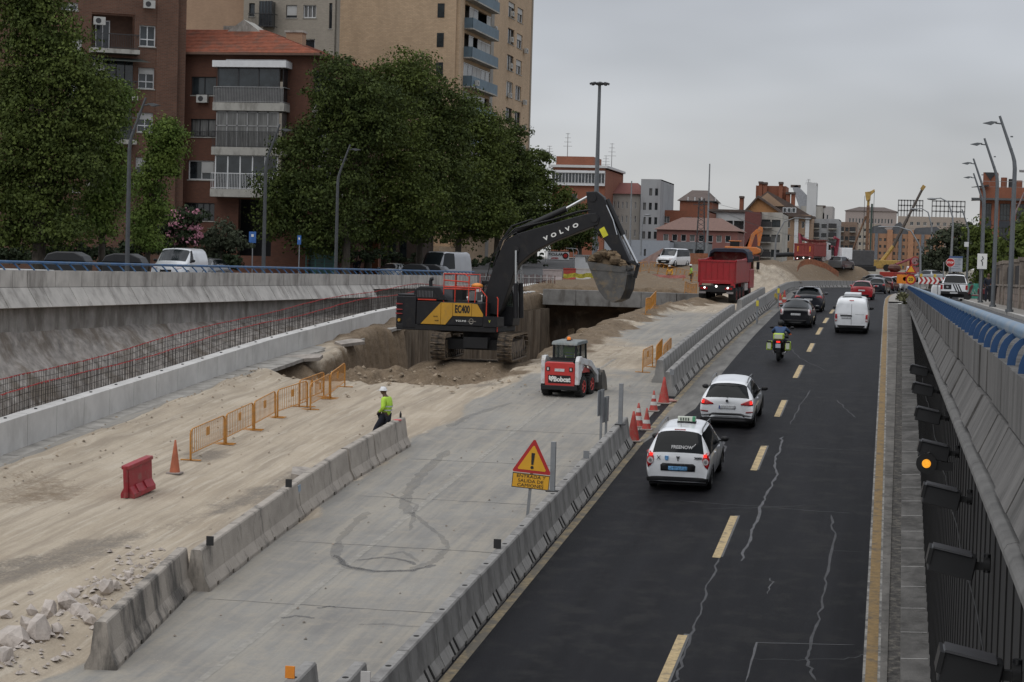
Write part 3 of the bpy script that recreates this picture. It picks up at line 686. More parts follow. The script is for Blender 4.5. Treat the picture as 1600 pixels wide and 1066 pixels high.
# new pale concrete wall, block by block
nw = thing('low_concrete_wall', 'new pale concrete wall of square blocks beside the dug pit', 'wall', (-25.6, 50, 0))
ZT = lambda y: float(np.interp(y, [30, 56, 66, 80, 97, 110, 142], [-4.9, -3.2, -2.62, -1.78, -1.02, -.68, -.55]))
ZB = lambda y: float(np.interp(y, [30, 56, 66, 80, 97, 110, 142], [-6.0, -4.35, -3.6, -2.75, -2.05, -1.78, -1.68]))
k = 0; y = 43.3
while y < 141:
 y2 = y + 2.12
 b = MB()
 for (xa, xb, da, db) in ((-.42, 0, 0, 0),):
  a0, a1 = y + .012 - 50, y2 - .012 - 50
  vs = [(-.42, a0, ZB(y) - .5), (0, a0, ZB(y) - .5), (0, a0, ZT(y)), (-.06, a0, ZT(y) + .03), (-.42, a0, ZT(y) + .03)]
  vs += [(-.42, a1, ZB(y2) - .5), (0, a1, ZB(y2) - .5), (0, a1, ZT(y2)), (-.06, a1, ZT(y2) + .03), (-.42, a1, ZT(y2) + .03)]
  b.add(vs, [(q, (q + 1) % 5, 5 + (q + 1) % 5, 5 + q) for q in range(5)] + [(4, 3, 2, 1, 0), (5, 6, 7, 8, 9)], CONCL)
 b.obj('concrete_block', nw)
 b = MB(); b.cyl((-.2, y - 50 + 1, ZT(y + 1) + .02), (-.2, y - 50 + 1, ZT(y + 1) + .06), .05, m=CAB); b.obj('lifting_socket', nw)
 y = y2
# footing ledge
led = MB(); rg = random.Random(2)
for a in np.arange(44, 98, 1.3):
 wdt = 1.15 + .2 * rg.random() if a < 80 else .7 + .4 * rg.random()
 z0 = zr(a); led.box((-25.6 + wdt / 2, a + .65, zr(a + .65) - .02), (wdt, 1.31, .14), mat('ledge_concrete', (.30, .285, .26), .95, scale=2, var=.2, bump=.4), rx=math.atan(.045 if a > 70 else .068), rz=rg.uniform(-.01, .01))
led.obj('concrete_footing', kind='structure')
# vertical sheet piles / pile wall under the new wall in the pit
pw = thing('pile_wall', 'ribbed earth and concrete pile wall under the new wall inside the pit', 'wall', (-25.0, 78, 0))
PIL = mat('muddy_piles', (.15, .12, .088), .95, scale=1.0, var=.35, bump=.8, bscale=7, stretch=(1, 1, .35), grime=(.085, .062, .042), gscale=1.0, streak=.25, glo=.45, ghi=.6)
k = 0
y = 99.0
while y < 141:
 r_ = .30 + .05 * rnd.random(); q = MB(); zt = ZB(y) - .02; dpt = 1.6 + min(3.6, max(0, (y - 84) * .16))
 q.lathe([(r_, zt), (r_ * 1.05, zt - dpt * .4), (r_ * .95, zt - dpt * .7), (r_ * 1.1, zt - dpt - 1)], (.16 + .14 * rnd.random(), y - 78, 0), 'Z', 10, PIL); q.obj('pile', pw)
 y += .62
# beam across the far side of the pit and dark earth under it
bm = thing('concrete_beam', 'long grey concrete beam across the far end of the pit', 'beam', (-19, 140.5, -.9))
x = -5.9
for i, wdt in enumerate([2.4, 2.4, 2.3, 2.5, 2.4]):
 q = MB(); q.bb(x + .01, x + wdt - .01, -.3 - (.0 if i != 3 else .05), .5, -.56, .56, mat('beam_concrete', (.20, .195, .185), .92, scale=1.2, var=.18, bump=.3, grime=(.11, .10, .09), gscale=1.4, streak=.4)); q.obj('beam_segment', bm, bevel=.03); x += wdt
ers = np.arange(-24.9, -12.2, .25); zzs = np.linspace(-1.2, -6.2, 18)
Xe = np.repeat(ers[None, :], 18, 0); Ze = np.repeat(zzs[:, None], len(ers), 1)
Ye = 140.95 + 1.1 * sstep(-1.3, -2.6, Ze) - 1.4 * sstep(-3.2, -6, Ze) + 1.3 * fbm(Xe * .6, Ze * .7, 4)
EARTH = mat('pit_earth', (.050, .034, .022), .97, scale=1.1, var=.35, bump=1.0, bscale=6, grime=(.15, .125, .095), gscale=.9, streak=.2, glo=.52, ghi=.66)
o = grid_obj('pit_face', Xe, Ye, lambda a, b_: Ze, EARTH)
# starter bars behind the new wall
REB = mat('rusty_rebar', (.030, .022, .018), .9, var=.3); RED = mat('red_caps', (.38, .02, .022), .6)
for row, (xr_, dh, lab) in enumerate([(-26.15, .0, 'front row of upright steel bars with red tips behind the new wall'), (-26.95, .22, 'back row of taller steel bars with red tips before the rough bank')]):
 t = thing('starter_bars', lab, 'steel bars', (xr_, 50, 0))
 bars = MB(); caps = MB(); yb = 47.5; rg = random.Random(8 + row); tip = []
 while yb < 139:
  zt = ZT(yb); h = (.62 + dh + .05 * math.sin(yb * .35 + row)) * (1 if yb < 112 else max(.35, 1 - (yb - 112) / 40)); jx = rg.uniform(-.03, .03); le = rg.uniform(-.02, .02)
  bars.cyl((jx, yb - 50, zt - .75), (jx + le, yb - 50 + le, zt + h), .0068, n=3, m=REB, cap=False, smooth=False)
  caps.box((jx + le, yb - 50 + le, zt + h + .012), (.035, .045, .03), RED); tip.append((jx + le, yb - 50, zt + h))
  yb += .14
 bars.obj('steel_bar', t, kind='stuff'); caps.obj('red_cap', t, kind='stuff')
 for q in (.2, .45, .7):
  hb = MB(); hb.tube([(p[0], p[1], p[2] - q * .9 + .03 * math.sin(p[1])) for p in tip[::8]], .008, 4, REB); hb.obj('cross_bar', t)
 tp = MB(); tp.tube([(p[0] + .02, p[1], p[2] + .02 + .015 * math.sin(p[1] * 1.7)) for p in tip[::5]], .011, 4, RED); tp.obj('red_tape', t)
# --- jersey barriers
JC = mat('barrier_concrete', (.28, .272, .26), .9, scale=1.4, var=.12, bump=.25, bscale=28, grime=(.12, .115, .11), gscale=1.6, streak=.4, glo=.5, ghi=.68)
JOLD = mat('old_barrier_concrete', (.35, .315, .275), .92, scale=1.2, var=.12, bump=.4, bscale=22, grime=(.06, .056, .052), gscale=1.5, streak=.3, glo=.53, ghi=.66)
JBAD = mat('blackened_barrier_concrete', (.34, .305, .265), .92, scale=1.2, var=.12, bump=.5, bscale=22, grime=(.035, .034, .033), gscale=1.3, streak=.25, glo=.46, ghi=.6)
def jersey(L, m, holes=False, wb=.6, wt=.2, h=.9, notch=1, name='body', par=None, pairs=False):
 prof = [(-wb / 2, 0), (-wb / 2, .08), (-wb / 2 + .11, .30), (-wt / 2 - .015, h - .03), (-wt / 2 + .01, h), (wt / 2 - .01, h), (wt / 2 + .015, h - .03), (wb / 2 - .11, .30), (wb / 2, .08), (wb / 2, 0)]
 b = MB(); n = len(prof); half = n
 ys = [0.0]; per = 1.0 if not pairs else .8
 k = 0
 cuts = []
 y = per * .55
 while y < L - .25:
  cuts.append((y, y + .16)); y += per + .16
 # raised foot notches: bottom profile lifted inside a cut
 st = [(0, 0)]
 for a, c in cuts: st += [(a, 0), (a + .012, 1), (c - .012, 1), (c, 0)]
 st.append((L, 0))
 vs = []
 for yy_, up in st:
  for (x, z) in prof: vs.append((x, yy_ - L / 2, z if not (up and z < .085) else (.10 if abs(x) >= wb / 2 - .001 else z)))
 fs = []
 for i in range(len(st) - 1):
  for k in range(n - 1): fs.append((i * n + k, (i + 1) * n + k, (i + 1) * n + k + 1, i * n + k + 1))
  fs.append((i * n + n - 1, (i + 1) * n + n - 1, (i + 1) * n, i * n))
 b.add(vs, fs, m); b.add(vs[:n], [tuple(range(n))], m); b.add(vs[-n:], [tuple(range(n - 1, -1, -1))], m)
 return b
DKH = mat('dark_opening', (.018, .017, .016), .95)
def slope_at(fn, y): return math.atan((fn(y + 1) - fn(y - 1)) / 2)
def place_barrier(proto, x, y, rz=0, label=None, zf=None, first=False):
 o = proto if first else dup(proto)
 zf = zf or zr
 o.location = (x, y, zf(y) - .01); o.rotation_euler = (slope_at(zf, y), 0, rz)
 if label: o['label'] = label
 return o
# road-side row: two-metre grey units with a lifting hole and paired slots
tp = thing('concrete_barrier', 'x', 'barrier', group='grey concrete barriers between roadworks and traffic')
jersey(1.97, JC, pairs=False).obj('body', tp, bevel=0)
q = MB(); q.cyl((0, 0, .895), (0, 0, .904), .055, n=12, m=DKH); q.obj('lifting_hole', tp)
for sx in (-1, 1):
 for dy in (-.16, .16):
  q = MB(); q.box((sx * .232, dy, .20), (.05, .07, .27), DKH, ry=-sx * R(27)); q.obj('slot', tp)
k = 0; y = 29.4; first = True; cn = 0
rg = random.Random(31)
while y < 60.9:
 nb = round((60.5 - y) / 2.0)
 lab = ('end unit of the near roadside barrier row, next to the cones' if nb == 0 else f'{ORD[nb]} grey barrier unit back from the cones in the near roadside row')
 place_barrier(tp, -8.2 + rg.uniform(-.012, .012), y + 1, rg.uniform(-.006, .006), lab, first=first); first = False; y += 2.0; cn += 1
_by = np.array([p[1] for p in _bp]);
y = 73.0; i = 0
while y < 222:
 L = 2.0; x = XB(y + 1); hd = -math.atan((XB(y + 2) - XB(y)) / 2)
 big = y > 150
 if i < 24: lab = f'{ORD[i]} grey barrier unit beyond the tall cone in the far roadside row'
 else: lab = 'small grey barrier unit in the long curve beside the far traffic lanes'
 place_barrier(tp, x, y + 1, hd, lab); y += 2.0; i += 1
pth = [(-11.0, 222), (-10.9, 228), (-10.2, 238), (-9.2, 248), (-7.6, 256), (-4.6, 263), (0, 268), (6, 272)]
cum = 0
for a, b2 in zip(pth, pth[1:]):
 d = math.hypot(b2[0] - a[0], b2[1] - a[1]); nseg = max(1, round(d / 2.02)); hd = -math.atan2(b2[0] - a[0], b2[1] - a[1])
 for s_ in range(nseg):
  f = (s_ + .5) / nseg; place_barrier(tp, a[0] + (b2[0] - a[0]) * f, a[1] + (b2[1] - a[1]) * f, hd, 'small grey barrier unit in the long curve beside the far traffic lanes')
# second, inner row starting beside the first gap
y = 77.0; i = 0
while y < 150:
 lab = f'{ORD[i]} grey barrier unit of the inner row beside the sand, counted from the viewer' if i < 24 else 'grey barrier unit at the far end of the inner row next to the sand'
 if y < 112 or y > 118: place_barrier(tp, XB(y) - .78 - .004 * (y - 77), y + 1, 0, lab); i += 1
 y += 2.0
for px, lab in ((496, 'left of the two barrier ends poking in at the bottom edge'), (574, 'right of the two barrier ends poking in at the bottom edge')):
 P = on(px, 1034, off=.9)
 for j in range(2): place_barrier(tp, P.x - .1, P.y - .95 - 2 * j, R(1.5), lab if j == 0 else 'hidden unit behind the ' + lab.split(' of ')[0] + ' barrier end at the bottom edge')
# old row beside the sand track
def oldb(x0, y0, x1, y1, m, label, parts=None):
 L = math.hypot(x1 - x0, y1 - y0) - .03; yc = (y0 + y1) / 2
 t = thing('concrete_barrier', label, 'barrier', ((x0 + x1) / 2, yc, zr(yc) + .0), 0, 'old stained concrete barriers beside the sand track')
 t.rotation_euler = (slope_at(zr, yc), 0, -math.atan2(x1 - x0, y1 - y0))
 jersey(L, m).obj('body', t, bevel=0)
 return t
OB = [oldb(-14.0, 33.9, -14.80, 40.25, JBAD, 'nearest old barrier with black streaks, its free end towards the viewer'),
   oldb(-14.42, 40.05, -14.80, 48.2, JOLD, 'long old barrier behind the black streaked one, with a square marker on top'),
   oldb(-14.80, 48.2, -14.95, 53.3, JOLD, 'old barrier with a small blue tab, in the middle of the stained row'),
   oldb(-14.94, 53.4, -14.90, 55.9, JOLD, 'short old barrier just before the one the worker leans on'),
   oldb(-14.90, 55.95, -14.82, 59.4, JOLD, 'farthest old barrier of the stained row, where the worker leans')]
q = MB(); q.box((.13, -2.5, .70), (.03, .22, .22), mat('pale_blue_tab', (.25, .33, .42), .6)); q.obj('blue_tab', OB[2])
# ================================================================ VEHICLES
GLASS = mat('dark_glass', (.005, .007, .008), .06, var=0, spec=.22)
WIND = mat('windscreen_glass', (.02, .025, .028), .06, var=0, spec=.5)
TYRE = mat('tyre_rubber', (.014, .014, .014), .85, scale=20, var=.3, bump=.2)
BLKP = mat('black_plastic', (.007, .007, .008), .6, scale=8, var=.2)
RIM = mat('alloy_rim', (.34, .35, .36), .35, metal=.8, var=.08)
TAIL = mat('tail_lamp_red', (.33, .008, .012), .18, coat=.6, scale=14, var=.35)
TAILW = mat('clear_lamp', (.55, .50, .50), .15, coat=.6, scale=20, var=.2)
LIT = mat('lit_brake_lamp', (.5, .01, .01), .3, emit=(1, .03, .02, 1.2))
PLATE = mat('number_plate', (.50, .51, .52), .5, scale=26, var=.25, stretch=(1, 1, .3))
CHROME = mat('chrome_trim', (.55, .56, .57), .18, metal=1.0, var=.05)
def paint(name, col, dirt=.5): return mat(name, col, .28, var=.03, scale=1.5, coat=.7, spec=.5, grime=tuple(c * .72 + .02 for c in col), gscale=1.7, glo=.52, ghi=.8)
WHITE = paint('white_paint', (.80, .82, .84)); BLACKC = paint('black_paint', (.010, .011, .014)); NAVY = paint('navy_paint', (.012, .014, .022))
REDC = paint('red_paint', (.36, .012, .018)); GREYC = paint('grey_paint', (.11, .115, .12)); DREDC = paint('dark_red_paint', (.10, .012, .016)); SILV = paint('silver_paint', (.40, .42, .44))
def catmull(P, sub):
 """rows of control points -> denser rows, control rows kept"""
 out = []; n = len(P)
 for i in range(n - 1):
  p0 = P[max(i - 1, 0)]; p1 = P[i]; p2 = P[i + 1]; p3 = P[min(i + 2, n - 1)]
  for k in range(sub):
   t = k / sub
   a = .5 * (2 * p1 + (p2 - p0) * t + (2 * p0 - 5 * p1 + 4 * p2 - p3) * t * t + (-p0 + 3 * p1 - 3 * p2 + p3) * t ** 3)
   l_ = p1 * (1 - t) + p2 * t
   out.append(a * .75 + l_ * .25)
 out.append(P[-1]); return out
def shell(stations, glass, paintm, parent, sub=4, cap=True, sharp=()):
 """stations: list (rear to front) of [(x,y,z) x 6] half rings, sill -> roof centre. glass: list of (station interval, ring interval, name)"""
 G = [[Vector(p) for p in s] for s in stations]
 zb0 = G[0][0].z; zb1 = G[-1][0].z
 G = [[Vector((p.x * .97, p.y + .03, zb0)) for p in G[0]]] + G + [[Vector((p.x * .97, p.y - .03, zb1)) for p in G[-1]]]
 glass = [(a + 1, b_, c_) for a, b_, c_ in glass]
 rows = [catmull(r, 3) for r in G]                       # ring direction
 cols = list(zip(*rows)); cols = [catmull(list(c), sub) for c in cols]
 rows = list(zip(*cols)); nr = len(rows[0]); ns = len(rows)
 gl = {}
 for (si, ri, nm) in glass: gl[(si, ri)] = nm
 body = {}; parts = {}
 for sgn in (1, -1):
  for i in range(ns - 1):
   for j in range(nr - 1):
    key = (i // sub, j // 3); nm = gl.get(key)
    q = [rows[i][j], rows[i][j + 1], rows[i + 1][j + 1], rows[i + 1][j]]
    q = [Vector((sgn * p.x, p.y, p.z)) for p in q]
    if sgn > 0: q = q[::-1]
    k = nm if nm is None or nm in ('rear_window', 'windscreen') else (nm + ('R' if sgn > 0 else 'L') + str(key[0] if nm == 'window' else ''))
    parts.setdefault(k, []).append(q)
 def mk(faces, name, m, inset=0):
  d = {}; vs = []; fs = []
  for q in faces:
   f = []
   for p in q:
    kk = (round(p.x, 4), round(p.y, 4), round(p.z, 4))
    if kk not in d: d[kk] = len(vs); vs.append(p)
    f.append(d[kk])
   if len(set(f)) >= 3: fs.append(tuple(dict.fromkeys(f)))
  b = MB(); b.add(vs, fs, m, True); o = b.obj(name, parent)
  return o, vs, fs
 bo, bv, bf = mk(parts.pop(None), 'body', paintm)
 if cap:                                                  # floor
  pass
 allf = [q for q in parts.values()]
 for k, fcs in parts.items():
  nm = k if k in ('rear_window', 'windscreen') else 'side_window'
  mk(fcs, nm, WIND if nm == 'windscreen' else GLASS)
 V = list(bv); F = list(bf)
 for fcs in allf:
  for q in fcs:
   o_ = len(V); V += q; F.append(tuple(range(o_, o_ + 4)))
 return BVHTree.FromPolygons([v[:] for v in V], F)
def decal(bvh, outline, m, name, parent, dirn=(0, 1, 0), off=.008, n=3, fwd=True):
 """flat outline (u across, z) laid on the surface seen from behind (dirn +Y) or from a side"""
 d = Vector(dirn).normalized(); up = Vector((0, 0, 1)); side = d.cross(up).normalized()
 if abs(d.z) > .9: side = Vector((1, 0, 0)); up = Vector((0, 1, 0))
 pts = []
 N = len(outline)
 for i in range(N):
  a = Vector(outline[i]); b_ = Vector(outline[(i + 1) % N])
  for k in range(n): pts.append(a.lerp(b_, k / n))
 c = sum(pts, Vector((0, 0))) / len(pts); rings = [pts, [c.lerp(p, .66) for p in pts], [c.lerp(p, .33) for p in pts]]
 vs = []
 for r_ in rings + [[c]]:
  for p in r_:
   o = side * p.x + up * p.y - d * 8
   h = bvh.ray_cast(o, d, 16)
   q = (h[0] if h[0] else o + d * 8) - d * off
   vs.append(q)
 M_ = len(pts); fs = []
 for k in range(2):
  for i in range(M_): fs.append((k * M_ + i, k * M_ + (i + 1) % M_, (k + 1) * M_ + (i + 1) % M_, (k + 1) * M_ + i))
 for i in range(M_): fs.append((2 * M_ + i, 2 * M_ + (i + 1) % M_, 3 * M_))
 # skirt so that it has thickness
 base = len(vs)
 for p in vs[:M_]: pass
 vs2 = [v + d * (off + .012) for v in vs[:M_]]
 for i in range(M_): fs.append((i, base + i, base + (i + 1) % M_, (i + 1) % M_))
 b = MB(); b.add(vs + vs2, fs, m, True)
 me = b.obj(name, parent); return me
def rect(x0, x1, z0, z1): return [(x0, z0), (x1, z0), (x1, z1), (x0, z1)]
def mirror(o): return [(-a, b) for a, b in o][::-1]
def wheel(parent, x, y, r=.32, wd=.21, rimm=RIM, rz=0):
 s = 1 if x > 0 else -1
 t = MB(); t.lathe([(r * .6, -wd / 2), (r * .93, -wd / 2), (r, -wd / 2 + .03), (r, wd / 2 - .03), (r * .93, wd / 2), (r * .6, wd / 2)], (0, 0, 0), 'X', 24, TYRE)
 o = t.obj('wheel', parent, loc=(x, y, r))
 q = MB(); h = wd / 2 - .01
 q.lathe([(r * .64, s * (h + .0)), (r * .60, s * (h + .008)), (r * .57, s * (h - .03)), (.0, s * (h - .05))], (0, 0, 0), 'X', 20, BLKP)
 for k in range(5):
  a = 2 * PI * k / 5
  q.box((s * (h - .012), math.cos(a) * r * .33, math.sin(a) * r * .33), (.02, r * .13, r * .58), rimm, rx=a + PI / 2 if False else -(PI / 2 - a) )
 q.lathe([(r * .66, s * (h + .002)), (r * .6, s * (h + .012)), (r * .56, s * (h - .005))], (0, 0, 0), 'X', 20, rimm)
 q.lathe([(r * .12, s * (h - .02)), (.0, s * (h + .005))], (0, 0, 0), 'X', 10, rimm)
 q.obj('rim', o)
 return o
def car(name, label, cat, L, W, Hh, st, paintm, wheels, r=.32, loc=(0, 0, 0), rz=0, group=None, glass=(), rails=False, mir_y=None, mir_z=.95, mirror_m=BLKP, under=True, sub=4, rimm=RIM):
 """st: rows (y, zs, zm, wm, zbelt, wbelt, zcant, wcant, ztop) -> half ring"""
 t = thing(name, label, cat, loc, rz, group)
 S = []
 for (y, zsill, zm, wm, zb, wb, zc, wc, zt) in st:
  yy_ = y if isinstance(y, (tuple, list)) else [y] * 6
  S.append([(wm * .93, yy_[0], zsill), (wm, yy_[1], zm), (wb, yy_[2], zb), (wc, yy_[3], zc), (wc * .6, yy_[4], zt - (zt - zc) * .22), (0, yy_[5], zt)])
 bvh = shell(S, glass, paintm, t, sub)
 for (wy) in wheels:
  for s in (-1, 1):
   wheel(t, s * (W / 2 - .125), wy, r, rimm=rimm)
   a = MB(); pl = [(wy + (r + .055) * math.cos(q), r + (r + .055) * math.sin(q)) for q in np.linspace(-.35, PI + .35, 14)]
   pl2 = [(wy + (r + .0) * math.cos(q), r + (r + .0) * math.sin(q)) for q in np.linspace(PI + .35, -.35, 14)]
   xo = W / 2 + .004
   a.prism(pl + pl2, s * (xo - .10), s * xo, 'X', BLKP if paintm is not WHITE or name != 'taxi' else BLKP); a.obj('wheel_arch', t)
 u = MB(); u.bb(-W / 2 + .10, W / 2 - .10, st[0][0] + .12 if not isinstance(st[0][0], (tuple, list)) else st[0][0][0] + .12, L - .3 + (st[0][0] if not isinstance(st[0][0], (tuple, list)) else 0), .17, .55, BLKP); u.obj('underbody', t)
 if mir_y is not None:
  for s in (-1, 1):
   q = MB(); q.ball((s * (W / 2 + .11), mir_y, mir_z), .11, mirror_m, 10, 6, (1.05, .6, .72)); q.box((s * (W / 2 + .0), mir_y + .02, mir_z - .06), (.14, .06, .04), BLKP); o = q.obj('wing_mirror', t)
 if rails:
  for s in (-1, 1):
   z = Hh + .02; x = s * (rails[2])
   q = MB(); q.tube([(x, rails[0], Hh - .09), (x, rails[0] + .12, z - .01), (x, (rails[0] + rails[1]) / 2, z + .02), (x, rails[1] - .12, z - .02), (x, rails[1], Hh - .12)], .018, 6, mat('roof_rail', (.16, .165, .17), .4, metal=.5)); q.obj('roof_rail', t)
 return t, bvh
RG = [(1, 3, 'rear_window'), (1, 4, 'rear_window')]
def gl(rear=1, sides=(2, 3, 4), ws=5): return [(rear, 3, 'rear_window'), (rear, 4, 'rear_window')] + [(s, 2, 'window') for s in sides] + [(ws, 3, 'windscreen'), (ws, 4, 'windscreen')]
def tilt(t, x, y, rz=0, zf=zr):
 t.location = (x, y, zf(y)); t.rotation_euler = (slope_at(zf, y + 2), 0, rz)
# --- taxi: tall white estate, rear at y=0, front at 4.5
st = [((.10, .0, .0, .02, .02, .02), .28, .50, .80, .66, .79, .72, .70, .74),
   ((.15, .03, .05, .06, .05, .04), .28, .62, .855, .98, .83, 1.06, .70, 1.09),
   ((.2, .2, .24, .34, .33, .33), .26, .62, .870, 1.03, .86, 1.54, .60, 1.655),
   ((1.05, 1.05, 1.05, 1.05, 1.05, 1.05), .24, .62, .875, 1.02, .865, 1.58, .62, 1.69),
   ((2.0, 2.0, 2.0, 2.0, 2.0, 2.0), .24, .62, .875, .99, .865, 1.58, .62, 1.69),
   ((2.9, 2.9, 2.9, 2.65, 2.65, 2.65), .24, .62, .875, .95, .85, 1.50, .60, 1.63),
   ((3.5, 3.5, 3.5, 3.5, 3.4, 3.35), .26, .62, .875, .92, .83, 1.00, .70, 1.06),
   ((4.2, 4.25, 4.2, 4.22, 4.28, 4.3), .26, .55, .82, .80, .76, .84, .60, .88),
   ((4.35, 4.42, 4.4, 4.42, 4.48, 4.5), .26, .48, .70, .58, .68, .62, .55, .64)]
taxi, bv = car('taxi', 'white taxi van with sign on its roof, nearest car in the left lane', 'car', 4.5, 1.76, 1.69, st, WHITE, (.82, 3.62), .315, glass=gl(1, (2, 3, 4), 5), rails=(.5, 2.6, .60), mir_y=2.95, mir_z=1.05)
P = on(1055, 771); tilt(taxi, -5.72, 54.1, R(-.5))
decal(bv, [(-.84, .30), (.84, .30), (.85, .40), (.55, .42), (-.55, .42), (-.85, .40)], BLKP, 'rear_bumper', taxi, n=5, off=.02)
for s in (1, -1):
 o = [(s * .86, 1.12), (s * .76, 1.10), (s * .67, .97), (s * .66, .86), (s * .74, .72), (s * .82, .66), (s * .86, .80)]
 tl = decal(bv, o, TAIL, 'tail_lamp', taxi, off=.018)
 q = MB(); q.cyl((s * .755, -.012, .86), (s * .755, .05, .86), .085, m=TAILW, n=16); q.cyl((s * .755, -.022, .86), (s * .755, 0, .86), .04, m=RIM, n=12); q.obj('indicator', tl)
 if s:
  q = MB(); q.box((s * .74, .035, 1.02), (.09, .03, .08), LIT); q.obj('brake_light', tl)
decal(bv, [(-.47, .58), (.47, .58), (.48, .74), (.42, .79), (-.42, .79), (-.48, .74)], BLKP, 'tailgate_trim', taxi, off=.015)
pb = decal(bv, rect(-.26, .26, .60, .71), mat('taxi_plate', (.13, .32, .62), .5, scale=24, var=.5), 'number_plate', taxi, off=.028)
text('LODGY', .065, CHROME, taxi, (0, -.05, .765), (PI / 2, 0, 0), sx=1.5, sp=1.5)
q = MB(); q.prism([(-.05, .99), (.05, .99), (.035, .93), (.012, .92), (.012, .86), (-.012, .86), (-.012, .92), (-.035, .93)], -.0, .05, 'Y', CHROME); q.obj('badge', taxi)
q = MB(); q.prism([(-.36, .99), (-.26, .99), (-.26, .91), (-.28, .87), (-.34, .87), (-.36, .91)], -.0, .05, 'Y', mat('city_crest', (.12, .3, .62), .5, scale=30, var=.5)); q.obj('crest', taxi)
text('X', .16, BLKP, taxi, (-.53, .0, .93), (PI / 2, 0, 0))
text('2080', .075, NAVY, taxi, (.55, -.0, .955), (PI / 2, 0, 0), sx=1.4, bold=.004)
text('FREENOW', .125, mat('sticker_white', (.55, .55, .55), .6), taxi, (.10, .05, 1.235), (R(72), 0, 0), sx=1.0, bold=.003)
q = MB(); q.add([(.30, .06, 1.24), (.36, .075, 1.20), (.48, .085, 1.33), (.46, .09, 1.34), (.365, .07, 1.245), (.32, .07, 1.27)], [(0, 1, 2, 3, 4, 5)], _mats['sticker_white']); q.obj('tick_sticker', taxi)
q = MB(); q.box((0, .40, 1.665), (.30, .05, .03), TAIL); q.obj('high_brake_light', taxi)
rs = MB(); rs.box((.05, 1.55, 1.715), (.52, .2, .05), BLKP); b_ = rs.obj('roof_sign', taxi)
q = MB(); q.box((.05, 1.55, 1.80), (.50, .17, .12), mat('sign_white', (.55, .58, .50), .5), taper=(1, .8)); q.obj('sign_case', b_)
q = MB(); q.box((.25, 1.55, 1.80), (.08, .176, .125), mat('sign_green', (.05, .25, .12), .5)); q.obj('green_lamp', b_)
for k in range(4): q = MB(); q.box((-.11 + .07 * k, 1.455, 1.80), (.03, .02, .08), mat('sign_dark', (.03, .05, .03), .6)); q.obj('digit_panel', b_)
for s in (-1, 1):
 for yd in (1.35, 2.45):
  q = MB(); q.box((s * .885, yd, .93), (.03, .2, .03), WHITE); q.obj('door_handle', taxi)
q = MB(); q.tube([(0, .66, 1.69), (0, .52, 1.85)], .006, 4, BLKP); q.obj('aerial', taxi)
for s in (-1, 1):
 for yd in (1.05, 2.0, 2.95):
  decal(bv, rect(*sorted((yd * 1 - .006, yd + .006)), .36, 1.0) if s > 0 else rect(*sorted((-yd - .006, -yd + .006)), .36, 1.0), BLKP, 'door_gap', taxi, dirn=(-s, 0, 0), off=.003, n=2)
# --- white hatch SUV ahead of the taxi
st = [((.12, .0, .0, .03, .03, .03), .25, .45, .82, .62, .82, .72, .70, .74),
   ((.18, .03, .06, .10, .07, .05), .27, .60, .88, .90, .84, 1.00, .72, 1.03),
   ((.3, .3, .3, .50, .46, .44), .26, .62, .895, .98, .86, 1.36, .60, 1.47),
   ((1.0, 1.0, 1.0, 1.0, 1.0, 1.0), .24, .62, .90, .97, .87, 1.42, .61, 1.52),
   ((1.95, 1.95, 1.95, 1.95, 1.95, 1.95), .24, .62, .90, .94, .87, 1.43, .61, 1.54),
   ((2.9, 2.9, 2.9, 2.55, 2.55, 2.55), .24, .62, .90, .92, .86, 1.38, .60, 1.49),
   ((3.4, 3.4, 3.35, 3.25, 3.2, 3.15), .26, .62, .90, .90, .84, .98, .70, 1.02),
   ((4.1, 4.1, 4.1, 4.1, 4.2, 4.2), .26, .55, .85, .82, .78, .88, .60, .92),
   ((4.3, 4.38, 4.38, 4.4, 4.44, 4.45), .26, .48, .74, .60, .70, .68, .55, .70)]
suvA, bv = car('hatchback', 'white compact SUV directly ahead of the taxi in the left lane', 'car', 4.45, 1.80, 1.54, st, WHITE, (.85, 3.6), .33, glass=gl(), rails=(.75, 2.55, .60), mir_y=2.85, mir_z=1.02)
tilt(suvA, -5.38, 65.6, R(-.5))
decal(bv, [(-.86, .24), (.86, .24), (.87, .44), (.60, .47), (.45, .52), (-.45, .52), (-.60, .47), (-.87, .44)], BLKP, 'rear_bumper', suvA, n=5, off=.02)
decal(bv, [(-.6, .36), (.6, .36), (.5, .44), (-.5, .44)], mat('silver_skid', (.3, .31, .32), .35, metal=.5), 'skid_plate', suvA, n=5, off=.035)
for s in (1, -1):
 tl = decal(bv, [(s * .86, .97), (s * .74, .97), (s * .46, .84), (s * .45, .80), (s * .72, .78), (s * .86, .80)], TAIL, 'tail_lamp', suvA, off=.018)
 q = MB(); q.box((s * .79, .02, .88), (.08, .03, .10), LIT); q.obj('brake_light', tl)
 decal(bv, [(s * .86, .56), (s * .62, .53), (s * .62, .58), (s * .86, .60)], mat('reflector', (.25, .05, .05), .4), 'reflector', suvA, off=.012)
decal(bv, rect(-.26, .28, .66, .78), PLATE, 'number_plate', suvA, off=.02)
q = MB(); q.box((-.245, -.035, .72), (.035, .01, .11), mat('plate_blue', (.02, .06, .25), .5)); q.obj('plate_band', suvA)
q = MB(); q.cyl((0, -.03, .93), (0, .03, .93), .04, m=NAVY, n=14); q.lathe([(.045, -.035), (.036, -.035)], (0, 0, .93), 'Y', 14, CHROME); q.obj('round_badge', suvA)
q = MB(); q.tube([(0, .02, 1.03), (.02, .12, 1.12), (.22, .22, 1.15)], .012, 4, BLKP); q.obj('rear_wiper', suvA)
decal(bv, [(-.46, 1.385), (.46, 1.385), (.44, 1.42), (-.44, 1.42)], BLKP, 'spoiler_edge', suvA, n=3, off=.02)
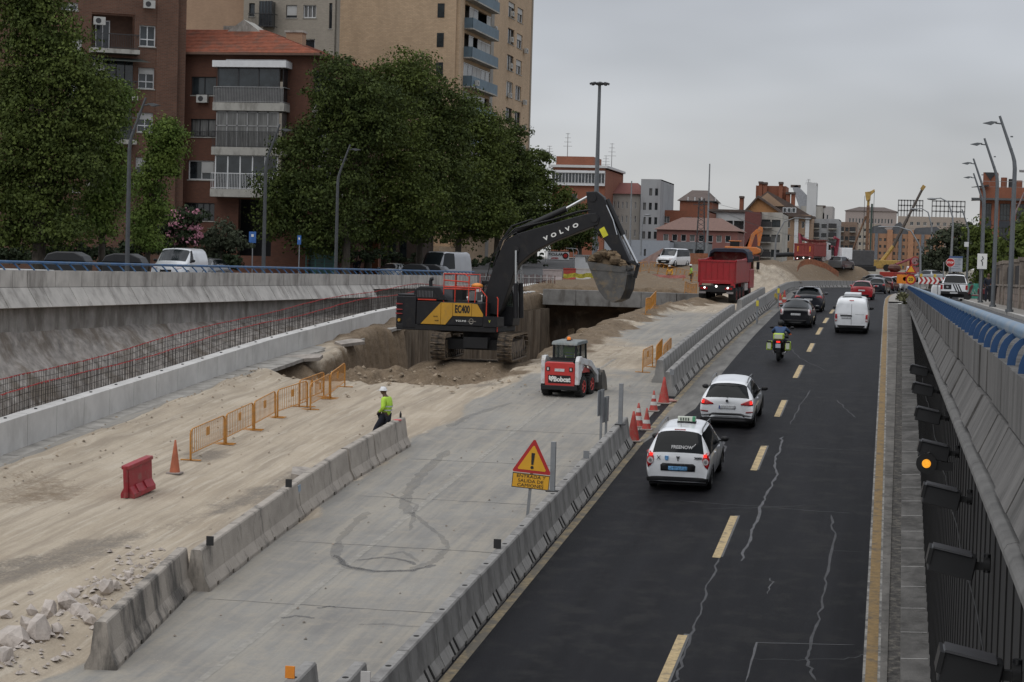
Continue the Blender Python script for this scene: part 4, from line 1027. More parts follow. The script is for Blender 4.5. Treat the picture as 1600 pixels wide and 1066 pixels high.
for s in (-1, 1):
 for yd in (1.3, 2.35):
  q = MB(); q.box((s * .905, yd, .90), (.03, .2, .03), WHITE); q.obj('door_handle', suvA)
for s in (-1, 1):
 for yd in (1.0, 1.95, 2.9):
  decal(bv, rect(yd - .006, yd + .006, .36, .95) if s > 0 else rect(-yd - .006, -yd + .006, .36, .95), BLKP, 'door_gap', suvA, dirn=(-s, 0, 0), off=.003, n=2)
# --- generic hatch body used for the farther cars
def hatch(name, label, cat, W, Hh, L, pm, x, y, rz=0, slope=.5, zf=zr, belt=.92, lampbox=None, low=False, plate=True, glassm=None):
 w2 = W / 2
 k = Hh
 st = [((.12, .0, .0, .03, .03, .03), .25, .45, w2 * .92, .62, w2 * .91, .72, w2 * .8, .74),
    ((.18, .03, .06, .10, .07, .05), .27, .58, w2 * .98, belt - .04, w2 * .93, belt + .04, w2 * .80, belt + .07),
    ((.3, .3, .3, slope + .05, slope, slope), .26, .60, w2 * .995, belt + .02, w2 * .95, k - .16, w2 * .66, k - .06),
    ((1.2, 1.2, 1.2, 1.2, 1.2, 1.2), .24, .62, w2, belt, w2 * .96, k - .11, w2 * .68, k),
    ((2.0, 2.0, 2.0, 2.0, 2.0, 2.0), .24, .62, w2, belt - .02, w2 * .96, k - .10, w2 * .68, k),
    ((2.8, 2.8, 2.8, 2.5, 2.5, 2.5), .24, .62, w2, belt - .04, w2 * .95, k - .16, w2 * .66, k - .06),
    ((3.4, 3.4, 3.3, 3.2, 3.15, 3.1), .26, .62, w2, belt - .04, w2 * .93, belt + .05, w2 * .78, belt + .08),
    ((L - .4, L - .4, L - .4, L - .35, L - .3, L - .3), .26, .55, w2 * .94, belt - .14, w2 * .86, belt - .06, w2 * .66, belt - .03),
    ((L - .15, L - .08, L - .08, L - .05, L - .02, L), .26, .48, w2 * .82, .60, w2 * .78, .66, w2 * .6, .68)]
 t, b_ = car(name, label, cat, L, W, Hh, st, pm, (.8, L - .85), .32, glass=gl(), mir_y=2.75, mir_z=belt + .08, mirror_m=pm if pm not in (WHITE,) else BLKP)
 tilt(t, x, y, rz, zf)
 return t, b_
def rear_kit(t, b_, W, belt, lamp=None, lampm=TAIL, bump=True, lampz=None):
 w2 = W / 2
 if bump: decal(b_, [(-w2 * .93, .24), (w2 * .93, .24), (w2 * .95, .42), (-w2 * .95, .42)], BLKP, 'rear_bumper', t, n=4, off=.015)
 for s in (1, -1):
  o = lamp or [(.93, belt + .02), (.80, belt), (.66, belt - .10), (.68, belt - .18), (.93, belt - .22)]
  decal(b_, [(s * w2 * a, z) for a, z in o], lampm, 'tail_lamp', t, off=.016)
 decal(b_, rect(-.26, .26, belt - .30, belt - .19), PLATE, 'number_plate', t, off=.02)
# dark sloping-tail saloon hatch
pri, b_ = hatch('hatchback', 'black sloping-back hatchback behind the motorcycle, in the left lane', 'car', 1.74, 1.48, 4.48, BLACKC, -5.32, 107.6, R(-1), slope=1.1, belt=.96)
rear_kit(pri, b_, 1.74, .96, [(.93, 1.0), (.84, 1.03), (.74, .98), (.76, .72), (.84, .66), (.93, .70)], TAILW)
for s in (1, -1): decal(b_, [(s * .87 * a, z) for a, z in [(.92, .96), (.86, .98), (.86, .76), (.92, .78)]], TAIL, 'brake_light', pri, off=.022)
q = MB(); q.box((0, .10, 1.08), (1.2, .05, .03), BLKP, rx=.2); q.obj('spoiler', pri)
q = MB(); q.tube([(-.1, 1.35, 1.46), (-.1, 1.28, 1.62)], .008, 4, BLKP); q.obj('aerial', pri)
# black crossover
chr_, b_ = hatch('crossover', 'dark blue-black crossover ahead of the black hatchback', 'car', 1.80, 1.56, 4.36, NAVY, -5.45, 125.4, R(0), slope=.62, belt=1.02)
rear_kit(chr_, b_, 1.80, 1.02, [(.95, 1.02), (.80, 1.04), (.55, .96), (.57, .91), (.80, .93), (.95, .84)], TAIL)
q = MB(); q.box((0, .55, 1.53), (1.25, .3, .03), NAVY, rx=-.08); q.obj('spoiler', chr_)
# red hatchback
red, b_ = hatch('hatchback', 'bright red hatchback ahead of the white van in the right lane', 'car', 1.74, 1.50, 3.99, REDC, -2.75, 157.4, R(-2), slope=.42, belt=.98)
rear_kit(red, b_, 1.74, .98, [(.94, 1.10), (.84, 1.10), (.80, .86), (.82, .78), (.94, .80)], TAIL)
# dark SUV and dark red car and white SUV beyond
dk, b_ = hatch('estate_car', 'dark navy estate car beyond the red hatchback', 'car', 1.80, 1.55, 4.6, NAVY, -2.1, 200, R(-8), slope=.5, belt=1.0)
rear_kit(dk, b_, 1.8, 1.0)
dr, b_ = hatch('hatchback', 'dark red car between the navy estate and the white SUV', 'car', 1.78, 1.56, 4.3, DREDC, -1.35, 218, R(-10), slope=.5, belt=1.0, zf=lambda y: zr(y) + .1)
rear_kit(dr, b_, 1.78, 1.0)
ws, b_ = hatch('suv', 'white SUV at the head of the queue beside the orange signs', 'car', 1.86, 1.66, 4.5, WHITE, -.45, 243, R(-14), slope=.5, belt=1.05)
rear_kit(ws, b_, 1.86, 1.05)
gy, b_ = hatch('hatchback', 'small grey car farthest up the bend left of the navy estate', 'car', 1.75, 1.5, 4.2, GREYC, -3.3, 248, R(-20), slope=.5, belt=1.0)
rear_kit(gy, b_, 1.75, 1.0)
# --- white panel van with a raised roof box, right lane
def van(name, label, W, Hh, L, pm, x, y, rz, zf=zr, nose=.95, ws_glass=True, side_glass=(4,)):
 w2 = W / 2
 st = [((.10, .0, .0, .01, .01, .01), .30, .48, w2 * .93, .70, w2 * .93, .82, w2 * .90, .84),
    ((.13, .02, .02, .03, .03, .03), .30, .62, w2 * .985, 1.12, w2 * .965, 1.22, w2 * .90, 1.24),
    ((.15, .05, .07, .14, .18, .18), .28, .62, w2, 1.15, w2 * .985, Hh - .14, w2 * .84, Hh - .04),
    ((1.2, 1.2, 1.2, 1.2, 1.2, 1.2), .26, .62, w2, 1.12, w2 * .985, Hh - .11, w2 * .85, Hh),
    ((2.4, 2.4, 2.4, 2.4, 2.4, 2.4), .26, .62, w2, 1.10, w2 * .985, Hh - .11, w2 * .85, Hh),
    ((L - 1.15, L - 1.15, L - 1.2, L - 1.65, L - 1.6, L - 1.6), .26, .62, w2, 1.05, w2 * .97, Hh - .17, w2 * .82, Hh - .06),
    ((L - nose, L - nose, L - nose, L - nose, L - nose + .1, L - nose + .15), .28, .62, w2, 1.02, w2 * .93, 1.14, w2 * .80, 1.18),
    ((L - .25, L - .2, L - .2, L - .2, L - .15, L - .12), .28, .52, w2 * .93, .85, w2 * .88, .95, w2 * .7, .98),
    ((L - .1, L - .03, L - .03, L - .02, L, L), .28, .46, w2 * .86, .62, w2 * .82, .70, w2 * .6, .72)]
 g = [(s, 2, 'window') for s in side_glass] + [(5, 3, 'windscreen'), (5, 4, 'windscreen')]
 t, b_ = car(name, label, 'van', L, W, Hh, st, pm, (.75, L - .85), .33, glass=g, mir_y=L - 1.35, mir_z=1.18)
 tilt(t, x, y, rz, zf); return t, b_
nv, b_ = van('van', 'white delivery van with twin rear doors and a roof box, right lane', 1.70, 1.86, 4.4, WHITE, -2.30, 104.3, R(-.5))
decal(b_, rect(-.80, .80, .30, .44), BLKP, 'rear_bumper', nv, n=5, off=.03)
decal(b_, rect(-.008, .008, .46, 1.75), mat('panel_gap', (.08, .08, .08), .7), 'door_gap', nv, n=5, off=.004)
decal(b_, [(-.56, .90), (.02, .90), (.02, .97), (-.56, .97)], BLKP, 'plate_trim', nv, n=4, off=.03)
decal(b_, rect(-.50, -.02, .78, .88), PLATE, 'number_plate', nv, n=4, off=.02)
decal(b_, rect(-.12, .10, 1.70, 1.74), TAIL, 'high_brake_light', nv, n=2, off=.02)
for s in (1, -1):
 o = decal(b_, [(s * .83, 1.02), (s * .72, 1.02), (s * .72, .64), (s * .83, .62)], TAIL, 'tail_lamp', nv, off=.02)
 q = MB(); q.box((s * .775, -.005, .72), (.09, .03, .10), TAILW); q.obj('clear_lamp', o)
 decal(b_, [(s * .66, 1.0), (s * .20, 1.0), (s * .20, 1.012), (s * .66, 1.012)], _mats['panel_gap'], 'panel_line', nv, off=.004)
q = MB(); q.bb(-.42, .42, .85, 2.3, 1.87, 2.05, mat('roof_box_white', (.62, .64, .66), .4)); q.obj('roof_box', nv, bevel=.03)
q = MB(); q.bb(-.5, .5, .55, .9, 1.86, 1.885, BLKP); q.obj('roof_seam', nv)
# --- white pickup with black stripes on the right-hand street
def pickup(label, x, y, rz):
 t = thing('pickup_truck', label, 'pickup truck', (x, y, zs(y)), rz)
 w2 = .92
 b = MB()
 S = [((0, 0, 0, .01, .01, .01), .45, .70, w2 * .97, .95, w2 * .97, 1.12, w2 * .95, 1.12), ((.05, .03, .03, .04, .04, .04), .45, .80, w2, 1.08, w2 * .99, 1.15, w2 * .93, 1.15),
   ((1.5,) * 6, .45, .80, w2, 1.08, w2 * .99, 1.15, w2 * .92, 1.15)]
 b.bb(-w2, w2, 0, .06, .52, 1.14, WHITE); b.bb(-w2, -w2 + .08, .0, 1.6, .52, 1.14, WHITE); b.bb(w2 - .08, w2, 0, 1.6, .52, 1.14, WHITE); b.bb(-w2, w2, 0, 1.6, .50, .60, WHITE)
 b.obj('load_bed', t, bevel=.03)
 st = [((1.62,) * 6, .42, .7, w2, 1.0, w2, 1.16, w2 * .93, 1.18), ((1.64,) * 6, .42, .7, w2, 1.08, w2 * .98, 1.22, w2 * .84, 1.22),
    ((1.66, 1.66, 1.68, 1.85, 1.85, 1.85), .42, .7, w2, 1.12, w2 * .97, 1.68, w2 * .70, 1.76), ((2.3,) * 6, .42, .7, w2, 1.12, w2 * .97, 1.73, w2 * .72, 1.82), ((3.2,) * 6, .42, .7, w2, 1.1, w2 * .97, 1.72, w2 * .72, 1.81),
    ((3.9, 3.9, 3.9, 3.4, 3.4, 3.4), .42, .7, w2, 1.1, w2 * .95, 1.66, w2 * .7, 1.73), ((4.15,) * 6, .42, .7, w2, 1.08, w2 * .93, 1.16, w2 * .8, 1.2), ((5.1,) * 6, .42, .65, w2 * .95, .95, w2 * .9, 1.02, w2 * .7, 1.06), ((5.3,) * 6, .42, .6, w2 * .85, .8, w2 * .8, .85, w2 * .6, .88)]
 SS = [[(wm * .98, y_[0], a), (wm, y_[1], zm), (wb, y_[2], zb), (wc, y_[3], zc), (wc * .6, y_[4], zt - (zt - zc) * .2), (0, y_[5], zt)] for (y_, a, zm, wm, zb, wb, zc, wc, zt) in st]
 shell(SS, gl(), WHITE, t)
 b = MB(); b.bb(-w2, w2, .02, 1.5, 1.14, 1.17, BLKP); b.obj('bed_cover', t)
 b = MB(); b.bb(-.88, .88, -.14, .02, .46, .66, BLKP); b.obj('rear_bumper', t, bevel=.02)
 for s in (-1, 1):
  q = MB(); q.bb(s * w2 - s * .15, s * w2, -.015, .12, .78, 1.10, TAIL); q.obj('tail_lamp', t)
  for wy in (1.0, 4.2): wheel(t, s * .80, wy, .37, .25)
  q = MB(); q.ball((s * 1.05, 3.75, 1.25), .13, BLKP, 8, 5, (1, .6, .8)); q.obj('wing_mirror', t)
 q = MB(); q.bb(-.70, -.18, -.02, -.002, .80, 1.12, BLKP); q.obj('black_panel', t)
 for k in range(3):
  q = MB(); x0 = -.10 + k * .17; q.add([(x0, -.012, 1.13), (x0 + .09, -.012, 1.13), (x0 + .36, -.012, .56), (x0 + .27, -.012, .56)], [(0, 1, 2, 3)], BLKP); q.obj('black_stripe', t)
 q = MB(); q.bb(-.26, .26, -.155, -.142, .50, .60, PLATE); q.obj('number_plate', t)
 q = MB(); q.cyl((-.45, -.03, .95), (-.45, 0, .95), .08, m=CHROME, n=14); q.obj('round_badge', t)
 q = MB(); q.bb(-.5, .5, 2.3, 2.55, 1.83, 1.92, BLKP); q.obj('light_bar', t)
 q = MB(); q.bb(-.7, .7, .3, 5.0, .25, .5, BLKP); q.obj('chassis', t)
 return t
pk = pickup('white pickup truck with slanted black stripes across its tailgate', 3.95, 140, R(-3))
pk.location = (at(1490, 468, 141).x, 141, zs(141))
# white car half hidden left of the pickup
wc, b_ = hatch('hatchback', 'white car half hidden between the chevron board and the pickup', 'car', 1.8, 1.4, 4.3, WHITE, 3.1, 166, R(-60), slope=.5, belt=.95, zf=zs)
# --- white vans: parked on the left street and up on the site
kg, b_ = van('van', 'white van parked on the left street behind the blue railing', 1.83, 1.83, 4.25, WHITE, -37.15, 101.5, R(180 + 2), zf=lambda y: zl(y) + .08, nose=.95)
decal(b_, [(-.30, .60), (.30, .60), (.30, .72), (-.30, .72)], BLKP, 'grille', kg, dirn=(0, -1, 0), off=.02)
for s in (1, -1): decal(b_, [(s * .80, .92), (s * .45, .84), (s * .48, .74), (s * .80, .78)], TAILW, 'headlight', kg, dirn=(0, -1, 0), off=.02)
q = MB(); q.tube([(0, 2.9, 1.80), (0, 2.8, 1.98)], .012, 4, BLKP); q.obj('aerial', kg)
for s in (1, -1):
 q = MB(); q.tube([(s * .1, 3.5, 1.12), (s * .1 - .5, 3.2, 1.25)], .012, 4, BLKP); q.obj('wiper', kg)
vw, b_ = van('van', 'white passenger van standing on the dirt mound behind the workers', 1.92, 1.95, 4.9, WHITE, -24.0, 206, R(180 - 16), zf=lambda y: 1.15, side_glass=(2, 3, 4))
vw.location = (at(1056, 417, 208).x + .6, 208, zat(417.5, 208, 1056)); vw.rotation_euler.x = 0
decal(b_, [(-.90, .34), (.90, .34), (.90, .66), (.4, .74), (-.4, .74), (-.90, .66)], BLKP, 'front_bumper', vw, dirn=(0, -1, 0), off=.03, n=4)
for s in (1, -1): decal(b_, [(s * .86, .94), (s * .55, .90), (s * .55, .78), (s * .86, .80)], TAILW, 'headlight', vw, dirn=(0, -1, 0), off=.03)
decal(b_, rect(-.26, .26, .50, .60), PLATE, 'number_plate', vw, dirn=(0, -1, 0), off=.04)
# --- motorcycle with police-style panniers and its rider
def skin_mesh(name, verts, edges, radii, m, parent, sub=2, root=0):
 me = bpy.data.meshes.new(name); me.from_pydata(verts, edges, []); me.update()
 o = bpy.data.objects.new(name, me); C.objects.link(o); o.parent = parent
 o.modifiers.new('skin', 'SKIN')
 if not me.skin_vertices:
  bpy.context.view_layer.objects.active = o
 sv = me.skin_vertices[0].data
 for i, r_ in enumerate(radii):
  sv[i].radius = (r_, r_) if not isinstance(r_, tuple) else r_; sv[i].use_root = (i == root)
 s = o.modifiers.new('sub', 'SUBSURF'); s.levels = sub; s.render_levels = sub
 me.materials.append(m)
 for p in me.polygons: p.use_smooth = True
 o.modifiers['skin'].use_smooth_shade = True
 return o
# ================================================================ PEOPLE
SKINM = mat('skin', (.10, .055, .035), .6, var=.08); DKC = mat('dark_navy_cloth', (.010, .013, .024), .9, var=.2, scale=6); HIV = mat('hi_vis_yellow', (.42, .66, .06), .75, var=.12, scale=5)
BOOT = mat('boots', (.012, .011, .010), .8); HELM = mat('white_helmet', (.66, .67, .68), .35, var=.04); REFL = mat('reflective_tape', (.42, .45, .46), .4, var=.1)
HIO = mat('hi_vis_orange', (.72, .36, .03), .75, var=.12, scale=5); HIG = mat('hi_vis_green', (.30, .56, .08), .75, var=.12, scale=5); GRYT = mat('grey_trousers', (.05, .05, .055), .9, var=.2, scale=6)
def person(label, cat, loc, rz, J, top=HIV, legs=DKC, helmet=HELM, sleeves=None, group=None, parent=None, jacket=True, tape=True, up=1.0, name='person'):
 """J: joint name -> position, z up, facing +Y"""
 t = thing(name, label, cat, loc, rz, group)
 names = ['pelvis', 'waist', 'chest', 'neck', 'head', 'lsh', 'lel', 'lha', 'rsh', 'rel', 'rha', 'lhip', 'lkn', 'lan', 'lto', 'rhip', 'rkn', 'ran', 'rto']
 V = [Vector(J[n]) for n in names]; ix = {n: i for i, n in enumerate(names)}
 E_ = [('pelvis', 'waist'), ('waist', 'chest'), ('chest', 'neck'), ('neck', 'head'), ('chest', 'lsh'), ('lsh', 'lel'), ('lel', 'lha'), ('chest', 'rsh'), ('rsh', 'rel'), ('rel', 'rha'), ('pelvis', 'lhip'), ('lhip', 'lkn'), ('lkn', 'lan'), ('lan', 'lto'), ('pelvis', 'rhip'), ('rhip', 'rkn'), ('rkn', 'ran'), ('ran', 'rto')]
 rad = dict(pelvis=.13, waist=.12, chest=.15, neck=.055, head=.085, lsh=.065, lel=.042, lha=.03, rsh=.065, rel=.042, rha=.03, lhip=.085, lkn=.055, lan=.04, lto=.04, rhip=.085, rkn=.055, ran=.04, rto=.04)
 skin_mesh('body', V, [(ix[a], ix[b]) for a, b in E_], [rad[n] for n in names], SKINM, t)
 def sub(keys, edges, grow, m, nm, over=None):
  k = {n: i for i, n in enumerate(keys)}
  rr = [(over or {}).get(n, rad[n]) + grow for n in keys]
  return skin_mesh(nm, [Vector(J[n]) for n in keys], [(k[a], k[b]) for a, b in edges], rr, m, t)
 sub(['pelvis', 'lhip', 'lkn', 'lan', 'rhip', 'rkn', 'ran'], [('pelvis', 'lhip'), ('lhip', 'lkn'), ('lkn', 'lan'), ('pelvis', 'rhip'), ('rhip', 'rkn'), ('rkn', 'ran')], .028, legs, 'trousers')
 sub(['pelvis', 'waist', 'chest', 'lsh', 'lel', 'lha', 'rsh', 'rel', 'rha'], [('pelvis', 'waist'), ('waist', 'chest'), ('chest', 'lsh'), ('lsh', 'lel'), ('lel', 'lha'), ('chest', 'rsh'), ('rsh', 'rel'), ('rel', 'rha')], .028, top, 'jacket', {'lha': .012, 'rha': .012, 'pelvis': .12})
 for s in 'lr':
  a, b_ = Vector(J[s + 'an']), Vector(J[s + 'to'])
  q = MB(); q.ball((a + b_) / 2 + Vector((0, 0, -.01)), .07, BOOT, 8, 6, (.8, 1.9, .75)); q.obj('boot', t)
  h = Vector(J[s + 'ha']); e = Vector(J[s + 'el']); d = (h - e).normalized(); sd = d.orthogonal().normalized()
  q = MB(); q.ball(h + d * .05, .045, SKINM, 7, 5, (1, .8, 1.1))
  for k in range(4): q.tube([h + d * .07 + sd * (.03 - .02 * k), h + d * .13 + sd * (.033 - .022 * k), h + d * .15 + sd * (.03 - .022 * k) + Vector((0, 0, -.02))], [.011, .010, .008], 5, SKINM)
  q.tube([h + d * .03 + sd * .03, h + d * .07 + sd * .065], [.012, .009], 5, SKINM); q.obj('hand', t)
 hd = Vector(J['head']); up_ = (hd - Vector(J['neck'])).normalized()
 q = MB(); q.ball(hd + up_ * .04, .095, SKINM, 12, 9, (.82, 1.0, 1.18)); q.box(hd + Vector((0, .10, .03)), (.025, .04, .04), SKINM); q.box(hd + Vector((0, .095, -.02)), (.05, .015, .012), BOOT)
 for s in (-1, 1): q.ball(hd + Vector((s * .035, .085, .065)), .012, BOOT, 6, 4); q.ball(hd + Vector((s * .08, 0, .04)), .022, SKINM, 6, 4, (.5, 1, 1.4))
 q.obj('head', t)
 if helmet:
  q = MB(); c = hd + up_ * .075
  q.lathe([(.0, .115), (.05, .108), (.09, .08), (.115, .03), (.122, .0), (.145, -.008), (.12, -.012)], tuple(c), 'Z', 16, helmet); q.box(c + Vector((0, .13, -.002)), (.16, .09, .014), helmet, rx=-.2); q.box(c + Vector((0, 0, .10)), (.03, .17, .02), helmet); q.obj('helmet', t)
 if tape:
  for n1, n2, f, r_ in (('waist', 'chest', .0, .168), ('waist', 'chest', .45, .178)):
   c = Vector(J[n1]).lerp(Vector(J[n2]), f); d = (Vector(J[n2]) - Vector(J[n1])).normalized()
   q = MB(); q.cyl(c - d * .02, c + d * .02, r_, n=14, m=REFL, cap=False); q.obj('reflective_band', t)
 return t
def stand(lean=0, arm=.0):
 return dict(pelvis=(0, 0, .95), waist=(0, .01, 1.12), chest=(0, .02 + lean, 1.36), neck=(0, .04 + lean, 1.51), head=(0, .06 + lean, 1.62), lsh=(-.19, .02 + lean, 1.43), lel=(-.25, .0 + arm, 1.16), lha=(-.22, .12 + arm, .95), rsh=(.19, .02 + lean, 1.43), rel=(.25, .0 + arm, 1.16), rha=(.22, .12 + arm, .95),
    lhip=(-.09, 0, .90), lkn=(-.11, .02, .49), lan=(-.12, -.01, .09), lto=(-.13, .12, .05), rhip=(.09, 0, .90), rkn=(.11, .03, .49), ran=(.12, -.01, .09), rto=(.13, .12, .05))
# worker leaning on the old barrier, looking left
J = dict(pelvis=(0, 0, .92), waist=(0, -.06, 1.10), chest=(.0, -.06, 1.36), neck=(0, .02, 1.52), head=(0, .06, 1.63), lsh=(-.19, -.03, 1.44), lel=(-.27, -.06, 1.17), lha=(-.08, .17, 1.03), rsh=(.19, -.03, 1.44), rel=(.28, -.06, 1.17), rha=(.10, .18, 1.02),
   lhip=(-.09, .02, .88), lkn=(-.12, .26, .50), lan=(-.12, .38, .09), lto=(-.13, .52, .05), rhip=(.09, .02, .88), rkn=(.12, .20, .48), ran=(.12, .22, .09), rto=(.13, .36, .05))
wk = person('construction worker in yellow jacket and white helmet leaning on an old barrier', 'worker', (-15.32, 59.2, H(-15.32, 59.2)), R(78), J)
BLKB = mat('black_bottle', (.012, .012, .014), .4)
q = MB(); q.lathe([(0, 0), (.035, 0), (.035, .16), (.014, .21), (.014, .24), (0, .24)], (0, 0, 0), 'Z', 10, BLKB)
tag(q.obj('bottle', loc=(-14.82, 59.15, zr(58.6) + .9)), 'small black bottle standing on the barrier beside the leaning worker', 'bottle')
q = MB(); q.ball((0, 0, .03), .12, mat('pink_glove', (.5, .12, .12), .8), 8, 5, (1.2, 1.6, .3), jit=.2); tag(q.obj('glove', loc=(-14.83, 58.75, zr(58.15) + .9)), 'reddish glove lying on the barrier beside the leaning worker', 'glove')
for px, py, lab, tp_, hz in ((1046, 447, 'worker in orange top and white helmet standing behind the orange fence', HIO, 1), (1080, 445.5, 'worker in green vest standing close to the left side of the red dump truck', HIG, -1)):
 P = onH(px, py)
 Yw = 172; X_ = at(px, py, Yw).x
 s = person(lab, 'worker', (X_, Yw, zat(py, Yw, px)), R(170 if hz > 0 else 100), stand(.03, .03), top=tp_, legs=GRYT)
pd_ = person('pedestrian in dark clothes standing on the right-hand pavement beyond the bin', 'pedestrian', (at(1543, 460, 128).x, 128, zs(128) + .12), R(200), stand(), top=DKC, legs=DKC, helmet=None, tape=False)
# ================================================================ EXCAVATOR (x forward, z up, right side towards the viewer)
VG = mat('machine_dark_grey', (.014, .014, .016), .5, spec=.3, var=.15, scale=2, grime=(.040, .034, .028), gscale=2.2, glo=.55, ghi=.75); VY = mat('machine_yellow', (.50, .27, .025), .42, var=.06, scale=1.5, grime=(.30, .19, .06), gscale=2.5, glo=.55, ghi=.8)
VR = mat('handrail_red', (.55, .045, .02), .5); VB = mat('machine_black', (.006, .006, .007), .6, var=.2); VT = mat('track_steel', (.060, .050, .042), .75, metal=.2, var=.3, scale=8, grime=(.22, .165, .11), gscale=4, glo=.42, ghi=.58)
LET = mat('white_letters', (.75, .75, .72), .5, var=.02)
ex = thing('excavator', 'large yellow and dark grey tracked excavator lifting a full bucket over the pit', 'excavator', (-17.66, 84.4, -2.52), R(-5)); ex.scale = (1.04, 1.04, 1.04)
ta = Matrix.Rotation(R(95 + 3), 4, 'Z')
EL = 2.05
shoe = MB(); shoe.box((0, 0, 0), (.20, .60, .035), VT); shoe.box((-.06, 0, .035), (.025, .60, .05), VT); shoe.box((.02, 0, .03), (.022, .60, .04), VT); shoe.box((.08, 0, .03), (.02, .60, .035), VT)
proto = None
def loop_pts(n=46, a=EL, r_=.50, h0=.53):
 per = 4 * a + 2 * PI * r_; out_ = []
 for k in range(n):
  s = per * k / n
  if s < 2 * a: out_.append((-a + s, h0 - r_, PI))
  elif s < 2 * a + PI * r_:
   q_ = (s - 2 * a) / r_; out_.append((a + r_ * math.sin(q_), h0 - r_ * math.cos(q_), PI - q_))
  elif s < 4 * a + PI * r_: out_.append((a - (s - 2 * a - PI * r_), h0 + r_, 0))
  else:
   q_ = (s - 4 * a - PI * r_) / r_; out_.append((-a - r_ * math.sin(q_), h0 + r_ * math.cos(q_), -q_))
 return out_
for sy in (-1, 1):
 for (x_, z_, an) in loop_pts():
  o = shoe.obj('track_shoe', ex) if proto is None else proto.copy()
  if proto is None: proto = o
  else: C.objects.link(o); o.parent = ex
  o.matrix_local = ta @ Matrix.Translation((x_, sy * 1.37, z_ + .03)) @ Matrix.Rotation(-an if False else an, 4, 'Y')
 b = MB(); b.T = ta
 b.bb(-EL, EL, sy * 1.37 - .17, sy * 1.37 + .17, .30, .80, VT)
 for k in range(8): b.cyl((-EL + .3 + k * .53, sy * 1.37 - .2, .22), (-EL + .3 + k * .53, sy * 1.37 + .2, .22), .15, n=10, m=VT)
 for sx in (-1, 1): b.cyl((sx * EL, sy * 1.37 - .14, .53), (sx * EL, sy * 1.37 + .14, .53), .42, n=18, m=VT); b.cyl((sx * EL, sy * 1.37 - .2, .53), (sx * EL, sy * 1.37 + .2, .53), .2, n=12, m=VT)
 b.obj('track_frame', ex)
b = MB(); b.T = ta; b.bb(-1.0, 1.0, -1.3, 1.3, .42, .85, VB); b.cyl((0, 0, .8), (0, 0, 1.22), .75, n=24, m=VB); b.bb(-1.4, 1.4, -.5, .5, .5, .95, VB); b.obj('car_body', ex)
# upper structure
b = MB(); b.bb(-3.35, 1.75, -1.48, 1.48, 1.16, 1.40, VB); b.obj('platform', ex, bevel=.03)
def side_panel(poly, m, nm, d=.02, y=-1.50, bev=0):
 q = MB(); q.prism(poly, y - d, y + .02, 'Y', m); return q.obj(nm, ex, bevel=bev)
b = MB(); cw = [(-3.52, -1.10), (-3.42, -1.36), (-3.0, -1.49), (-2.35, -1.49), (-2.35, 1.49), (-3.0, 1.49), (-3.42, 1.36), (-3.52, 1.10)]
b.prism(cw, 1.22, 2.55, 'Z', VG); b.prism([(x * .985 - .02, y * .96) for x, y in cw], 2.55, 2.63, 'Z', VG); b.obj('counterweight', ex, bevel=.06)
b = MB(); b.bb(-2.32, 1.02, -1.47, 1.47, 1.40, 2.36, VG); b.obj('machinery_housing', ex, bevel=.03)
b = MB(); b.prism([(-2.6, 2.36), (-2.48, 2.85), (-2.2, 2.97), (-1.2, 2.97), (-.75, 2.40)], -1.42, 1.42, 'Y', VG); b.obj('engine_hood', ex, bevel=.05)
b = MB(); b.prism([(-2.42, 2.47), (-2.33, 2.84), (-1.55, 2.86), (-1.25, 2.5)], -1.445, -1.40, 'Y', VB); b.obj('grille', ex)
for k in range(11):
 q = MB(); q.box((-2.28 + k * .075, -1.455, 2.66), (.018, .012, .27), mat('grille_grey', (.18, .18, .19), .5)); q.obj('grille_slat', ex)
q = MB(); q.box((-1.8, -1.46, 2.43), (.95, .03, .05), VR); q.obj('red_strip', ex)
q = MB(); q.cyl((-2.0, -.5, 2.95), (-2.02, -.5, 3.2), .09, n=12, m=VB); q.tube([(-2.02, -.5, 3.16), (-2.0, -.5, 3.26), (-1.88, -.5, 3.28)], [.09, .09, .07], 10, VB); q.obj('exhaust', ex)
side_panel([(-2.30, 1.42), (-2.30, 2.34), (-1.04, 2.34), (-2.10, 1.44), (-2.10, 1.42)], VG, 'rear_door')
side_panel([(-2.08, 1.43), (-1.06, 1.43), (-1.06, 2.33)], VY, 'yellow_panel', .025)
side_panel([(-1.04, 1.43), (-.80, 1.43), (-.45, 1.80), (-.45, 2.33), (-1.04, 2.33)], VY, 'yellow_panel', .03)
side_panel([(-.43, 1.80), (.52, 1.80), (.52, 2.33), (-.43, 2.33)], VY, 'side_door', .03)
side_panel([(.54, 1.80), (1.10, 1.80), (1.10, 1.90), (.80, 2.30), (.54, 2.33)], VY, 'yellow_panel', .03)
side_panel([(-.78, 1.43), (1.10, 1.43), (1.10, 1.78), (-.42, 1.78)], VG, 'lower_door', .028)
side_panel([(1.12, 1.40), (1.85, 1.40), (1.85, 1.82), (1.12, 1.84)], VG, 'toolbox', .03)
b = MB(); b.bb(1.1, 1.83, -1.48, -.5, 1.40, 1.80, VG); b.obj('step_box', ex, bevel=.02)
text('EC400', .43, VB, ex, (.05, -1.54, 2.07), (PI / 2, 0, 0), sx=.66, bold=.014)
text('VOLVO', .10, LET, ex, (.0, -1.54, 1.60), (PI / 2, 0, 0), sx=1.3, sp=1.35, bold=.003)
q = MB(); q.lathe([(.12, -1.545), (.085, -1.545), (.085, -1.53), (.12, -1.53)], (.52, 0, 1.60), 'Y', 20, mat('ring_emblem', (.22, .20, .17), .4)); q.box((.56, -1.545, 1.60), (.42, .01, .035), _mats['ring_emblem']); q.obj('emblem', ex)
text('VOLVO', .07, VB, ex, (-1.32, -1.532, 1.75), (PI / 2, 0, 0))
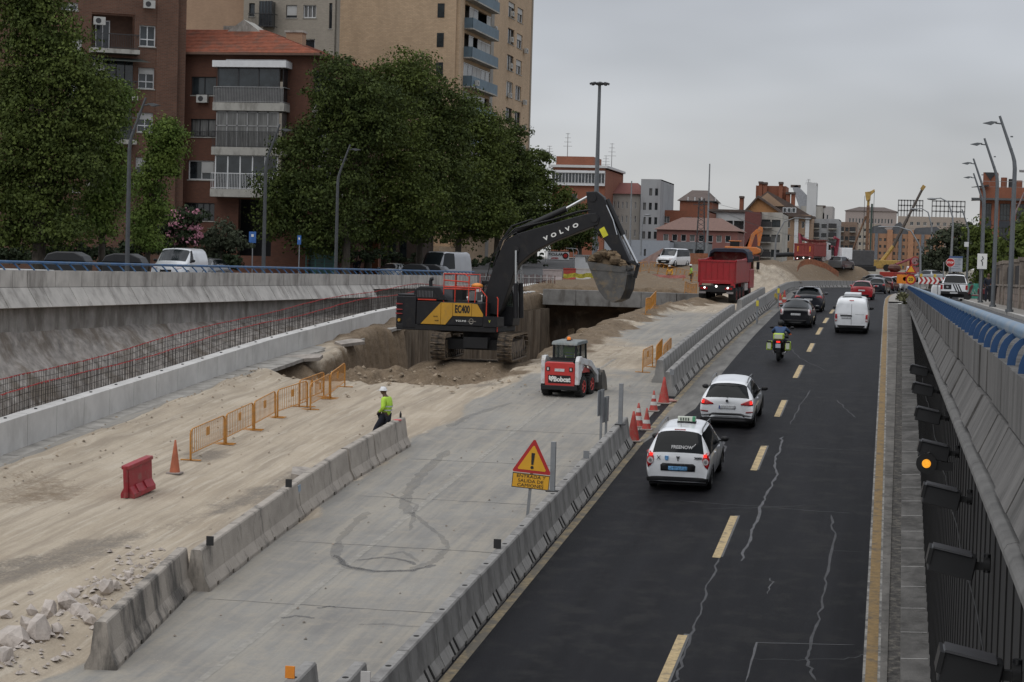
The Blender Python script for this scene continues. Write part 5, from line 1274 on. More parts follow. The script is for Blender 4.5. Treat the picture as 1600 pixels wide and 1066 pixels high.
text('EC400', .07, VB, ex, (-1.25, -1.532, 1.58), (PI / 2, 0, 0))
text('V', .14, mat('yellow_letter', (.4, .42, .05), .6), ex, (1.45, -1.54, 1.62), (PI / 2, 0, 0), bold=.006)
q = MB();
for k, z_ in enumerate((2.25, 2.02, 1.85)): q.prism([(-3.40, z_), (-3.05, z_ - .02), (-3.05, z_ - .05), (-3.38, z_ - .06)], -1.50, -1.44, 'Y', mat('reflector_red', (.28, .03, .03), .5))
q.cyl((-3.22, -1.50, 1.55), (-3.22, -1.44, 1.55), .07, n=12, m=VY); q.obj('rear_marks', ex)
# handrails
rails = [[(-.98, 2.36), (-.98, 3.52), (.10, 3.52), (.30, 3.40), (.30, 2.36)], [(-.98, 2.98), (.85, 2.98), (1.22, 2.62), (1.22, 1.20)], [(-.40, 2.36), (-.40, 3.5)], [(-.98, 3.25), (.28, 3.2)], [(.62, 2.36), (.66, 2.98)], [(.30, 3.0), (.32, 3.45)], [(-.98, 2.9), (.6, 2.9)], [(1.80, 1.2), (1.80, 2.55), (1.74, 2.62)], [(1.22, 1.95), (1.22, 2.4)]]
for rl in rails:
 q = MB(); q.tube([(x, -1.38, z) for x, z in rl], .028, 6, VR); q.obj('handrail', ex)
q = MB(); q.tube([(-.98, -1.38, 3.5), (-.98, .3, 3.5), (-.98, .3, 2.5)], .028, 6, VR); q.tube([(-.98, .3, 3.5), (.25, .3, 3.5), (.25, .3, 2.5)], .028, 6, VR); q.obj('handrail', ex)
q = MB(); q.bb(-.95, .3, -1.35, -.1, 2.36, 2.44, VB); q.bb(-.7, -.2, -.9, -.3, 2.44, 2.9, VB); q.bb(.1, .55, -.9, -.3, 2.44, 2.8, mat('tank_grey', (.2, .2, .2), .6)); q.obj('deck_boxes', ex)
q = MB(); q.ball((.55, -.9, 3.05), .2, mat('beacon_orange', (.7, .25, .04), .5), 10, 6, (1.5, 1, .6)); q.obj('orange_cover', ex)
# cab on the far side
cb = MB(); prof = [(.35, 1.4), (1.95, 1.4), (2.05, 2.2), (1.85, 3.05), (1.6, 3.22), (.45, 3.22), (.35, 2.9)]
cb.prism([(.35, 1.4), (1.95, 1.4), (2.05, 2.2), (.35, 2.2)], .42, 1.46, 'Y', VG); cab = cb.obj('cab', ex, bevel=.03)
q = MB(); q.bb(.3, 1.85, .40, 1.48, 3.10, 3.26, VG); q.obj('cab_roof', ex, bevel=.03)
for yy_ in (.45, 1.43):
 for a_, b_ in (((.38, 2.2), (.38, 3.1)), ((2.03, 2.2), (1.82, 3.1)), ((1.2, 2.2), (1.2, 3.1))):
  q = MB(); q.tube([(a_[0], yy_, a_[1]), (b_[0], yy_, b_[1])], .045, 6, VB); q.obj('cab_pillar', ex)
CGL = mat('cab_glass', (.03, .05, .045), .08, var=0, alpha=.55, coat=.3)
for yy_ in (.43, 1.45):
 q = MB(); q.prism([(.4, 2.2), (2.02, 2.2), (1.82, 3.1), (.4, 3.1)], yy_ - .004, yy_ + .004, 'Y', CGL); q.obj('cab_window', ex)
q = MB(); q.add([(2.04, .46, 2.2), (2.04, 1.42, 2.2), (1.84, 1.42, 3.1), (1.84, .46, 3.1)], [(0, 1, 2, 3)], CGL); q.obj('windscreen', ex)
Js = dict(pelvis=(0, 0, .5), waist=(0, 0, .68), chest=(0, .02, .92), neck=(0, .03, 1.08), head=(0, .04, 1.18), lsh=(-.19, .02, .98), lel=(-.24, .12, .74), lha=(-.22, .34, .72), rsh=(.19, .02, .98), rel=(.24, .12, .74), rha=(.22, .34, .72),
    lhip=(-.1, .05, .47), lkn=(-.12, .42, .48), lan=(-.12, .5, .10), lto=(-.12, .62, .06), rhip=(.1, .05, .47), rkn=(.12, .42, .48), ran=(.12, .5, .10), rto=(.12, .62, .06))
exm = ex.matrix_world if False else Matrix.Translation(ex.location) @ Matrix.Rotation(R(-5), 4, 'Z') @ Matrix.Scale(1.04, 4)
person('excavator operator in green vest seated inside the cab', 'operator', tuple(exm @ Vector((.42, .95, 1.42))), R(-95), Js, top=HIG)
# boom
def arm_part(outline, hw, m, nm, bev=.03):
 q = MB(); q.prism(outline, -hw, hw, 'Y', m); return q.obj(nm, ex, bevel=bev)
yb = 0.0
boom = arm_part([(.35, 1.9), (.12, 2.2), (.31, 3.03), (.55, 3.75), (.79, 4.33), (.95, 4.72), (1.2, 5.02), (1.64, 5.25), (3.05, 5.66), (4.7, 6.12), (5.15, 6.18), (5.32, 5.98), (5.25, 5.68), (5.0, 5.6), (3.34, 4.98), (2.6, 4.62), (2.15, 4.33), (1.78, 4.02), (1.56, 3.70), (1.36, 3.1), (1.0, 2.1), (.8, 1.85)], .27, VG, 'boom')
text('VOLVO', .225, LET, ex, (3.62, -.29, 5.36), (PI / 2, R(-24), 0), sx=1.3, sp=2.0, bold=.010)
for s in (-1, 1):
 q = MB(); q.cyl((1.62, s * .34, 4.58), (1.62, s * .27, 4.58), .13, n=14, m=VB); q.obj('pivot_boss', ex)
 q = MB(); q.cyl((1.72, s * .40, 1.75), (1.66, s * .38, 3.2), .105, n=12, m=VG); q.cyl((1.66, s * .38, 3.2), (1.62, s * .36, 4.55), .055, n=10, m=CHROME); q.obj('boom_cylinder', ex)
stick = arm_part([(4.66, 7.02), (5.13, 7.05), (5.44, 6.83), (5.62, 6.54), (5.92, 5.75), (6.33, 4.95), (6.72, 4.22), (6.6, 4.02), (6.42, 4.08), (5.98, 4.56), (5.3, 5.35), (4.98, 5.66), (4.80, 6.0), (4.74, 6.5)], .22, VG, 'stick')
q = MB(); q.cyl((5.08, -.31, 5.95), (5.08, .31, 5.95), .17, n=16, m=VB); q.obj('stick_pivot', ex); q = MB(); q.cyl((4.98, -.26, 6.78), (4.98, .26, 6.78), .16, n=16, m=VG); q.obj('stick_pivot', ex)
q = MB(); q.cyl((1.35, 0, 5.28), (3.75, 0, 6.32), .13, n=12, m=VB); q.cyl((3.65, 0, 6.28), (4.75, 0, 6.86), .06, n=10, m=CHROME); q.obj('stick_cylinder', ex)
q = MB(); q.cyl((5.55, 0, 6.72), (6.32, 0, 5.30), .115, n=12, m=VB); q.cyl((6.30, 0, 5.34), (6.98, 0, 4.16), .06, n=10, m=CHROME); q.obj('bucket_cylinder', ex)
q = MB()
for s in (-1, 1): q.tube([(5.58, s * .2, 6.5), (5.9, s * .22, 5.9), (6.1, s * .22, 5.3)], .03, 6, CHROME); q.tube([(.55, s * .18, 3.9), (.95, s * .2, 4.95), (1.5, s * .2, 5.45), (3.2, s * .2, 5.86), (4.3, s * .2, 6.2), (4.9, s * .2, 6.3)], .035, 6, VB); q.tube([(.5, s * .1, 3.7), (.8, s * .1, 4.9), (1.3, s * .1, 5.55), (2.2, s * .1, 5.85)], .03, 6, VB)
q.obj('hoses', ex)
q = MB(); q.tube([(.25, -.3, 3.2), (.5, -.32, 4.2), (.95, -.3, 4.95), (1.6, -.3, 5.3), (1.75, -.3, 5.1)], .022, 6, VB); q.obj('hose', ex)
q = MB(); q.add([(5.30, -.228, 5.50), (5.52, -.228, 5.62), (5.72, -.228, 5.28), (5.50, -.228, 5.16)], [(0, 1, 2, 3)], mat('yellow_sticker', (.62, .58, .03), .5)); q.obj('warning_sticker', ex)
q = MB(); q.prism([(6.55, 4.25), (6.62, 4.30), (7.05, 4.16), (7.02, 4.05)], -.3, -.22, 'Y', VB); q.prism([(6.55, 4.25), (6.62, 4.30), (7.05, 4.16), (7.02, 4.05)], .22, .3, 'Y', VB); q.prism([(6.98, 4.18), (7.08, 4.1), (6.95, 3.55), (6.85, 3.6)], -.14, .14, 'Y', VB); q.obj('linkage', ex)
BUK = mat('bucket_steel', (.095, .092, .088), .55, metal=.3, var=.2, scale=2.5, grime=(.20, .15, .09), gscale=2.2, glo=.5, ghi=.66)
bs = [(4.66, 4.19), (4.83, 3.80), (5.20, 3.0), (5.47, 2.68), (5.78, 2.55), (6.10, 2.7), (6.27, 3.1), (6.35, 3.7), (6.2, 4.0)]
bk = MB()
for s in (-1, 1): bk.prism(bs[:], s * .80, s * .86, 'Y', BUK)
for a_, b_ in zip(bs[1:-1], bs[2:]):
 bk.add([(a_[0], -.8, a_[1]), (b_[0], -.8, b_[1]), (b_[0], .8, b_[1]), (a_[0], .8, a_[1])], [(0, 1, 2, 3), (3, 2, 1, 0)], BUK)
bk.add([(bs[0][0], -.86, bs[0][1]), (bs[1][0], -.86, bs[1][1]), (bs[1][0], .86, bs[1][1]), (bs[0][0], .86, bs[0][1])], [(0, 1, 2, 3)], BUK)
bk.prism([(4.72, 4.12), (6.2, 3.97), (6.28, 3.78), (4.85, 3.85)], -.885, -.86, 'Y', BUK)
bko = bk.obj('bucket', ex)
for k in range(5):
 q = MB(); yy_ = -.72 + k * .36; q.prism([(4.70, 4.16), (4.58, 4.42), (4.55, 4.41), (4.60, 4.14)], yy_ - .06, yy_ + .06, 'Y', BUK); q.obj('tooth', bko)
q = MB(); q.cyl((6.2, -.5, 3.95), (6.2, .5, 3.95), .14, n=14, m=BUK); q.cyl((6.2, -.9, 3.95), (6.2, -.86, 3.95), .11, n=14, m=BUK); q.obj('pivot_pin', ex)
CLOD = mat('earth_clods', (.15, .105, .062), .97, var=.3, scale=3, bump=1.0, bscale=9, island=.35)
q = MB(); rg = random.Random(12)
q.ball((5.42, 0, 3.95), .74, CLOD, 18, 12, (.95, 1.0, .7), jit=.10, rg=rg)
for o_ in ex.children:
 nm_ = o_.name.split('.')[0]
 if nm_ in ('boom', 'stick', 'stick_pivot', 'pivot_boss', 'boom_cylinder', 'stick_cylinder', 'bucket_cylinder', 'hoses', 'hose', 'warning_sticker', 'linkage'): o_.scale.x = .94
 elif nm_ == 'lettering' and o_.location.z > 4: o_.location.x *= .94
 elif nm_ not in ('track_shoe', 'track_frame', 'car_body', 'bucket', 'tooth', 'pivot_pin'): o_.scale.x *= .84; o_.location.x = o_.location.x * .84 - .40
for k in range(90):
 a_ = rg.random(); x_ = 4.68 + 1.5 * a_; yy_ = rg.uniform(-.8, .75); z_ = 4.12 - .1 * (x_ - 5) + .5 * math.sin(min(1, a_ * 1.1) * PI) * (1 - .5 * abs(yy_)) + rg.uniform(-.05, .12)
 q.ball((x_, yy_, z_), rg.uniform(.07, .22), CLOD, 7, 5, (1, rg.uniform(.7, 1.2), rg.uniform(.6, .9)), jit=.22, rg=rg)
hp = q.obj('earth_heap', loc=ex.location, rz=R(-5)); hp.scale = (1.04, 1.04, 1.04); tag(hp, 'heap of brown earth clods filling the raised excavator bucket', 'earth')
# ================================================================ SKID-STEER LOADER (y forward)
BR = mat('loader_red', (.50, .030, .028), .4, var=.05, coat=.3, grime=(.36, .12, .09), gscale=3, glo=.55, ghi=.8); BW = mat('loader_white', (.60, .61, .62), .45, var=.05, grime=(.38, .34, .29), gscale=3)
ld = thing('skid_steer_loader', 'small red and white skid-steer loader seen from behind on the sand', 'loader', (-11.95, 71.4, H(-11.95, 72) - .02), R(-9)); ld.scale = (.93, .93, .93)
ld.rotation_euler = (R(2.5), 0, R(-9))
b = MB(); b.bb(-.60, .60, .02, 2.35, .32, .95, VB); b.obj('chassis', ld, bevel=.02)
b = MB(); b.prism([(-.60, .42), (.60, .42), (.62, .55), (.62, 1.30), (.55, 1.38), (-.55, 1.38), (-.62, 1.30), (-.62, .55)], -.04, .06, 'Y', BR); b.obj('rear_door', ld, bevel=.04)
b = MB(); b.bb(-.72, .72, -.06, .14, .28, .46, VB); b.obj('rear_bumper', ld, bevel=.02)
b = MB(); b.bb(-.46, .46, -.06, -.035, .55, .86, VB); b.obj('name_panel', ld)
text('Bobcat', .26, LET, ld, (.11, -.07, .70), (PI / 2, 0, 0), sx=.95, bold=.011)
q = MB(); q.prism([(-.43, .80), (-.41, .84), (-.37, .80), (-.31, .80), (-.27, .84), (-.22, .78), (-.23, .72), (-.28, .68), (-.30, .60), (-.34, .64), (-.40, .66), (-.43, .72)], -.066, -.06, 'Y', LET)
q.box((-.36, -.068, .745), (.05, .006, .012), VB, ry=.5); q.box((-.28, -.068, .755), (.05, .006, .012), VB, ry=-.5); q.box((-.33, -.068, .70), (.04, .006, .014), VB); q.obj('cat_head_logo', ld)
for s in (-1, 1):
 q = MB(); q.bb(s * .47 - .07, s * .47 + .07, -.06, -.03, 1.02, 1.18, VB); o = q.obj('rear_lamp', ld); q = MB(); q.bb(s * .47 - .035, s * .47 + .035, -.072, -.058, 1.05, 1.15, TAILW); q.obj('lens', o)
q = MB(); q.bb(-.2, .2, -.055, -.03, 1.01, 1.12, PLATE); q.obj('number_plate', ld)
b = MB(); b.prism([(.0, 1.30), (.10, 1.42), (.60, 1.50), (.60, 1.1)], -.52, .52, 'X', VB); b.obj('engine_cover', ld)
for k in range(4): q = MB(); q.box((0, .15 + k * .12, 1.445 + k * .018), (.9, .05, .03), VB); q.obj('vent_slat', ld)
for s in (-1, 1):
 q = MB(); q.prism([(-.02, .50), (.0, 1.42), (.14, 1.60), (.42, 1.60), (.55, 1.3), (.38, .9), (.3, .5)], s * .62, s * .78, 'X', BW); q.obj('lift_arm_tower', ld, bevel=.02)
 q = MB(); q.prism([(.05, 1.35), (.12, 1.60), (1.6, 1.35), (2.55, .78), (2.6, .38), (2.45, .38), (2.35, .68), (1.5, 1.12)], s * .66, s * .80, 'X', BW if s > 0 else BW); q.obj('lift_arm', ld, bevel=.02)
 q = MB(); q.prism([(.35, .95), (.55, 1.22), (1.7, 1.0), (1.8, .85)], s * .60, s * .66, 'X', BR); q.obj('red_panel', ld)
 q = MB(); q.tube([(s * .64, .5, .8), (s * .64, 1.1, 1.2)], .04, 8, CHROME); q.obj('lift_cylinder', ld)
 for wy in (.52, 1.58):
  wo = wheel(ld, s * .68, wy, .41, .30, rimm=BR)
  for k in range(18):
   a_ = 2 * PI * k / 18
   for z2 in (-1, 1):
    lug = MB(); lug.box((z2 * .07, math.cos(a_) * .415, math.sin(a_) * .415), (.13, .05, .05), TYRE, rx=a_, rz=0);
    if k == 0 and z2 == -1: LM = MB()
    LM.v.extend([]) ; LM.add(lug.v, lug.f, TYRE)
  LM.obj('tread_lugs', wo)
b = MB(); b.prism([(.52, 1.45), (.55, 2.02), (.62, 2.10), (1.75, 2.10), (1.85, 2.02), (1.95, 1.4)], -.46, -.42, 'X', VG)
for s in (-1, 1):
 b = MB()
 for a_, c_ in (((.55, 1.4), (.58, 2.02)), ((1.9, 1.0), (1.80, 2.02)), ((1.15, 1.4), (1.15, 2.02)), ((.55, 1.42), (1.9, 1.38))): b.tube([(s * .46, a_[0], a_[1]), (s * .46, c_[0], c_[1])], .045, 6, VG)
 b.obj('cab_post', ld)
 q = MB(); q.prism([(.58, 1.42), (1.86, 1.38), (1.80, 2.0), (.60, 2.0)], s * .46 - .004, s * .46 + .004, 'X', CGL); q.obj('side_window', ld)
b = MB(); b.prism([(.48, 2.0), (.52, 2.08), (.62, 2.14), (1.8, 2.14), (1.9, 2.05), (1.88, 2.0)], -.53, .53, 'X', mat('roof_grey', (.17, .19, .19), .55, grime=(.25, .24, .22), gscale=3)); b.obj('cab_roof', ld, bevel=.025)
q = MB(); q.add([(-.44, .57, 1.42), (.44, .57, 1.42), (.44, .60, 2.0), (-.44, .60, 2.0)], [(0, 1, 2, 3)], CGL); q.obj('rear_window', ld)
q = MB(); q.bb(-.47, .47, .54, .60, 1.36, 1.50, VG); q.obj('window_frame', ld)
q = MB(); q.cyl((.02, 1.0, 2.14), (.02, 1.0, 2.18), .09, n=12, m=VB); q.lathe([(.07, 2.17), (.075, 2.25), (.05, 2.29), (0, 2.30)], (.02, 1.0, 0), 'Z', 12, mat('beacon_lens', (.75, .18, .02), .3, emit=(1, .25, .02, .3))); q.obj('beacon', ld)
b = MB(); pr = [(2.55, .08), (3.25, .03), (3.3, .06), (2.75, .15), (2.62, .35), (2.62, .78), (2.78, .88), (2.60, .86), (2.50, .7)]
b.prism(pr, -.93, .93, 'X', BUK); b.prism([(2.55, .08), (3.25, .05), (3.1, .55), (2.78, .88), (2.5, .8)], -.95, -.91, 'X', BUK); b.prism([(2.55, .08), (3.25, .05), (3.1, .55), (2.78, .88), (2.5, .8)], .91, .95, 'X', BUK); b.obj('front_bucket', ld)
q = MB(); q.bb(-.8, .8, 2.45, 2.7, .55, .95, mat('attachment_grey', (.16, .17, .18), .5)); q.obj('attachment', ld, bevel=.03)
lm = Matrix.Translation(ld.location) @ Matrix.Rotation(R(-9), 4, 'Z')
person('loader driver in yellow vest seated inside the small cab', 'driver', tuple(lm @ Vector((0, 1.1, .78))), R(-9), Js, top=HIV, helmet=None)
# ================================================================ MOTORCYCLE
mc = thing('motorcycle', 'police-style motorcycle with yellow-green panniers between the cars, left lane', 'motorcycle', (-5.0, 87.0, zr(87.0)), R(-2)); mc.rotation_euler.x = slope_at(zr, 87)
for wy, nm in ((0.33, 'rear_wheel'), (1.83, 'front_wheel')):
 q = MB(); q.lathe([(.20, -.06), (.29, -.085), (.325, -.05), (.33, 0), (.325, .05), (.29, .085), (.20, .06)], (0, 0, 0), 'X', 22, TYRE); q.cyl((-.05, 0, 0), (.05, 0, 0), .19, n=14, m=BLKP); q.obj(nm, mc, loc=(0, wy, .33))
PAN = mat('pannier_white', (.58, .62, .50), .45, var=.05); PANY = mat('pannier_lime', (.40, .55, .06), .5)
b = MB(); b.box((0, .9, .72), (.34, 1.1, .34), VB, rx=.04); b.box((0, .35, .84), (.30, .5, .12), VB); b.box((0, 1.0, .5), (.38, .5, .4), VB); b.tube([(0, 1.5, 1.0), (0, 1.83, .33)], .05, 6, VB); b.obj('frame', mc, bevel=.03)
b = MB(); b.ball((0, 1.25, .98), .24, NAVY, 12, 8, (.85, 1.2, .8)); b.obj('fuel_tank', mc)
b = MB(); b.box((0, 1.68, 1.15), (.62, .25, .5), NAVY, rx=-.35, taper=(.7, .6)); b.obj('fairing', mc, bevel=.05)
for s in (-1, 1):
 q = MB(); q.box((s * .40, .28, .68), (.24, .48, .38), PANY, taper=(.9, .9)); o = q.obj('pannier', mc, bevel=.04); q = MB(); q.box((s * .40, .03, .69), (.15, .03, .27), PAN); q.obj('white_patch', o); q = MB(); q.box((s * .40, .03, .86), (.20, .05, .07), VB); q.obj('pannier_lid', o)
 q = MB(); q.tube([(s * .10, 1.5, 1.12), (s * .38, 1.38, 1.14)], .022, 6, VB); q.obj('handlebar', mc)
 q = MB(); q.tube([(s * .28, 1.55, 1.2), (s * .42, 1.5, 1.36)], .012, 5, VB); q.ball((s * .45, 1.5, 1.38), .085, VB, 8, 6, (1.1, .5, .75)); q.obj('mirror', mc)
 q = MB(); q.box((s * .34, 1.72, 1.08), (.12, .06, .06), mat('orange_lens', (.6, .12, .02), .4)); q.obj('indicator', mc)
 q = MB(); q.cyl((s * .22, .1, .36), (s * .22, .8, .36), .06, n=10, m=CHROME); q.obj('exhaust', mc)
q = MB(); q.box((0, .12, 1.10), (.46, .38, .26), PANY); o = q.obj('top_box', mc, bevel=.05); q = MB(); q.box((0, -.07, 1.10), (.34, .02, .18), PAN); q.obj('white_patch', o)
q = MB(); q.box((0, -.06, .87), (.16, .04, .07), LIT); q.obj('tail_lamp', mc)
q = MB(); q.box((0, -.09, .70), (.22, .02, .18), mat('small_plate', (.42, .44, .50), .5)); q.obj('number_plate', mc)
q = MB(); q.box((0, .02, .55), (.16, .1, .3), VB); q.obj('mudguard', mc)
Jm = dict(pelvis=(0, 0, .0), waist=(0, .03, .18), chest=(0, .14, .42), neck=(0, .2, .56), head=(0, .24, .66), lsh=(-.20, .15, .48), lel=(-.36, .36, .32), lha=(-.36, .66, .30), rsh=(.20, .15, .48), rel=(.36, .36, .32), rha=(.36, .66, .30),
    lhip=(-.12, .04, -.03), lkn=(-.28, .42, -.10), lan=(-.24, .22, -.50), lto=(-.25, .36, -.55), rhip=(.12, .04, -.03), rkn=(.28, .42, -.10), ran=(.24, .22, -.50), rto=(.25, .36, -.55))
BLJ = mat('blue_jacket', (.035, .075, .17), .7, var=.1)
rd_ = person('motorcycle rider in blue jacket and black helmet seen from behind', 'rider', (-5.0 + .02, 87.0 + .66, zr(87.6) + .92), R(-2), Jm, top=BLJ, helmet=None, tape=False)
q = MB(); q.ball((0, .24, .71), .145, VB, 14, 10, (.95, 1.05, 1.05)); q.obj('helmet', rd_)
text('POLICIA', .09, LET, rd_, (0, -.055, .42), (R(75), 0, 0), sx=.8) if False else None
# ================================================================ DUMP TRUCKS
RT = mat('truck_red', (.33, .014, .020), .42, var=.06, coat=.25, grime=(.20, .035, .03), gscale=1.6, glo=.5, ghi=.75); RTD = mat('truck_red_dirty', (.20, .045, .04), .6, var=.15, grime=(.30, .20, .15), gscale=2.5)
TARP = mat('dark_blue_tarp', (.012, .018, .035), .7, var=.2, bump=.4, bscale=5)
def dump_truck(label, loc, rz, rm, tarp=True, rx=0.0, cabm=None, decal_=True):
 t = thing('dump_truck', label, 'truck', loc, rz); t.rotation_euler.x = rx
 cabm = cabm or rm
 b = MB(); b.bb(-1.22, 1.22, -.02, .07, 1.35, 2.85, rm)
 tg = b.obj('tailgate', t, bevel=.02)
 for k in range(7):
  q = MB(); q.bb(-1.22 + k * .40, -1.22 + k * .40 + .05, -.06, -.02, 1.40, 2.8, rm); q.obj('rib', tg)
 q = MB(); q.bb(-1.28, 1.28, -.08, .06, 2.80, 2.92, rm); q.obj('top_rail', tg); q = MB(); q.prism([(-1.2, 1.30), (-1.0, 1.52), (1.0, 1.52), (1.2, 1.30)], -.10, .0, 'Y', rm); q.obj('bottom_rail', tg, bevel=.02)
 b = MB()
 for s in (-1, 1):
  b.prism([(0, 1.35), (5.6, 1.35), (5.6, 3.1), (0, 2.85)], s * 1.28 - .04, s * 1.28 + .04, 'X', rm); b.bb(s * 1.28 - .07, s * 1.28 + .07, 0, 5.6, 2.80, 2.95, rm)
 b.bb(-1.25, 1.25, 0, 5.6, 1.30, 1.40, RTD); b.obj('tipper_body', t, bevel=.02)
 q = MB(); q.bb(-1.28, 1.28, 5.52, 5.62, 1.35, 3.5, RTD); q.bb(-1.28, 1.28, 5.3, 6.4, 3.42, 3.52, RTD); q.obj('headboard', t)
 if tarp:
  q = MB(); n_ = 16
  pr = [(-1.42, 3.0), (-1.32, 3.45), (-1.05, 3.66), (0, 3.70), (1.05, 3.66), (1.32, 3.45), (1.42, 2.95), (1.36, 2.7), (1.25, 3.3), (1.0, 3.42), (0, 3.42), (-1.0, 3.42), (-1.25, 3.3)]
  q.prism(pr, 4.4, 6.6, 'Y', TARP); q.obj('rolled_tarpaulin', t, bevel=.03)
 for wy in (.75, 2.1, 3.5, 6.9):
  for s in (-1, 1):
   wheel(t, s * 1.02, wy, .52, .5 if wy < 6 else .32, rimm=RTD)
 q = MB(); q.bb(-.45, .45, .1, 8.2, .62, 1.15, VB); q.obj('chassis', t)
 q = MB(); q.bb(-1.18, 1.18, -.12, .0, .72, 1.18, RTD if False else VB); bo = q.obj('rear_frame', t, bevel=.02)
 for s in (-1, 1):
  q = MB(); q.bb(s * .85 - .25, s * .85 + .25, -.16, -.11, .90, 1.05, TAIL); o = q.obj('tail_lamp', t)
  q = MB(); q.cyl((s * .80, -.19, 1.02), (s * .80, -.15, 1.02), .06, n=10, m=mat('work_lamp_lit', (.9, .9, .85), .3, emit=(1, .95, .9, 3.0))); q.obj('lit_lamp', o)
  q = MB(); q.bb(s * .72, s * 1.18, -.14, -.10, .62, .76, mat('light_bar_grey', (.22, .2, .2), .6)); q.obj('bumper_plate', t)
  q = MB(); q.bb(s * 1.0 - .02, s * 1.26 + .02, -.1, .02, 1.05, 1.3, rm); q.obj('hinge', t)
 q = MB(); q.cyl((0, -.17, 1.12), (0, -.13, 1.12), .07, n=10, m=_mats['work_lamp_lit']); q.obj('lit_lamp', t)
 q = MB(); q.bb(-1.24, 1.24, 6.3, 8.3, .85, 2.2, cabm); q.prism([(6.35, 2.2), (8.3, 2.2), (8.1, 3.1), (6.5, 3.2)], -1.2, 1.2, 'X', cabm); q.obj('cab', t, bevel=.05)
 q = MB(); q.bb(1.205, 1.215, 7.0, 8.0, 2.25, 2.95, GLASS); q.bb(-1.215, -1.205, 7.0, 8.0, 2.25, 2.95, GLASS); q.obj('side_window', t)
 for s in (-1, 1):
  q = MB(); q.tube([(s * 1.2, 8.1, 2.9), (s * 1.52, 8.1, 2.85), (s * 1.52, 8.1, 2.0)], .025, 5, VB); q.box((s * 1.53, 8.08, 2.45), (.22, .1, .55), VB); q.obj('mirror', t, bevel=.02)
  q = MB(); q.bb(s * .95, s * 1.2, 4.4, 5.9, .75, 1.25, mat('white_panel', (.5, .48, .45), .6, grime=(.4, .1, .08), gscale=4)); q.obj('side_box', t)
 return t
P = on(1119, 473)
dump_truck('red dump truck with rolled blue tarpaulin driving up the sand track', (at(1119, 472, 136.5).x, 136.5, max(zat(473, 136.5, 1119), H(-12, 137))), R(-5), RT, rx=R(1.0))
d2 = dump_truck('dusty red dump truck parked on the embankment before the gabled house', (at(1258, 415, 258).x - .2, 258, zat(416.5, 258, 1258)), R(-14), mat('faded_truck_red', (.27, .05, .045), .6, var=.12), tarp=False, cabm=WHITE)
for o_ in (-1, 1):
 q = MB(); q.bb(o_ * .8 - .06, o_ * .8 + .06, -.10, -.03, 1.9, 2.6, mat('orange_reflector', (.75, .30, .05), .5)); q.obj('reflector_strip', d2)
# ---- far machines
OR = mat('machine_orange', (.62, .20, .05), .5, var=.1, grime=(.35, .2, .12), gscale=1.5)
Ye = 232
def far_exc():
 P = at(1150, 404, Ye); z0 = zat(409, Ye, 1150)
 t = thing('excavator', 'orange excavator with folded arm working beyond the red dump truck', 'excavator', (at(1163, 404, Ye).x, Ye, z0), 0)
 q = MB();
 for s in (-1, 1): q.bb(-2.2, 2.2, s * 1.2 - .3, s * 1.2 + .3, 0, .95, VB)
 q.bb(-1, 1, -1, 1, .5, 1.1, VB); q.obj('tracks', t, bevel=.15)
 q = MB(); q.bb(-2.9, 1.6, -1.4, 1.4, 1.1, 1.5, OR); q.prism([(1.9, 1.2), (2.6, 1.5), (2.6, 2.0), (1.9, 2.35), (-3.0, 2.4), (-3.0, 1.2)], -1.4, 1.4, 'Y', OR); q.obj('housing', t, bevel=.12)
 q = MB(); q.bb(-2.2, -.8, -1.3, 0, 2.4, 3.2, VB); q.bb(-2.4, -.5, -1.35, .1, 3.15, 3.3, OR); q.obj('cab', t, bevel=.05)
 q = MB(); q.prism([(-.2, 2.0), (.3, 2.0), (.9, 4.3), (1.8, 5.2), (2.4, 5.2), (2.6, 4.9), (1.6, 4.3), (.9, 2.0)], -.25, .25, 'Y', OR); q.obj('boom', t, bevel=.04)
 q = MB(); q.prism([(1.8, 5.0), (2.2, 5.6), (2.7, 5.5), (2.75, 4.9), (2.3, 2.4), (2.05, 2.4)], -.18, .18, 'Y', OR); q.obj('stick', t, bevel=.04)
 q = MB(); q.prism([(1.9, 2.6), (2.5, 2.5), (2.9, 1.8), (2.6, 1.1), (2.0, 1.2), (1.7, 1.9)], -.6, .6, 'Y', BUK); q.obj('bucket', t)
 q = MB(); q.cyl((.9, 0, 2.6), (1.6, 0, 4.4), .09, m=CHROME); q.obj('cylinder', t)
 t.scale = (.74, .74, .74); return t
far_exc()
# lorry-mounted crane with folded dark red arm
t = thing('crane_lorry', 'lorry with folded dark red loader crane behind the far dump truck', 'crane lorry', (at(1292, 412, 276).x, 276, zat(414, 276, 1292)), R(-60)); t.scale = (.8, .8, .8)
DR = mat('crane_red', (.20, .02, .035), .5)
q = MB(); q.bb(-1.2, 1.2, -3.5, 3.5, .6, 1.2, VB); q.obj('chassis', t); q = MB(); q.bb(-1.2, 1.2, 2.2, 4.2, 1.0, 3.0, WHITE); q.obj('cab', t, bevel=.08)
q = MB(); q.tube([(0, 1.6, 1.2), (0, 1.4, 3.0), (0, -1.2, 3.4), (0, -3.4, 3.9), (0, -4.9, 4.4), (0, -5.4, 5.2), (0, -5.1, 3.4)], .26, 8, DR); q.tube([(0, 1.6, 1.2), (0, 2.0, 4.4), (0, 1.2, 4.7)], .3, 8, DR); q.obj('folded_arm', t)
for wy in (-2.5, -1.2, 3.2):
 for s in (-1, 1): wheel(t, s * 1.0, wy, .5, .4)
q = MB(); q.tube([(-.8, -3, 1.3), (-1.0, -6.5, 1.6), (-1.2, -9.5, 1.4)], .4, 6, VB); q.obj('stowed_boom', t)
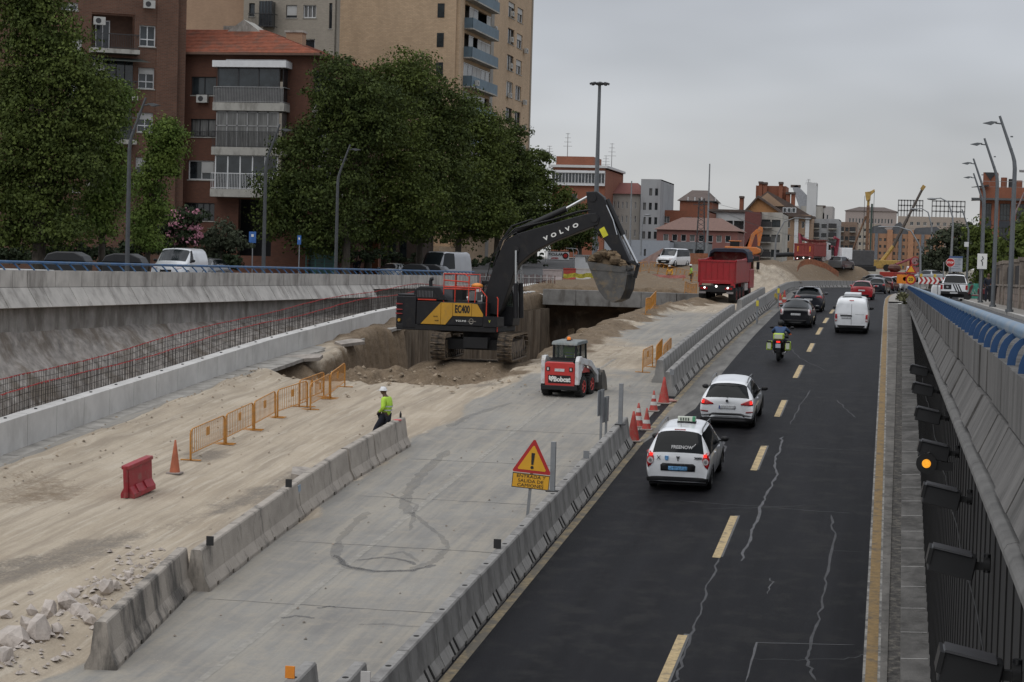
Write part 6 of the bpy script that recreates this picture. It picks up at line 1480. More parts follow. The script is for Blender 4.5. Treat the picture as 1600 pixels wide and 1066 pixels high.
# dark pickup on the mound
dp, b_ = hatch('pickup_truck', 'dark grey pickup parked on the embankment behind the dirt mound', 'pickup truck', 1.9, 1.75, 5.0, GREYC, at(1304, 418, 262).x, 262, R(-20), slope=.5, belt=1.15, zf=lambda y: zat(421, 262, 1304))
# drilling rig and telescopic crane
MY = mat('rig_yellow', (.42, .27, .07), .6, var=.15, grime=(.2, .13, .06), gscale=1.2); RST = mat('rig_rust', (.16, .09, .055), .8, var=.25)
Yr = 330
b0 = at(1353, 424, Yr)
t = thing('drilling_rig', 'tall drilling rig with yellow head and rusty mast standing at the bend', 'drilling rig', (b0.x, Yr, b0.z), 0)
s_ = 1 / proj if False else (Yr / 3111.0)
q = MB(); hm = (424 - 312) * s_; q.bb(-.24, .24, -.24, .24, 0, hm * .9, RST); q.bb(-.2, .2, -.2, .2, hm * .88, hm, MY); q.obj('mast', t)
q = MB(); q.prism([(-.35, hm - .4), (-.5, hm + .4), (-.6, hm + 1.0), (.2, hm + 1.1), (.9, hm + 1.5), (1.0, hm + 1.1), (.35, hm + .5), (.3, hm - .4)], -.4, .4, 'Y', MY); q.obj('mast_head', t, bevel=.05)
q = MB(); q.tube([(.9, 0, hm + 1.2), (.9, 0, 1)], .05, 4, VB); q.tube([(-.6, 0, hm + .4), (-.6, 0, 1)], .05, 4, VB); q.obj('cables', t)
q = MB(); q.bb(-3.4, 1.2, -1.5, 1.5, .9, 3.4, mat('rig_dark', (.06, .06, .065), .6)); q.bb(-3.6, 1.6, -2, 2, 0, .9, VB); q.obj('base_machine', t, bevel=.1)
q = MB(); q.tube([(-2.4, 0, 3), (-.3, 0, 9)], .16, 6, RST); q.tube([(.6, 0, .2), (.6, 0, 11)], .16, 8, mat('pile_pipe', (.05, .08, .07), .6)); q.obj('brace', t)
a0 = at(1376, 424, 340); a1 = at(1443, 292, 340)
t = thing('mobile_crane', 'mobile crane with long telescopic boom slanting up to the right', 'crane', (a0.x, 340, a0.z), 0)
d_ = a1 - a0
q = MB(); q.cyl((0, 0, 1.5), d_ * .30, .36, .34, n=6, m=MY, smooth=False); q.obj('boom_base', t)
q = MB(); q.cyl(d_ * .28, d_ * .62, .28, n=6, m=mat('boom_dark', (.075, .06, .05), .6), smooth=False); q.cyl(d_ * .60, d_ * .985, .22, n=6, m=_mats['boom_dark'], smooth=False); q.obj('boom_sections', t)
q = MB(); q.box(d_ * .99, (.8, .5, .6), MY, ry=-1.0); q.obj('boom_head', t); q = MB(); q.bb(-5, 3.5, -1.3, 1.3, .5, 1.9, MY); q.bb(-5, -3, -1.3, 1.3, 1.9, 3.2, MY); q.obj('carrier', t, bevel=.1)
for wx in (-4, -2.4, 1, 2.6):
 q = MB(); q.cyl((wx, -1.35, .6), (wx, 1.35, .6), .6, n=14, m=TYRE); q.obj('wheel_pair', t)
# red truck by the signs
t = thing('lorry', 'red lorry with dark clamshell grab behind the orange signs', 'lorry', (at(1408, 436, 270).x, 270, -1.0), R(-40))
q = MB(); q.bb(-1.2, 1.2, -3, 2.2, .9, 2.2, mat('lorry_red', (.34, .035, .025), .5)); q.obj('load_bed', t, bevel=.05); q = MB(); q.bb(-1.2, 1.2, 2.4, 4, .8, 3.0, WHITE); q.obj('cab', t, bevel=.1)
q = MB(); q.ball((0, -1.5, 2.7), .8, mat('grab_brown', (.10, .04, .03), .7), 9, 6, (1, 1.3, .7), jit=.1); q.tube([(0, 1.8, 2), (0, 1.8, 4), (0, -1.2, 3.2)], .18, 6, DR); q.obj('grab', t)
for wy in (-2, 3):
 for s in (-1, 1): wheel(t, s * 1.0, wy, .5, .35)
# ================================================================ BUILDINGS
BRK1 = brickmat('red_brick_dark', (.150, .068, .042), (.105, .048, .030), (.125, .088, .068), bw=.3, bh=.10, ms=.016, var=.14)
BRK2 = brickmat('red_brick', (.125, .050, .030), (.10, .040, .025), (.085, .055, .042), bw=.24, bh=.09, var=.1)
BRKT = brickmat('tan_brick', (.52, .375, .245), (.43, .305, .195), (.36, .28, .20), bw=.34, bh=.13, ms=.018, var=.09)
BRKG = brickmat('grey_brick', (.32, .285, .235), (.27, .24, .2), (.24, .215, .18), var=.08)
BRKO = brickmat('orange_brick', (.27, .085, .045), (.22, .07, .038), (.2, .12, .08), var=.08)
BRKS = brickmat('salmon_brick', (.40, .27, .18), (.35, .235, .155), (.24, .16, .11), var=.08)
PL = mat('pale_render', (.40, .385, .35), .9, scale=.3, var=.06, grime=(.28, .26, .23), gscale=.35, streak=.3); PLG = mat('grey_render', (.33, .34, .35), .9, scale=.3, var=.05, grime=(.24, .24, .25), gscale=.3, streak=.3); PLW = mat('white_render', (.55, .56, .56), .85, scale=.4, var=.05)
PLB = mat('beige_render', (.34, .30, .25), .9, scale=.3, var=.06); SLAB = mat('balcony_slab', (.36, .35, .32), .85, scale=1.5, var=.08, grime=(.2, .19, .17), gscale=1.5, streak=.4); ROOFT = mat('roof_tile', (.27, .085, .045), .85, scale=2.5, var=.2, grime=(.16, .08, .055), gscale=.8)
ROOFD = mat('dark_roof', (.10, .075, .065), .85, scale=1.0, var=.15); ROOFS = mat('slate_roof', (.085, .09, .10), .8, scale=1, var=.12); PINKR = mat('pink_brick', (.22, .10, .085), .9, scale=.5, var=.1)
FRW = mat('window_frame_white', (.62, .63, .64), .5, var=.04); FRD = mat('window_frame_dark', (.022, .022, .024), .5); GLW = mat('window_glass', (.022, .028, .032), .10, scale=.8, var=.5, spec=.7); CUR = mat('curtained_glass', (.13, .13, .125), .22, scale=2.2, var=.35, stretch=(4, 4, .3)); SHU = mat('roller_shutter', (.42, .42, .41), .6, scale=1, var=.06)
RAILD = mat('dark_railing', (.035, .035, .037), .5); RAILG = mat('grey_railing', (.26, .26, .26), .5); ACU = mat('air_conditioner', (.42, .42, .40), .5, var=.08); AWN = mat('blue_balcony_panel', (.10, .155, .20), .6, scale=1, var=.12)
class Plane:
 def __init__(s, O, ang):
  s.O = Vector(O); s.U = Vector((math.cos(ang), math.sin(ang), 0)); s.N = Vector((math.sin(ang), -math.cos(ang), 0)); s.ang = ang
 def uv(s, px, py):
  d = ray(px, py); t = (s.O - CAMP).dot(s.N) / d.dot(s.N); P = CAMP + d * t
  return (P - s.O).dot(s.U), P.z
 def rect(s, px0, py0, px1, py1):
  a = s.uv(px0, (py0 + py1) / 2)[0]; b = s.uv(px1, (py0 + py1) / 2)[0]; m = (px0 + px1) / 2
  return (a, b, s.uv(m, py1)[1], s.uv(m, py0)[1])
 def M(s): return Matrix.Translation(s.O) @ Matrix.Rotation(s.ang, 4, 'Z')
def wall(parent, pl, u0, u1, z0, z1, holes, m, base, reveal=.22, name='wall', thick=.3):
 """front wall with real openings; pl: Plane; base: building empty location/matrix inverse"""
 us = sorted(set([u0, u1] + [h[0] for h in holes] + [h[1] for h in holes])); zs_ = sorted(set([z0, z1] + [h[2] for h in holes] + [h[3] for h in holes]))
 us = [u for u in us if u0 <= u <= u1]; zs_ = [z for z in zs_ if z0 <= z <= z1]
 b = MB(); b.T = base.inverted() @ pl.M()
 vs = []; fs = []; ix = {}
 def V(i, j):
  if (i, j) not in ix: ix[(i, j)] = len(vs); vs.append((us[i], 0, zs_[j]))
  return ix[(i, j)]
 for i in range(len(us) - 1):
  for j in range(len(zs_) - 1):
   cu, cz = (us[i] + us[i + 1]) / 2, (zs_[j] + zs_[j + 1]) / 2
   if any(h[0] < cu < h[1] and h[2] < cz < h[3] for h in holes): continue
   fs.append((V(i, j), V(i + 1, j), V(i + 1, j + 1), V(i, j + 1)))
 b.add(vs, fs, m)
 for (a, c, d, e_) in holes:
  a, c = max(a, u0), min(c, u1); d, e_ = max(d, z0), min(e_, z1)
  b.add([(a, 0, d), (c, 0, d), (c, 0, e_), (a, 0, e_), (a, reveal, d), (c, reveal, d), (c, reveal, e_), (a, reveal, e_)], [(0, 4, 5, 1), (1, 5, 6, 2), (2, 6, 7, 3), (3, 7, 4, 0)], m)
 b.add([(u0, 0, z0), (u0, thick + 4, z0), (u0, thick + 4, z1), (u0, 0, z1)], [(0, 1, 2, 3)], m) if name != 'panel' else None
 return b.obj(name, parent)
def window(parent, base, pl, r_, fr=FRW, gm=GLW, depth=.18, mull=1, shut=0.0, sill=True, fw=.07, trans=False, rail=None):
 a, c, d, e_ = r_; T = base.inverted() @ pl.M()
 b = MB(); b.T = T
 b.bb(a, c, depth - .03, depth + .03, d, d + fw, fr); b.bb(a, c, depth - .03, depth + .03, e_ - fw, e_, fr); b.bb(a, a + fw, depth - .035, depth + .035, d, e_, fr); b.bb(c - fw, c, depth - .035, depth + .035, d, e_, fr)
 for k in range(mull):
  x = a + (c - a) * (k + 1) / (mull + 1); b.bb(x - fw * .45, x + fw * .45, depth - .032, depth + .032, d, e_, fr)
 if trans: b.bb(a, c, depth - .031, depth + .031, d + (e_ - d) * .32, d + (e_ - d) * .32 + fw, fr)
 if sill: b.bb(a - .06, c + .06, -.06, depth - .04, d - .07, d - .003, SLAB)
 w_ = b.obj('window', parent)
 q = MB(); q.T = T; q.bb(a + .01, c - .01, depth + .035, depth + .05, d + .01, e_ - .01, gm); q.obj('pane', w_)
 if shut:
  q = MB(); q.T = T; q.bb(a + .05, c - .05, depth - .06, depth - .034, e_ - (e_ - d) * shut, e_ - .02, SHU); q.obj('roller_shutter', w_)
 return w_
def part(parent, base, pl, name, m, fn, bevel=0):
 b = MB(); b.T = base.inverted() @ pl.M(); fn(b);
 return b.obj(name, parent, m=m, bevel=bevel)
def railing(parent, base, pl, u0, u1, z0, z1, y=-.9, m=RAILD, step=.13, ret=True, bars=True):
 b = MB(); b.T = base.inverted() @ pl.M()
 b.bb(u0, u1, y - .025, y + .025, z1 - .05, z1, m); b.bb(u0, u1, y - .02, y + .02, z0 + .05, z0 + .09, m)
 u = u0
 while u <= u1 + .01 and bars: b.bb(u - .011, u + .011, y - .011, y + .011, z0, z1, m); u += step
 if ret:
  for uu in (u0, u1): b.bb(uu - .02, uu + .02, y, 0, z1 - .05, z1, m); b.bb(uu - .02, uu + .02, y, 0, z0 + .05, z0 + .09, m)
 return b.obj('railing', parent)
def acu(parent, base, pl, u, z, y=-.32, s=.8):
 b = MB(); b.T = base.inverted() @ pl.M(); b.box((u, y, z), (s, .3, s * .68), ACU); b.cyl((u - s * .1, y - .16, z), (u - s * .1, y - .152, z), s * .24, n=12, m=RAILD)
 return b.obj('air_conditioner', parent)
def bld(label, pl, name='apartment_building', cat='building', ground=None):
 t = thing(name, label, cat, pl.O, 0); t.rotation_euler.z = pl.ang; return t, pl.M()
# --- far left brick block
p1 = Plane(at(287, 300, 133), R(30)); p1.O.z = zl(133) + .1
t, B = bld('dark red brick block with balconies at the far left, behind the tall tree', p1)
def pr(p, *r_): a, b_, c_, d_ = p.rect(*r_); return (a, b_, c_ - p.O.z, d_ - p.O.z)
wins = [(218, 40, 243, 73), (216, 106, 241, 139), (214, 176, 239, 207), (212, 246, 236, 276)]
left = [(112, 60, 128, 92), (108, 122, 124, 150), (96, 4, 122, 16), (36, 290, 76, 308), (104, 288, 124, 300)]
H1 = [pr(p1, *w_) for w_ in wins + left]
log = [pr(p1, 143, 21, 211, 78), pr(p1, 141, 92, 208, 150), pr(p1, 139, 160, 206, 218), pr(p1, 137, 228, 204, 286)]
wall(t, p1, -22, -.6, -1, 27, H1 + log, BRK1, B, .2)
part(t, B, p1, 'side_wall', BRK1, lambda b: b.bb(-.6, 0, .35, 14, -1, 27, BRK1))
part(t, B, p1, 'side_wall', BRK1, lambda b: b.bb(-2.1, -.62, -.06, .0, -1, 27, BRK1))
part(t, B, p1, 'rear_wall', BRK1, lambda b: b.bb(-22, -.6, 13.7, 14, -1, 27, BRK1))
for i, h in enumerate(H1): window(t, B, p1, h, trans=i < 3, shut=(0, .3, .35, .5, .6, .3, .4, 0, .2)[i], gm=GLW)
for i, h in enumerate(log):
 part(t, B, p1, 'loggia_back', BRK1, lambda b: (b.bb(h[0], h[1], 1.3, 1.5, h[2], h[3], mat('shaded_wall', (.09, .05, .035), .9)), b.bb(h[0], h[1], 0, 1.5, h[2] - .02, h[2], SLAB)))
 part(t, B, p1, 'balcony_slab', SLAB, lambda b: b.bb(h[0] - .15, h[1] + .2, -1.15, -.005, h[2] - .32, h[2] - .02, SLAB))
 railing(t, B, p1, h[0] - .1, h[1] + .15, h[2], h[2] + 1.02, -1.05, step=.12)
 if i in (1, 2):
  for k in range(5): part(t, B, p1, 'glazing', GLW, lambda b: b.bb(h[0] + (h[1] - h[0]) * k / 5 + .03, h[0] + (h[1] - h[0]) * (k + 1) / 5 - .03, .02, .05, h[2] + .02, h[3] - .05, GLW))
 else:
  window(t, B, p1, (h[0] + .4, h[0] + 1.4, h[2] + .02, h[3] - .4), depth=1.2, sill=False)
 acu(t, B, p1, h[0] + .5, h[3] - .6, -.2)
acu(t, B, p1, pr(p1, 232, 8, 240, 14)[0], pr(p1, 232, 8, 240, 14)[3]);
part(t, B, p1, 'awning', RAILD, lambda b: b.add([(log[1][0] - .1, -.05, log[1][3] + .1), (log[1][1] + .4, -.05, log[1][3] + .1), (log[1][1] + 1.0, -1.5, log[1][3] - .25), (log[1][0] + .1, -1.5, log[1][3] - .25)], [(0, 1, 2, 3)], mat('dark_awning', (.03, .035, .03), .8)))
# --- lower brick house with glazed balconies and tiled hip roof
p2 = Plane(at(289, 300, 134.5), R(0)); p2.O.z = zl(134) + .1
t, B = bld('red brick house with white glazed balconies under a tiled hip roof', p2, 'house')
W2 = [(299, 120, 338, 149), (298, 186, 337, 214), (294, 251, 335, 281), (288, 317, 335, 345)]
H2 = [pr(p2, *w_) for w_ in W2]
ue = pr(p2, 486, 200, 486, 210)[0]; ztop = pr(p2, 400, 84, 400, 84)[3]
bay = [pr(p2, 348, 108, 443, 163), pr(p2, 346, 176, 441, 232), pr(p2, 344, 243, 440, 297)]
door = pr(p2, 372, 312, 424, 400)
wall(t, p2, -.2, ue, -1, ztop, H2 + [(b_[0] + .1, b_[1] + .2, b_[2], b_[3]) for b_ in bay] + [door], BRK2, B, .2)
part(t, B, p2, 'side_wall', BRK2, lambda b: b.bb(ue - .3, ue, .01, 20, -1, ztop, BRK2)); part(t, B, p2, 'side_wall', BRK2, lambda b: b.bb(-.2, .1, .3, 20, -1, ztop, BRK2)); part(t, B, p2, 'entrance_back', RAILD, lambda b: b.bb(door[0] - .5, door[1] + .5, 2.0, 2.1, -1, door[3] + .1, mat('dark_entrance', (.012, .012, .013), .8)))
part(t, B, p2, 'ground_floor_recess', RAILD, lambda b: b.bb(door[1] + .5, ue - .3, .3, .5, -1, door[3], _mats['dark_entrance']))
window(t, B, p2, H2[0], FRD, GLW); window(t, B, p2, H2[1], FRD, CUR, mull=2); window(t, B, p2, H2[2], FRW, GLW, mull=1, shut=.0); window(t, B, p2, H2[3], FRD, GLW, mull=4)
part(t, B, p2, 'roller_shutter', SHU, lambda b: b.bb((H2[2][0] + H2[2][1]) / 2, H2[2][1] - .08, .08, .14, H2[2][2] + .5, H2[2][3] - .08, SHU))
acu(t, B, p2, pr(p2, 318, 155, 320, 156)[0], pr(p2, 318, 155, 320, 156)[3], -.25)
railing(t, B, p2, H2[1][0], H2[1][1], H2[1][2], H2[1][2] + .4, -.06, ret=False)
dp_ = 1.35
for i, h in enumerate(bay):
 fr = (FRD, RAILG, FRW)[i]; gm = (GLW, CUR, GLW)[i]; n_ = (3, 6, 5)[i]
 part(t, B, p2, 'balcony_slab', SLAB, lambda b: b.bb(h[0] - .25, h[1] + .5, -dp_, -.004, h[2] - .55, h[2], SLAB))
 zr_ = h[2] + 1.12
 for k in range(n_):
  a = h[0] + (h[1] - h[0]) * k / n_; c_ = h[0] + (h[1] - h[0]) * (k + 1) / n_
  q = MB(); q.T = B.inverted() @ p2.M(); q.bb(a, a + .09, -dp_ + .2, -dp_ + .3, h[2], h[3], fr); q.bb(a, c_, -dp_ + .2, -dp_ + .3, h[3] - .1, h[3], fr); q.bb(a, c_, -dp_ + .2, -dp_ + .3, zr_ + .35, zr_ + .42, fr) if i == 1 else None
  o = q.obj('glazing_frame', t); q = MB(); q.T = B.inverted() @ p2.M(); q.bb(a + .09, c_, -dp_ + .24, -dp_ + .26, h[2], h[3] - .1, gm); q.obj('pane', o)
 q = MB(); q.T = B.inverted() @ p2.M(); q.bb(h[1], h[1] + .09, -dp_ + .2, -dp_ + .3, h[2], h[3], fr); q.bb(h[1] + .28, h[1] + .3, -dp_ + .3, -.02, h[2], h[3], gm); q.obj('side_glazing', t)
 railing(t, B, p2, h[0] - .2, h[1] + .45, h[2], zr_, -dp_ + .05, (RAILG, RAILD, FRW)[i], .115)
 if i == 0: part(t, B, p2, 'privacy_panel', RAILG, lambda b: b.bb(h[0] - .15, h[1] + .4, -dp_ + .09, -dp_ + .11, h[2] + .05, zr_ - .1, mat('grey_panel', (.10, .10, .10), .6)))
part(t, B, p2, 'balcony_canopy', SLAB, lambda b: (b.bb(bay[0][0] - .3, bay[0][1] + .6, -dp_ - .1, -.004, bay[0][3], bay[0][3] + .45, FRW), b.bb(bay[0][0] + .6, bay[0][1] + .5, -dp_ + .2, -.004, bay[0][3] + .45, bay[0][3] + .55, RAILG)))
# side balconies on the receding face
p2s = Plane(p2.M() @ Vector((ue + .01, .2, 0)), R(90))
for i, h in enumerate(bay):
 part(t, B, p2s, 'balcony_slab', SLAB, lambda b: b.bb(-.1, 5.0, -1.2, -.004, h[2] - .5, h[2], SLAB)); railing(t, B, p2s, 0, 4.9, h[2], h[2] + 1.1, -1.1, RAILD, .13)
 for k in range(3): window(t, B, p2s, (.3 + k * 1.5, 1.6 + k * 1.5, h[2] + .05, h[3]), FRW if i else FRD, GLW, depth=-.05, sill=False)
# roof: hip with rows of tiles
rz0 = ztop; rh = 2.1
q = MB(); q.T = B.inverted() @ p2.M(); rows_ = 16
for k in range(rows_):
 f0 = k / rows_; f1 = (k + 1) / rows_ ;
 x0a, x0b = -3.6, ue + .7 - 5.6 * f0; x1a, x1b = -3.6, ue + .7 - 5.6 * f1
 y0_, y1_ = -.7 + 4.6 * f0, -.7 + 4.6 * f1; z0_, z1_ = rz0 + rh * f0 + .06, rz0 + rh * f1
 q.add([(x0a, y0_, z0_), (x0b, y0_, z0_), (x1b, y1_, z1_), (x1a, y1_, z1_), (x0a, y0_, z0_ - .06), (x0b, y0_, z0_ - .06)], [(0, 1, 2, 3), (4, 5, 1, 0)], ROOFT)
 q.add([(x0b, y0_, z0_), (x0b, 21 - y0_ * .5, z0_), (x1b, 21 - y1_ * .5, z1_), (x1b, y1_, z1_), (x0b, y0_, z0_ - .06), (x0b, 21 - y0_ * .5, z0_ - .06)], [(0, 1, 2, 3), (4, 5, 1, 0)], ROOFT)
q.obj('tiled_roof', t)
part(t, B, p2, 'eaves', BRK2, lambda b: b.bb(-.75, ue + .75, -.75, 20.6, rz0 - .15, rz0 - .01, mat('eaves_wood', (.12, .07, .05), .8)))
part(t, B, p2, 'roof_core', ROOFD, lambda b: b.bb(.8, ue - 5.2, 4, 17, rz0, rz0 + rh - .3, ROOFD))
part(t, B, p2, 'chimney', BRK2, lambda b: (b.bb(ue - 3.4, ue - 2.2, 4.5, 5.5, rz0, rz0 + 2.0, BRKS), b.bb(ue - 3.5, ue - 2.1, 4.4, 5.6, rz0 + 2.0, rz0 + 2.15, SLAB)))
part(t, B, p2, 'dormer', ROOFD, lambda b: (b.prism([(1.6, rz0 + 1.9), (2.9, rz0 + 2.8), (4.2, rz0 + 1.9)], 3.5, 6, 'Y', SLAB), b.bb(ue - 8, ue - 6.4, 4, 6, rz0 + 1.8, rz0 + 2.4, SLAB)))
# --- building behind with grey and tan facades
p3 = Plane(at(288, 50, 172), R(0)); p3.O.z = 0
t, B = bld('grey brick block with small windows rising behind the tiled roof', p3)
u_a = pr(p3, 380, 40, 380, 50)[0]; u_b = pr(p3, 523, 40, 523, 50)[0]
hs = [pr(p3, 447, 8, 464, 28), pr(p3, 474, 8, 494, 28), pr(p3, 473, 61, 492, 76), pr(p3, 389, 5, 398, 26), pr(p3, 514, 5, 519, 45)]
wall(t, p3, u_a, u_b, 0, 34, hs, BRKG, B, .2, thick=-3.4); part(t, B, p3, 'tan_wall', BRKT, lambda b: b.bb(-4, u_a - .02, .8, 12, 0, 34, BRKS)); part(t, B, p3, 'body', BRKG, lambda b: b.bb(u_a, u_b, .6, 1.6, 0, 33.9, BRKG))
for i, h in enumerate(hs): window(t, B, p3, h, FRW if i in (1, 2) else RAILD, GLW if i not in (1,) else CUR, mull=2 if i == 1 else 0, shut=.8 if i == 0 else 0)
h = pr(p3, 411, 4, 430, 44); part(t, B, p3, 'balcony', RAILD, lambda b: b.bb(h[0], h[1], -1, -.01, h[2], h[3], GLW)); railing(t, B, p3, h[0] - 1, h[1] + .2, h[2], h[2] + 1.2, -1.1)
part(t, B, p3, 'balcony_frame', RAILD, lambda b: [b.bb(h[0] + k * (h[1] - h[0]) / 4 - .04, h[0] + k * (h[1] - h[0]) / 4 + .04, -1.04, -1.0, h[2], h[3], FRD) for k in range(5)])
# --- tall tan brick tower
p4 = Plane(at(520, 200, 195), R(0)); p4.O.z = .8
t, B = bld('tall tan brick tower block with blue balconies facing the avenue', p4, 'tower_block')
uw = pr(p4, 708, 200, 708, 200)[0]; HH = 36
wall(t, p4, 0, uw, -2, HH, [], BRKT, B); part(t, B, p4, 'side_wall', BRKT, lambda b: b.bb(0, .3, .4, 36, -2, HH, BRKT))
p4s = Plane(p4.M() @ Vector((uw, 0, 0)), R(88))
strips_ = []
colA = [pr(p4s, 695, 12 + 55 * k - 5, 700, 34 + 55 * k - 5) for k in range(0, 6)]
bal = []; wA = []; wB = []
for k, (y0_, y1_) in enumerate([(-42, 12), (12, 62), (62, 112), (112, 160), (160, 205)]):
 bal.append(pr(p4s, 726 - k * .5, y0_ - 8, 766, y0_ + 34))
for k in range(-1, 6):
 wA.append(pr(p4s, 794 - .6 * k, 0 + 47 * k, 804 - .6 * k, 28 + 47 * k)); wB.append(pr(p4s, 808 - .6 * k, 8 + 46 * k, 817 - .6 * k, 34 + 46 * k))
u_end = pr(p4s, 829, 120, 829, 120)[1]
mid = [(b_[0], b_[1], b_[2], b_[3]) for b_ in bal]
tz = [3.0 * k for k in range(12)]
hs = []
fl = 2.93; zb0 = bal[2][2]
zf_ = [zb0 + fl * k for k in range(-6, 5)]
ub0, ub1 = bal[2][0], bal[2][1]; ua0, ua1 = wA[2][0], wA[2][1]; uc0, uc1 = wB[2][0], wB[2][1]
wp = pr(p4s, 712, 60, 717, 80); us0, us1 = wp[0] - .9, wp[0] + .4
for z_ in zf_:
 hs += [(ub0, ub1, z_, z_ + 2.35), (ua0, ua1, z_ + .5, z_ + 2.2), (uc0, uc1, z_ + .5, z_ + 2.1)]
wall(t, p4s, .0, u_end, -2, HH, hs, BRKT, B, .25)
part(t, B, p4s, 'pilaster', BRKT, lambda b: b.bb(.3, 1.1, -.35, -.004, -2, HH, BRKT)); part(t, B, p4s, 'corner_post', PLB, lambda b: b.bb(u_end - .35, u_end + .05, -.12, -.004, -2, HH, PLB)); part(t, B, p4s, 'render_band', PLG, lambda b: b.bb(ub1 + .05, ub1 + 1.5, -.03, -.004, -2, HH, mat('tower_band', (.27, .26, .24), .9, scale=.6, var=.15)))
rg = random.Random(4)
for i, z_ in enumerate(zf_):
 r_ = rg.random()
 n_ = 6
 for k in range(n_):
  a = ub0 + (ub1 - ub0) * k / n_; c_ = ub0 + (ub1 - ub0) * (k + 1) / n_
  if rg.random() < .72:
   q = MB(); q.T = B.inverted() @ p4s.M(); q.bb(a + .03, a + .1, -.02, .04, z_ + .9, z_ + 2.3, FRW); q.bb(a + .03, c_, -.02, .04, z_ + 2.2, z_ + 2.3, FRW); o = q.obj('balcony_glazing', t)
   q = MB(); q.T = B.inverted() @ p4s.M(); q.bb(a + .1, c_, .02, .04, z_ + .9, z_ + 2.2, (CUR if rg.random() < .6 else SHU)); q.obj('pane', o)
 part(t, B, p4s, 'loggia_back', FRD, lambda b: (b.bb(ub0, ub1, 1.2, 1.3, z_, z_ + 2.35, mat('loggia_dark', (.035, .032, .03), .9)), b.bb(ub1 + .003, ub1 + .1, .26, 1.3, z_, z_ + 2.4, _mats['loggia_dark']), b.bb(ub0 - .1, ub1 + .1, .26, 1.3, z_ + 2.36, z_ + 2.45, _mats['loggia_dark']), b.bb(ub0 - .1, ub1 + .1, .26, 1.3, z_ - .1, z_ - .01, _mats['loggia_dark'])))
 part(t, B, p4s, 'balcony_panel', AWN, lambda b: (b.bb(ub0 - .1, ub1 + .1, -.9, -.84, z_ - .12, z_ + .92, AWN), b.bb(ub0 - .1, ub0 - .04, -.9, 0, z_ - .12, z_ + .92, AWN), b.bb(ub1 + .04, ub1 + .1, -.9, 0, z_ - .12, z_ + .92, AWN)))
 part(t, B, p4s, 'balcony_slab', SLAB, lambda b: b.bb(ub0 - .14, ub1 + .14, -.94, -.004, z_ - .26, z_ - .12, SLAB))
 window(t, B, p4s, (ua0, ua1, z_ + .5, z_ + 2.2), FRW if rg.random() < .7 else FRD, CUR if rg.random() < .5 else GLW, shut=rg.choice([0, .3, .5, 0])); window(t, B, p4s, (uc0, uc1, z_ + .5, z_ + 2.1), FRW if rg.random() < .6 else FRD, GLW, shut=rg.choice([0, 0, .4]))
 for u in (ub1 + .9, uc1 + .8, ua0 + .6):
  if rg.random() < .7: acu(t, B, p4s, u, z_ + rg.uniform(.4, 1.2), -.3)
 if rg.random() < .5: acu(t, B, p4s, ub0 + 1.5, z_ + .3, -1.1)
part(t, B, p4, 'narrow_windows', FRD, lambda b: [b.bb(uw - 1.9, uw - 1.2, -.04, -.004, z_ + .5, z_ + 1.9, GLW) for z_ in zf_])
part(t, B, p4, 'ground_floor_bay', BRKT, lambda b: (b.bb(pr(p4, 640, 380, 640, 380)[0], uw + 1, -9, -.02, -2, pr(p4, 660, 366, 660, 366)[3] - 1.2, BRKT)))
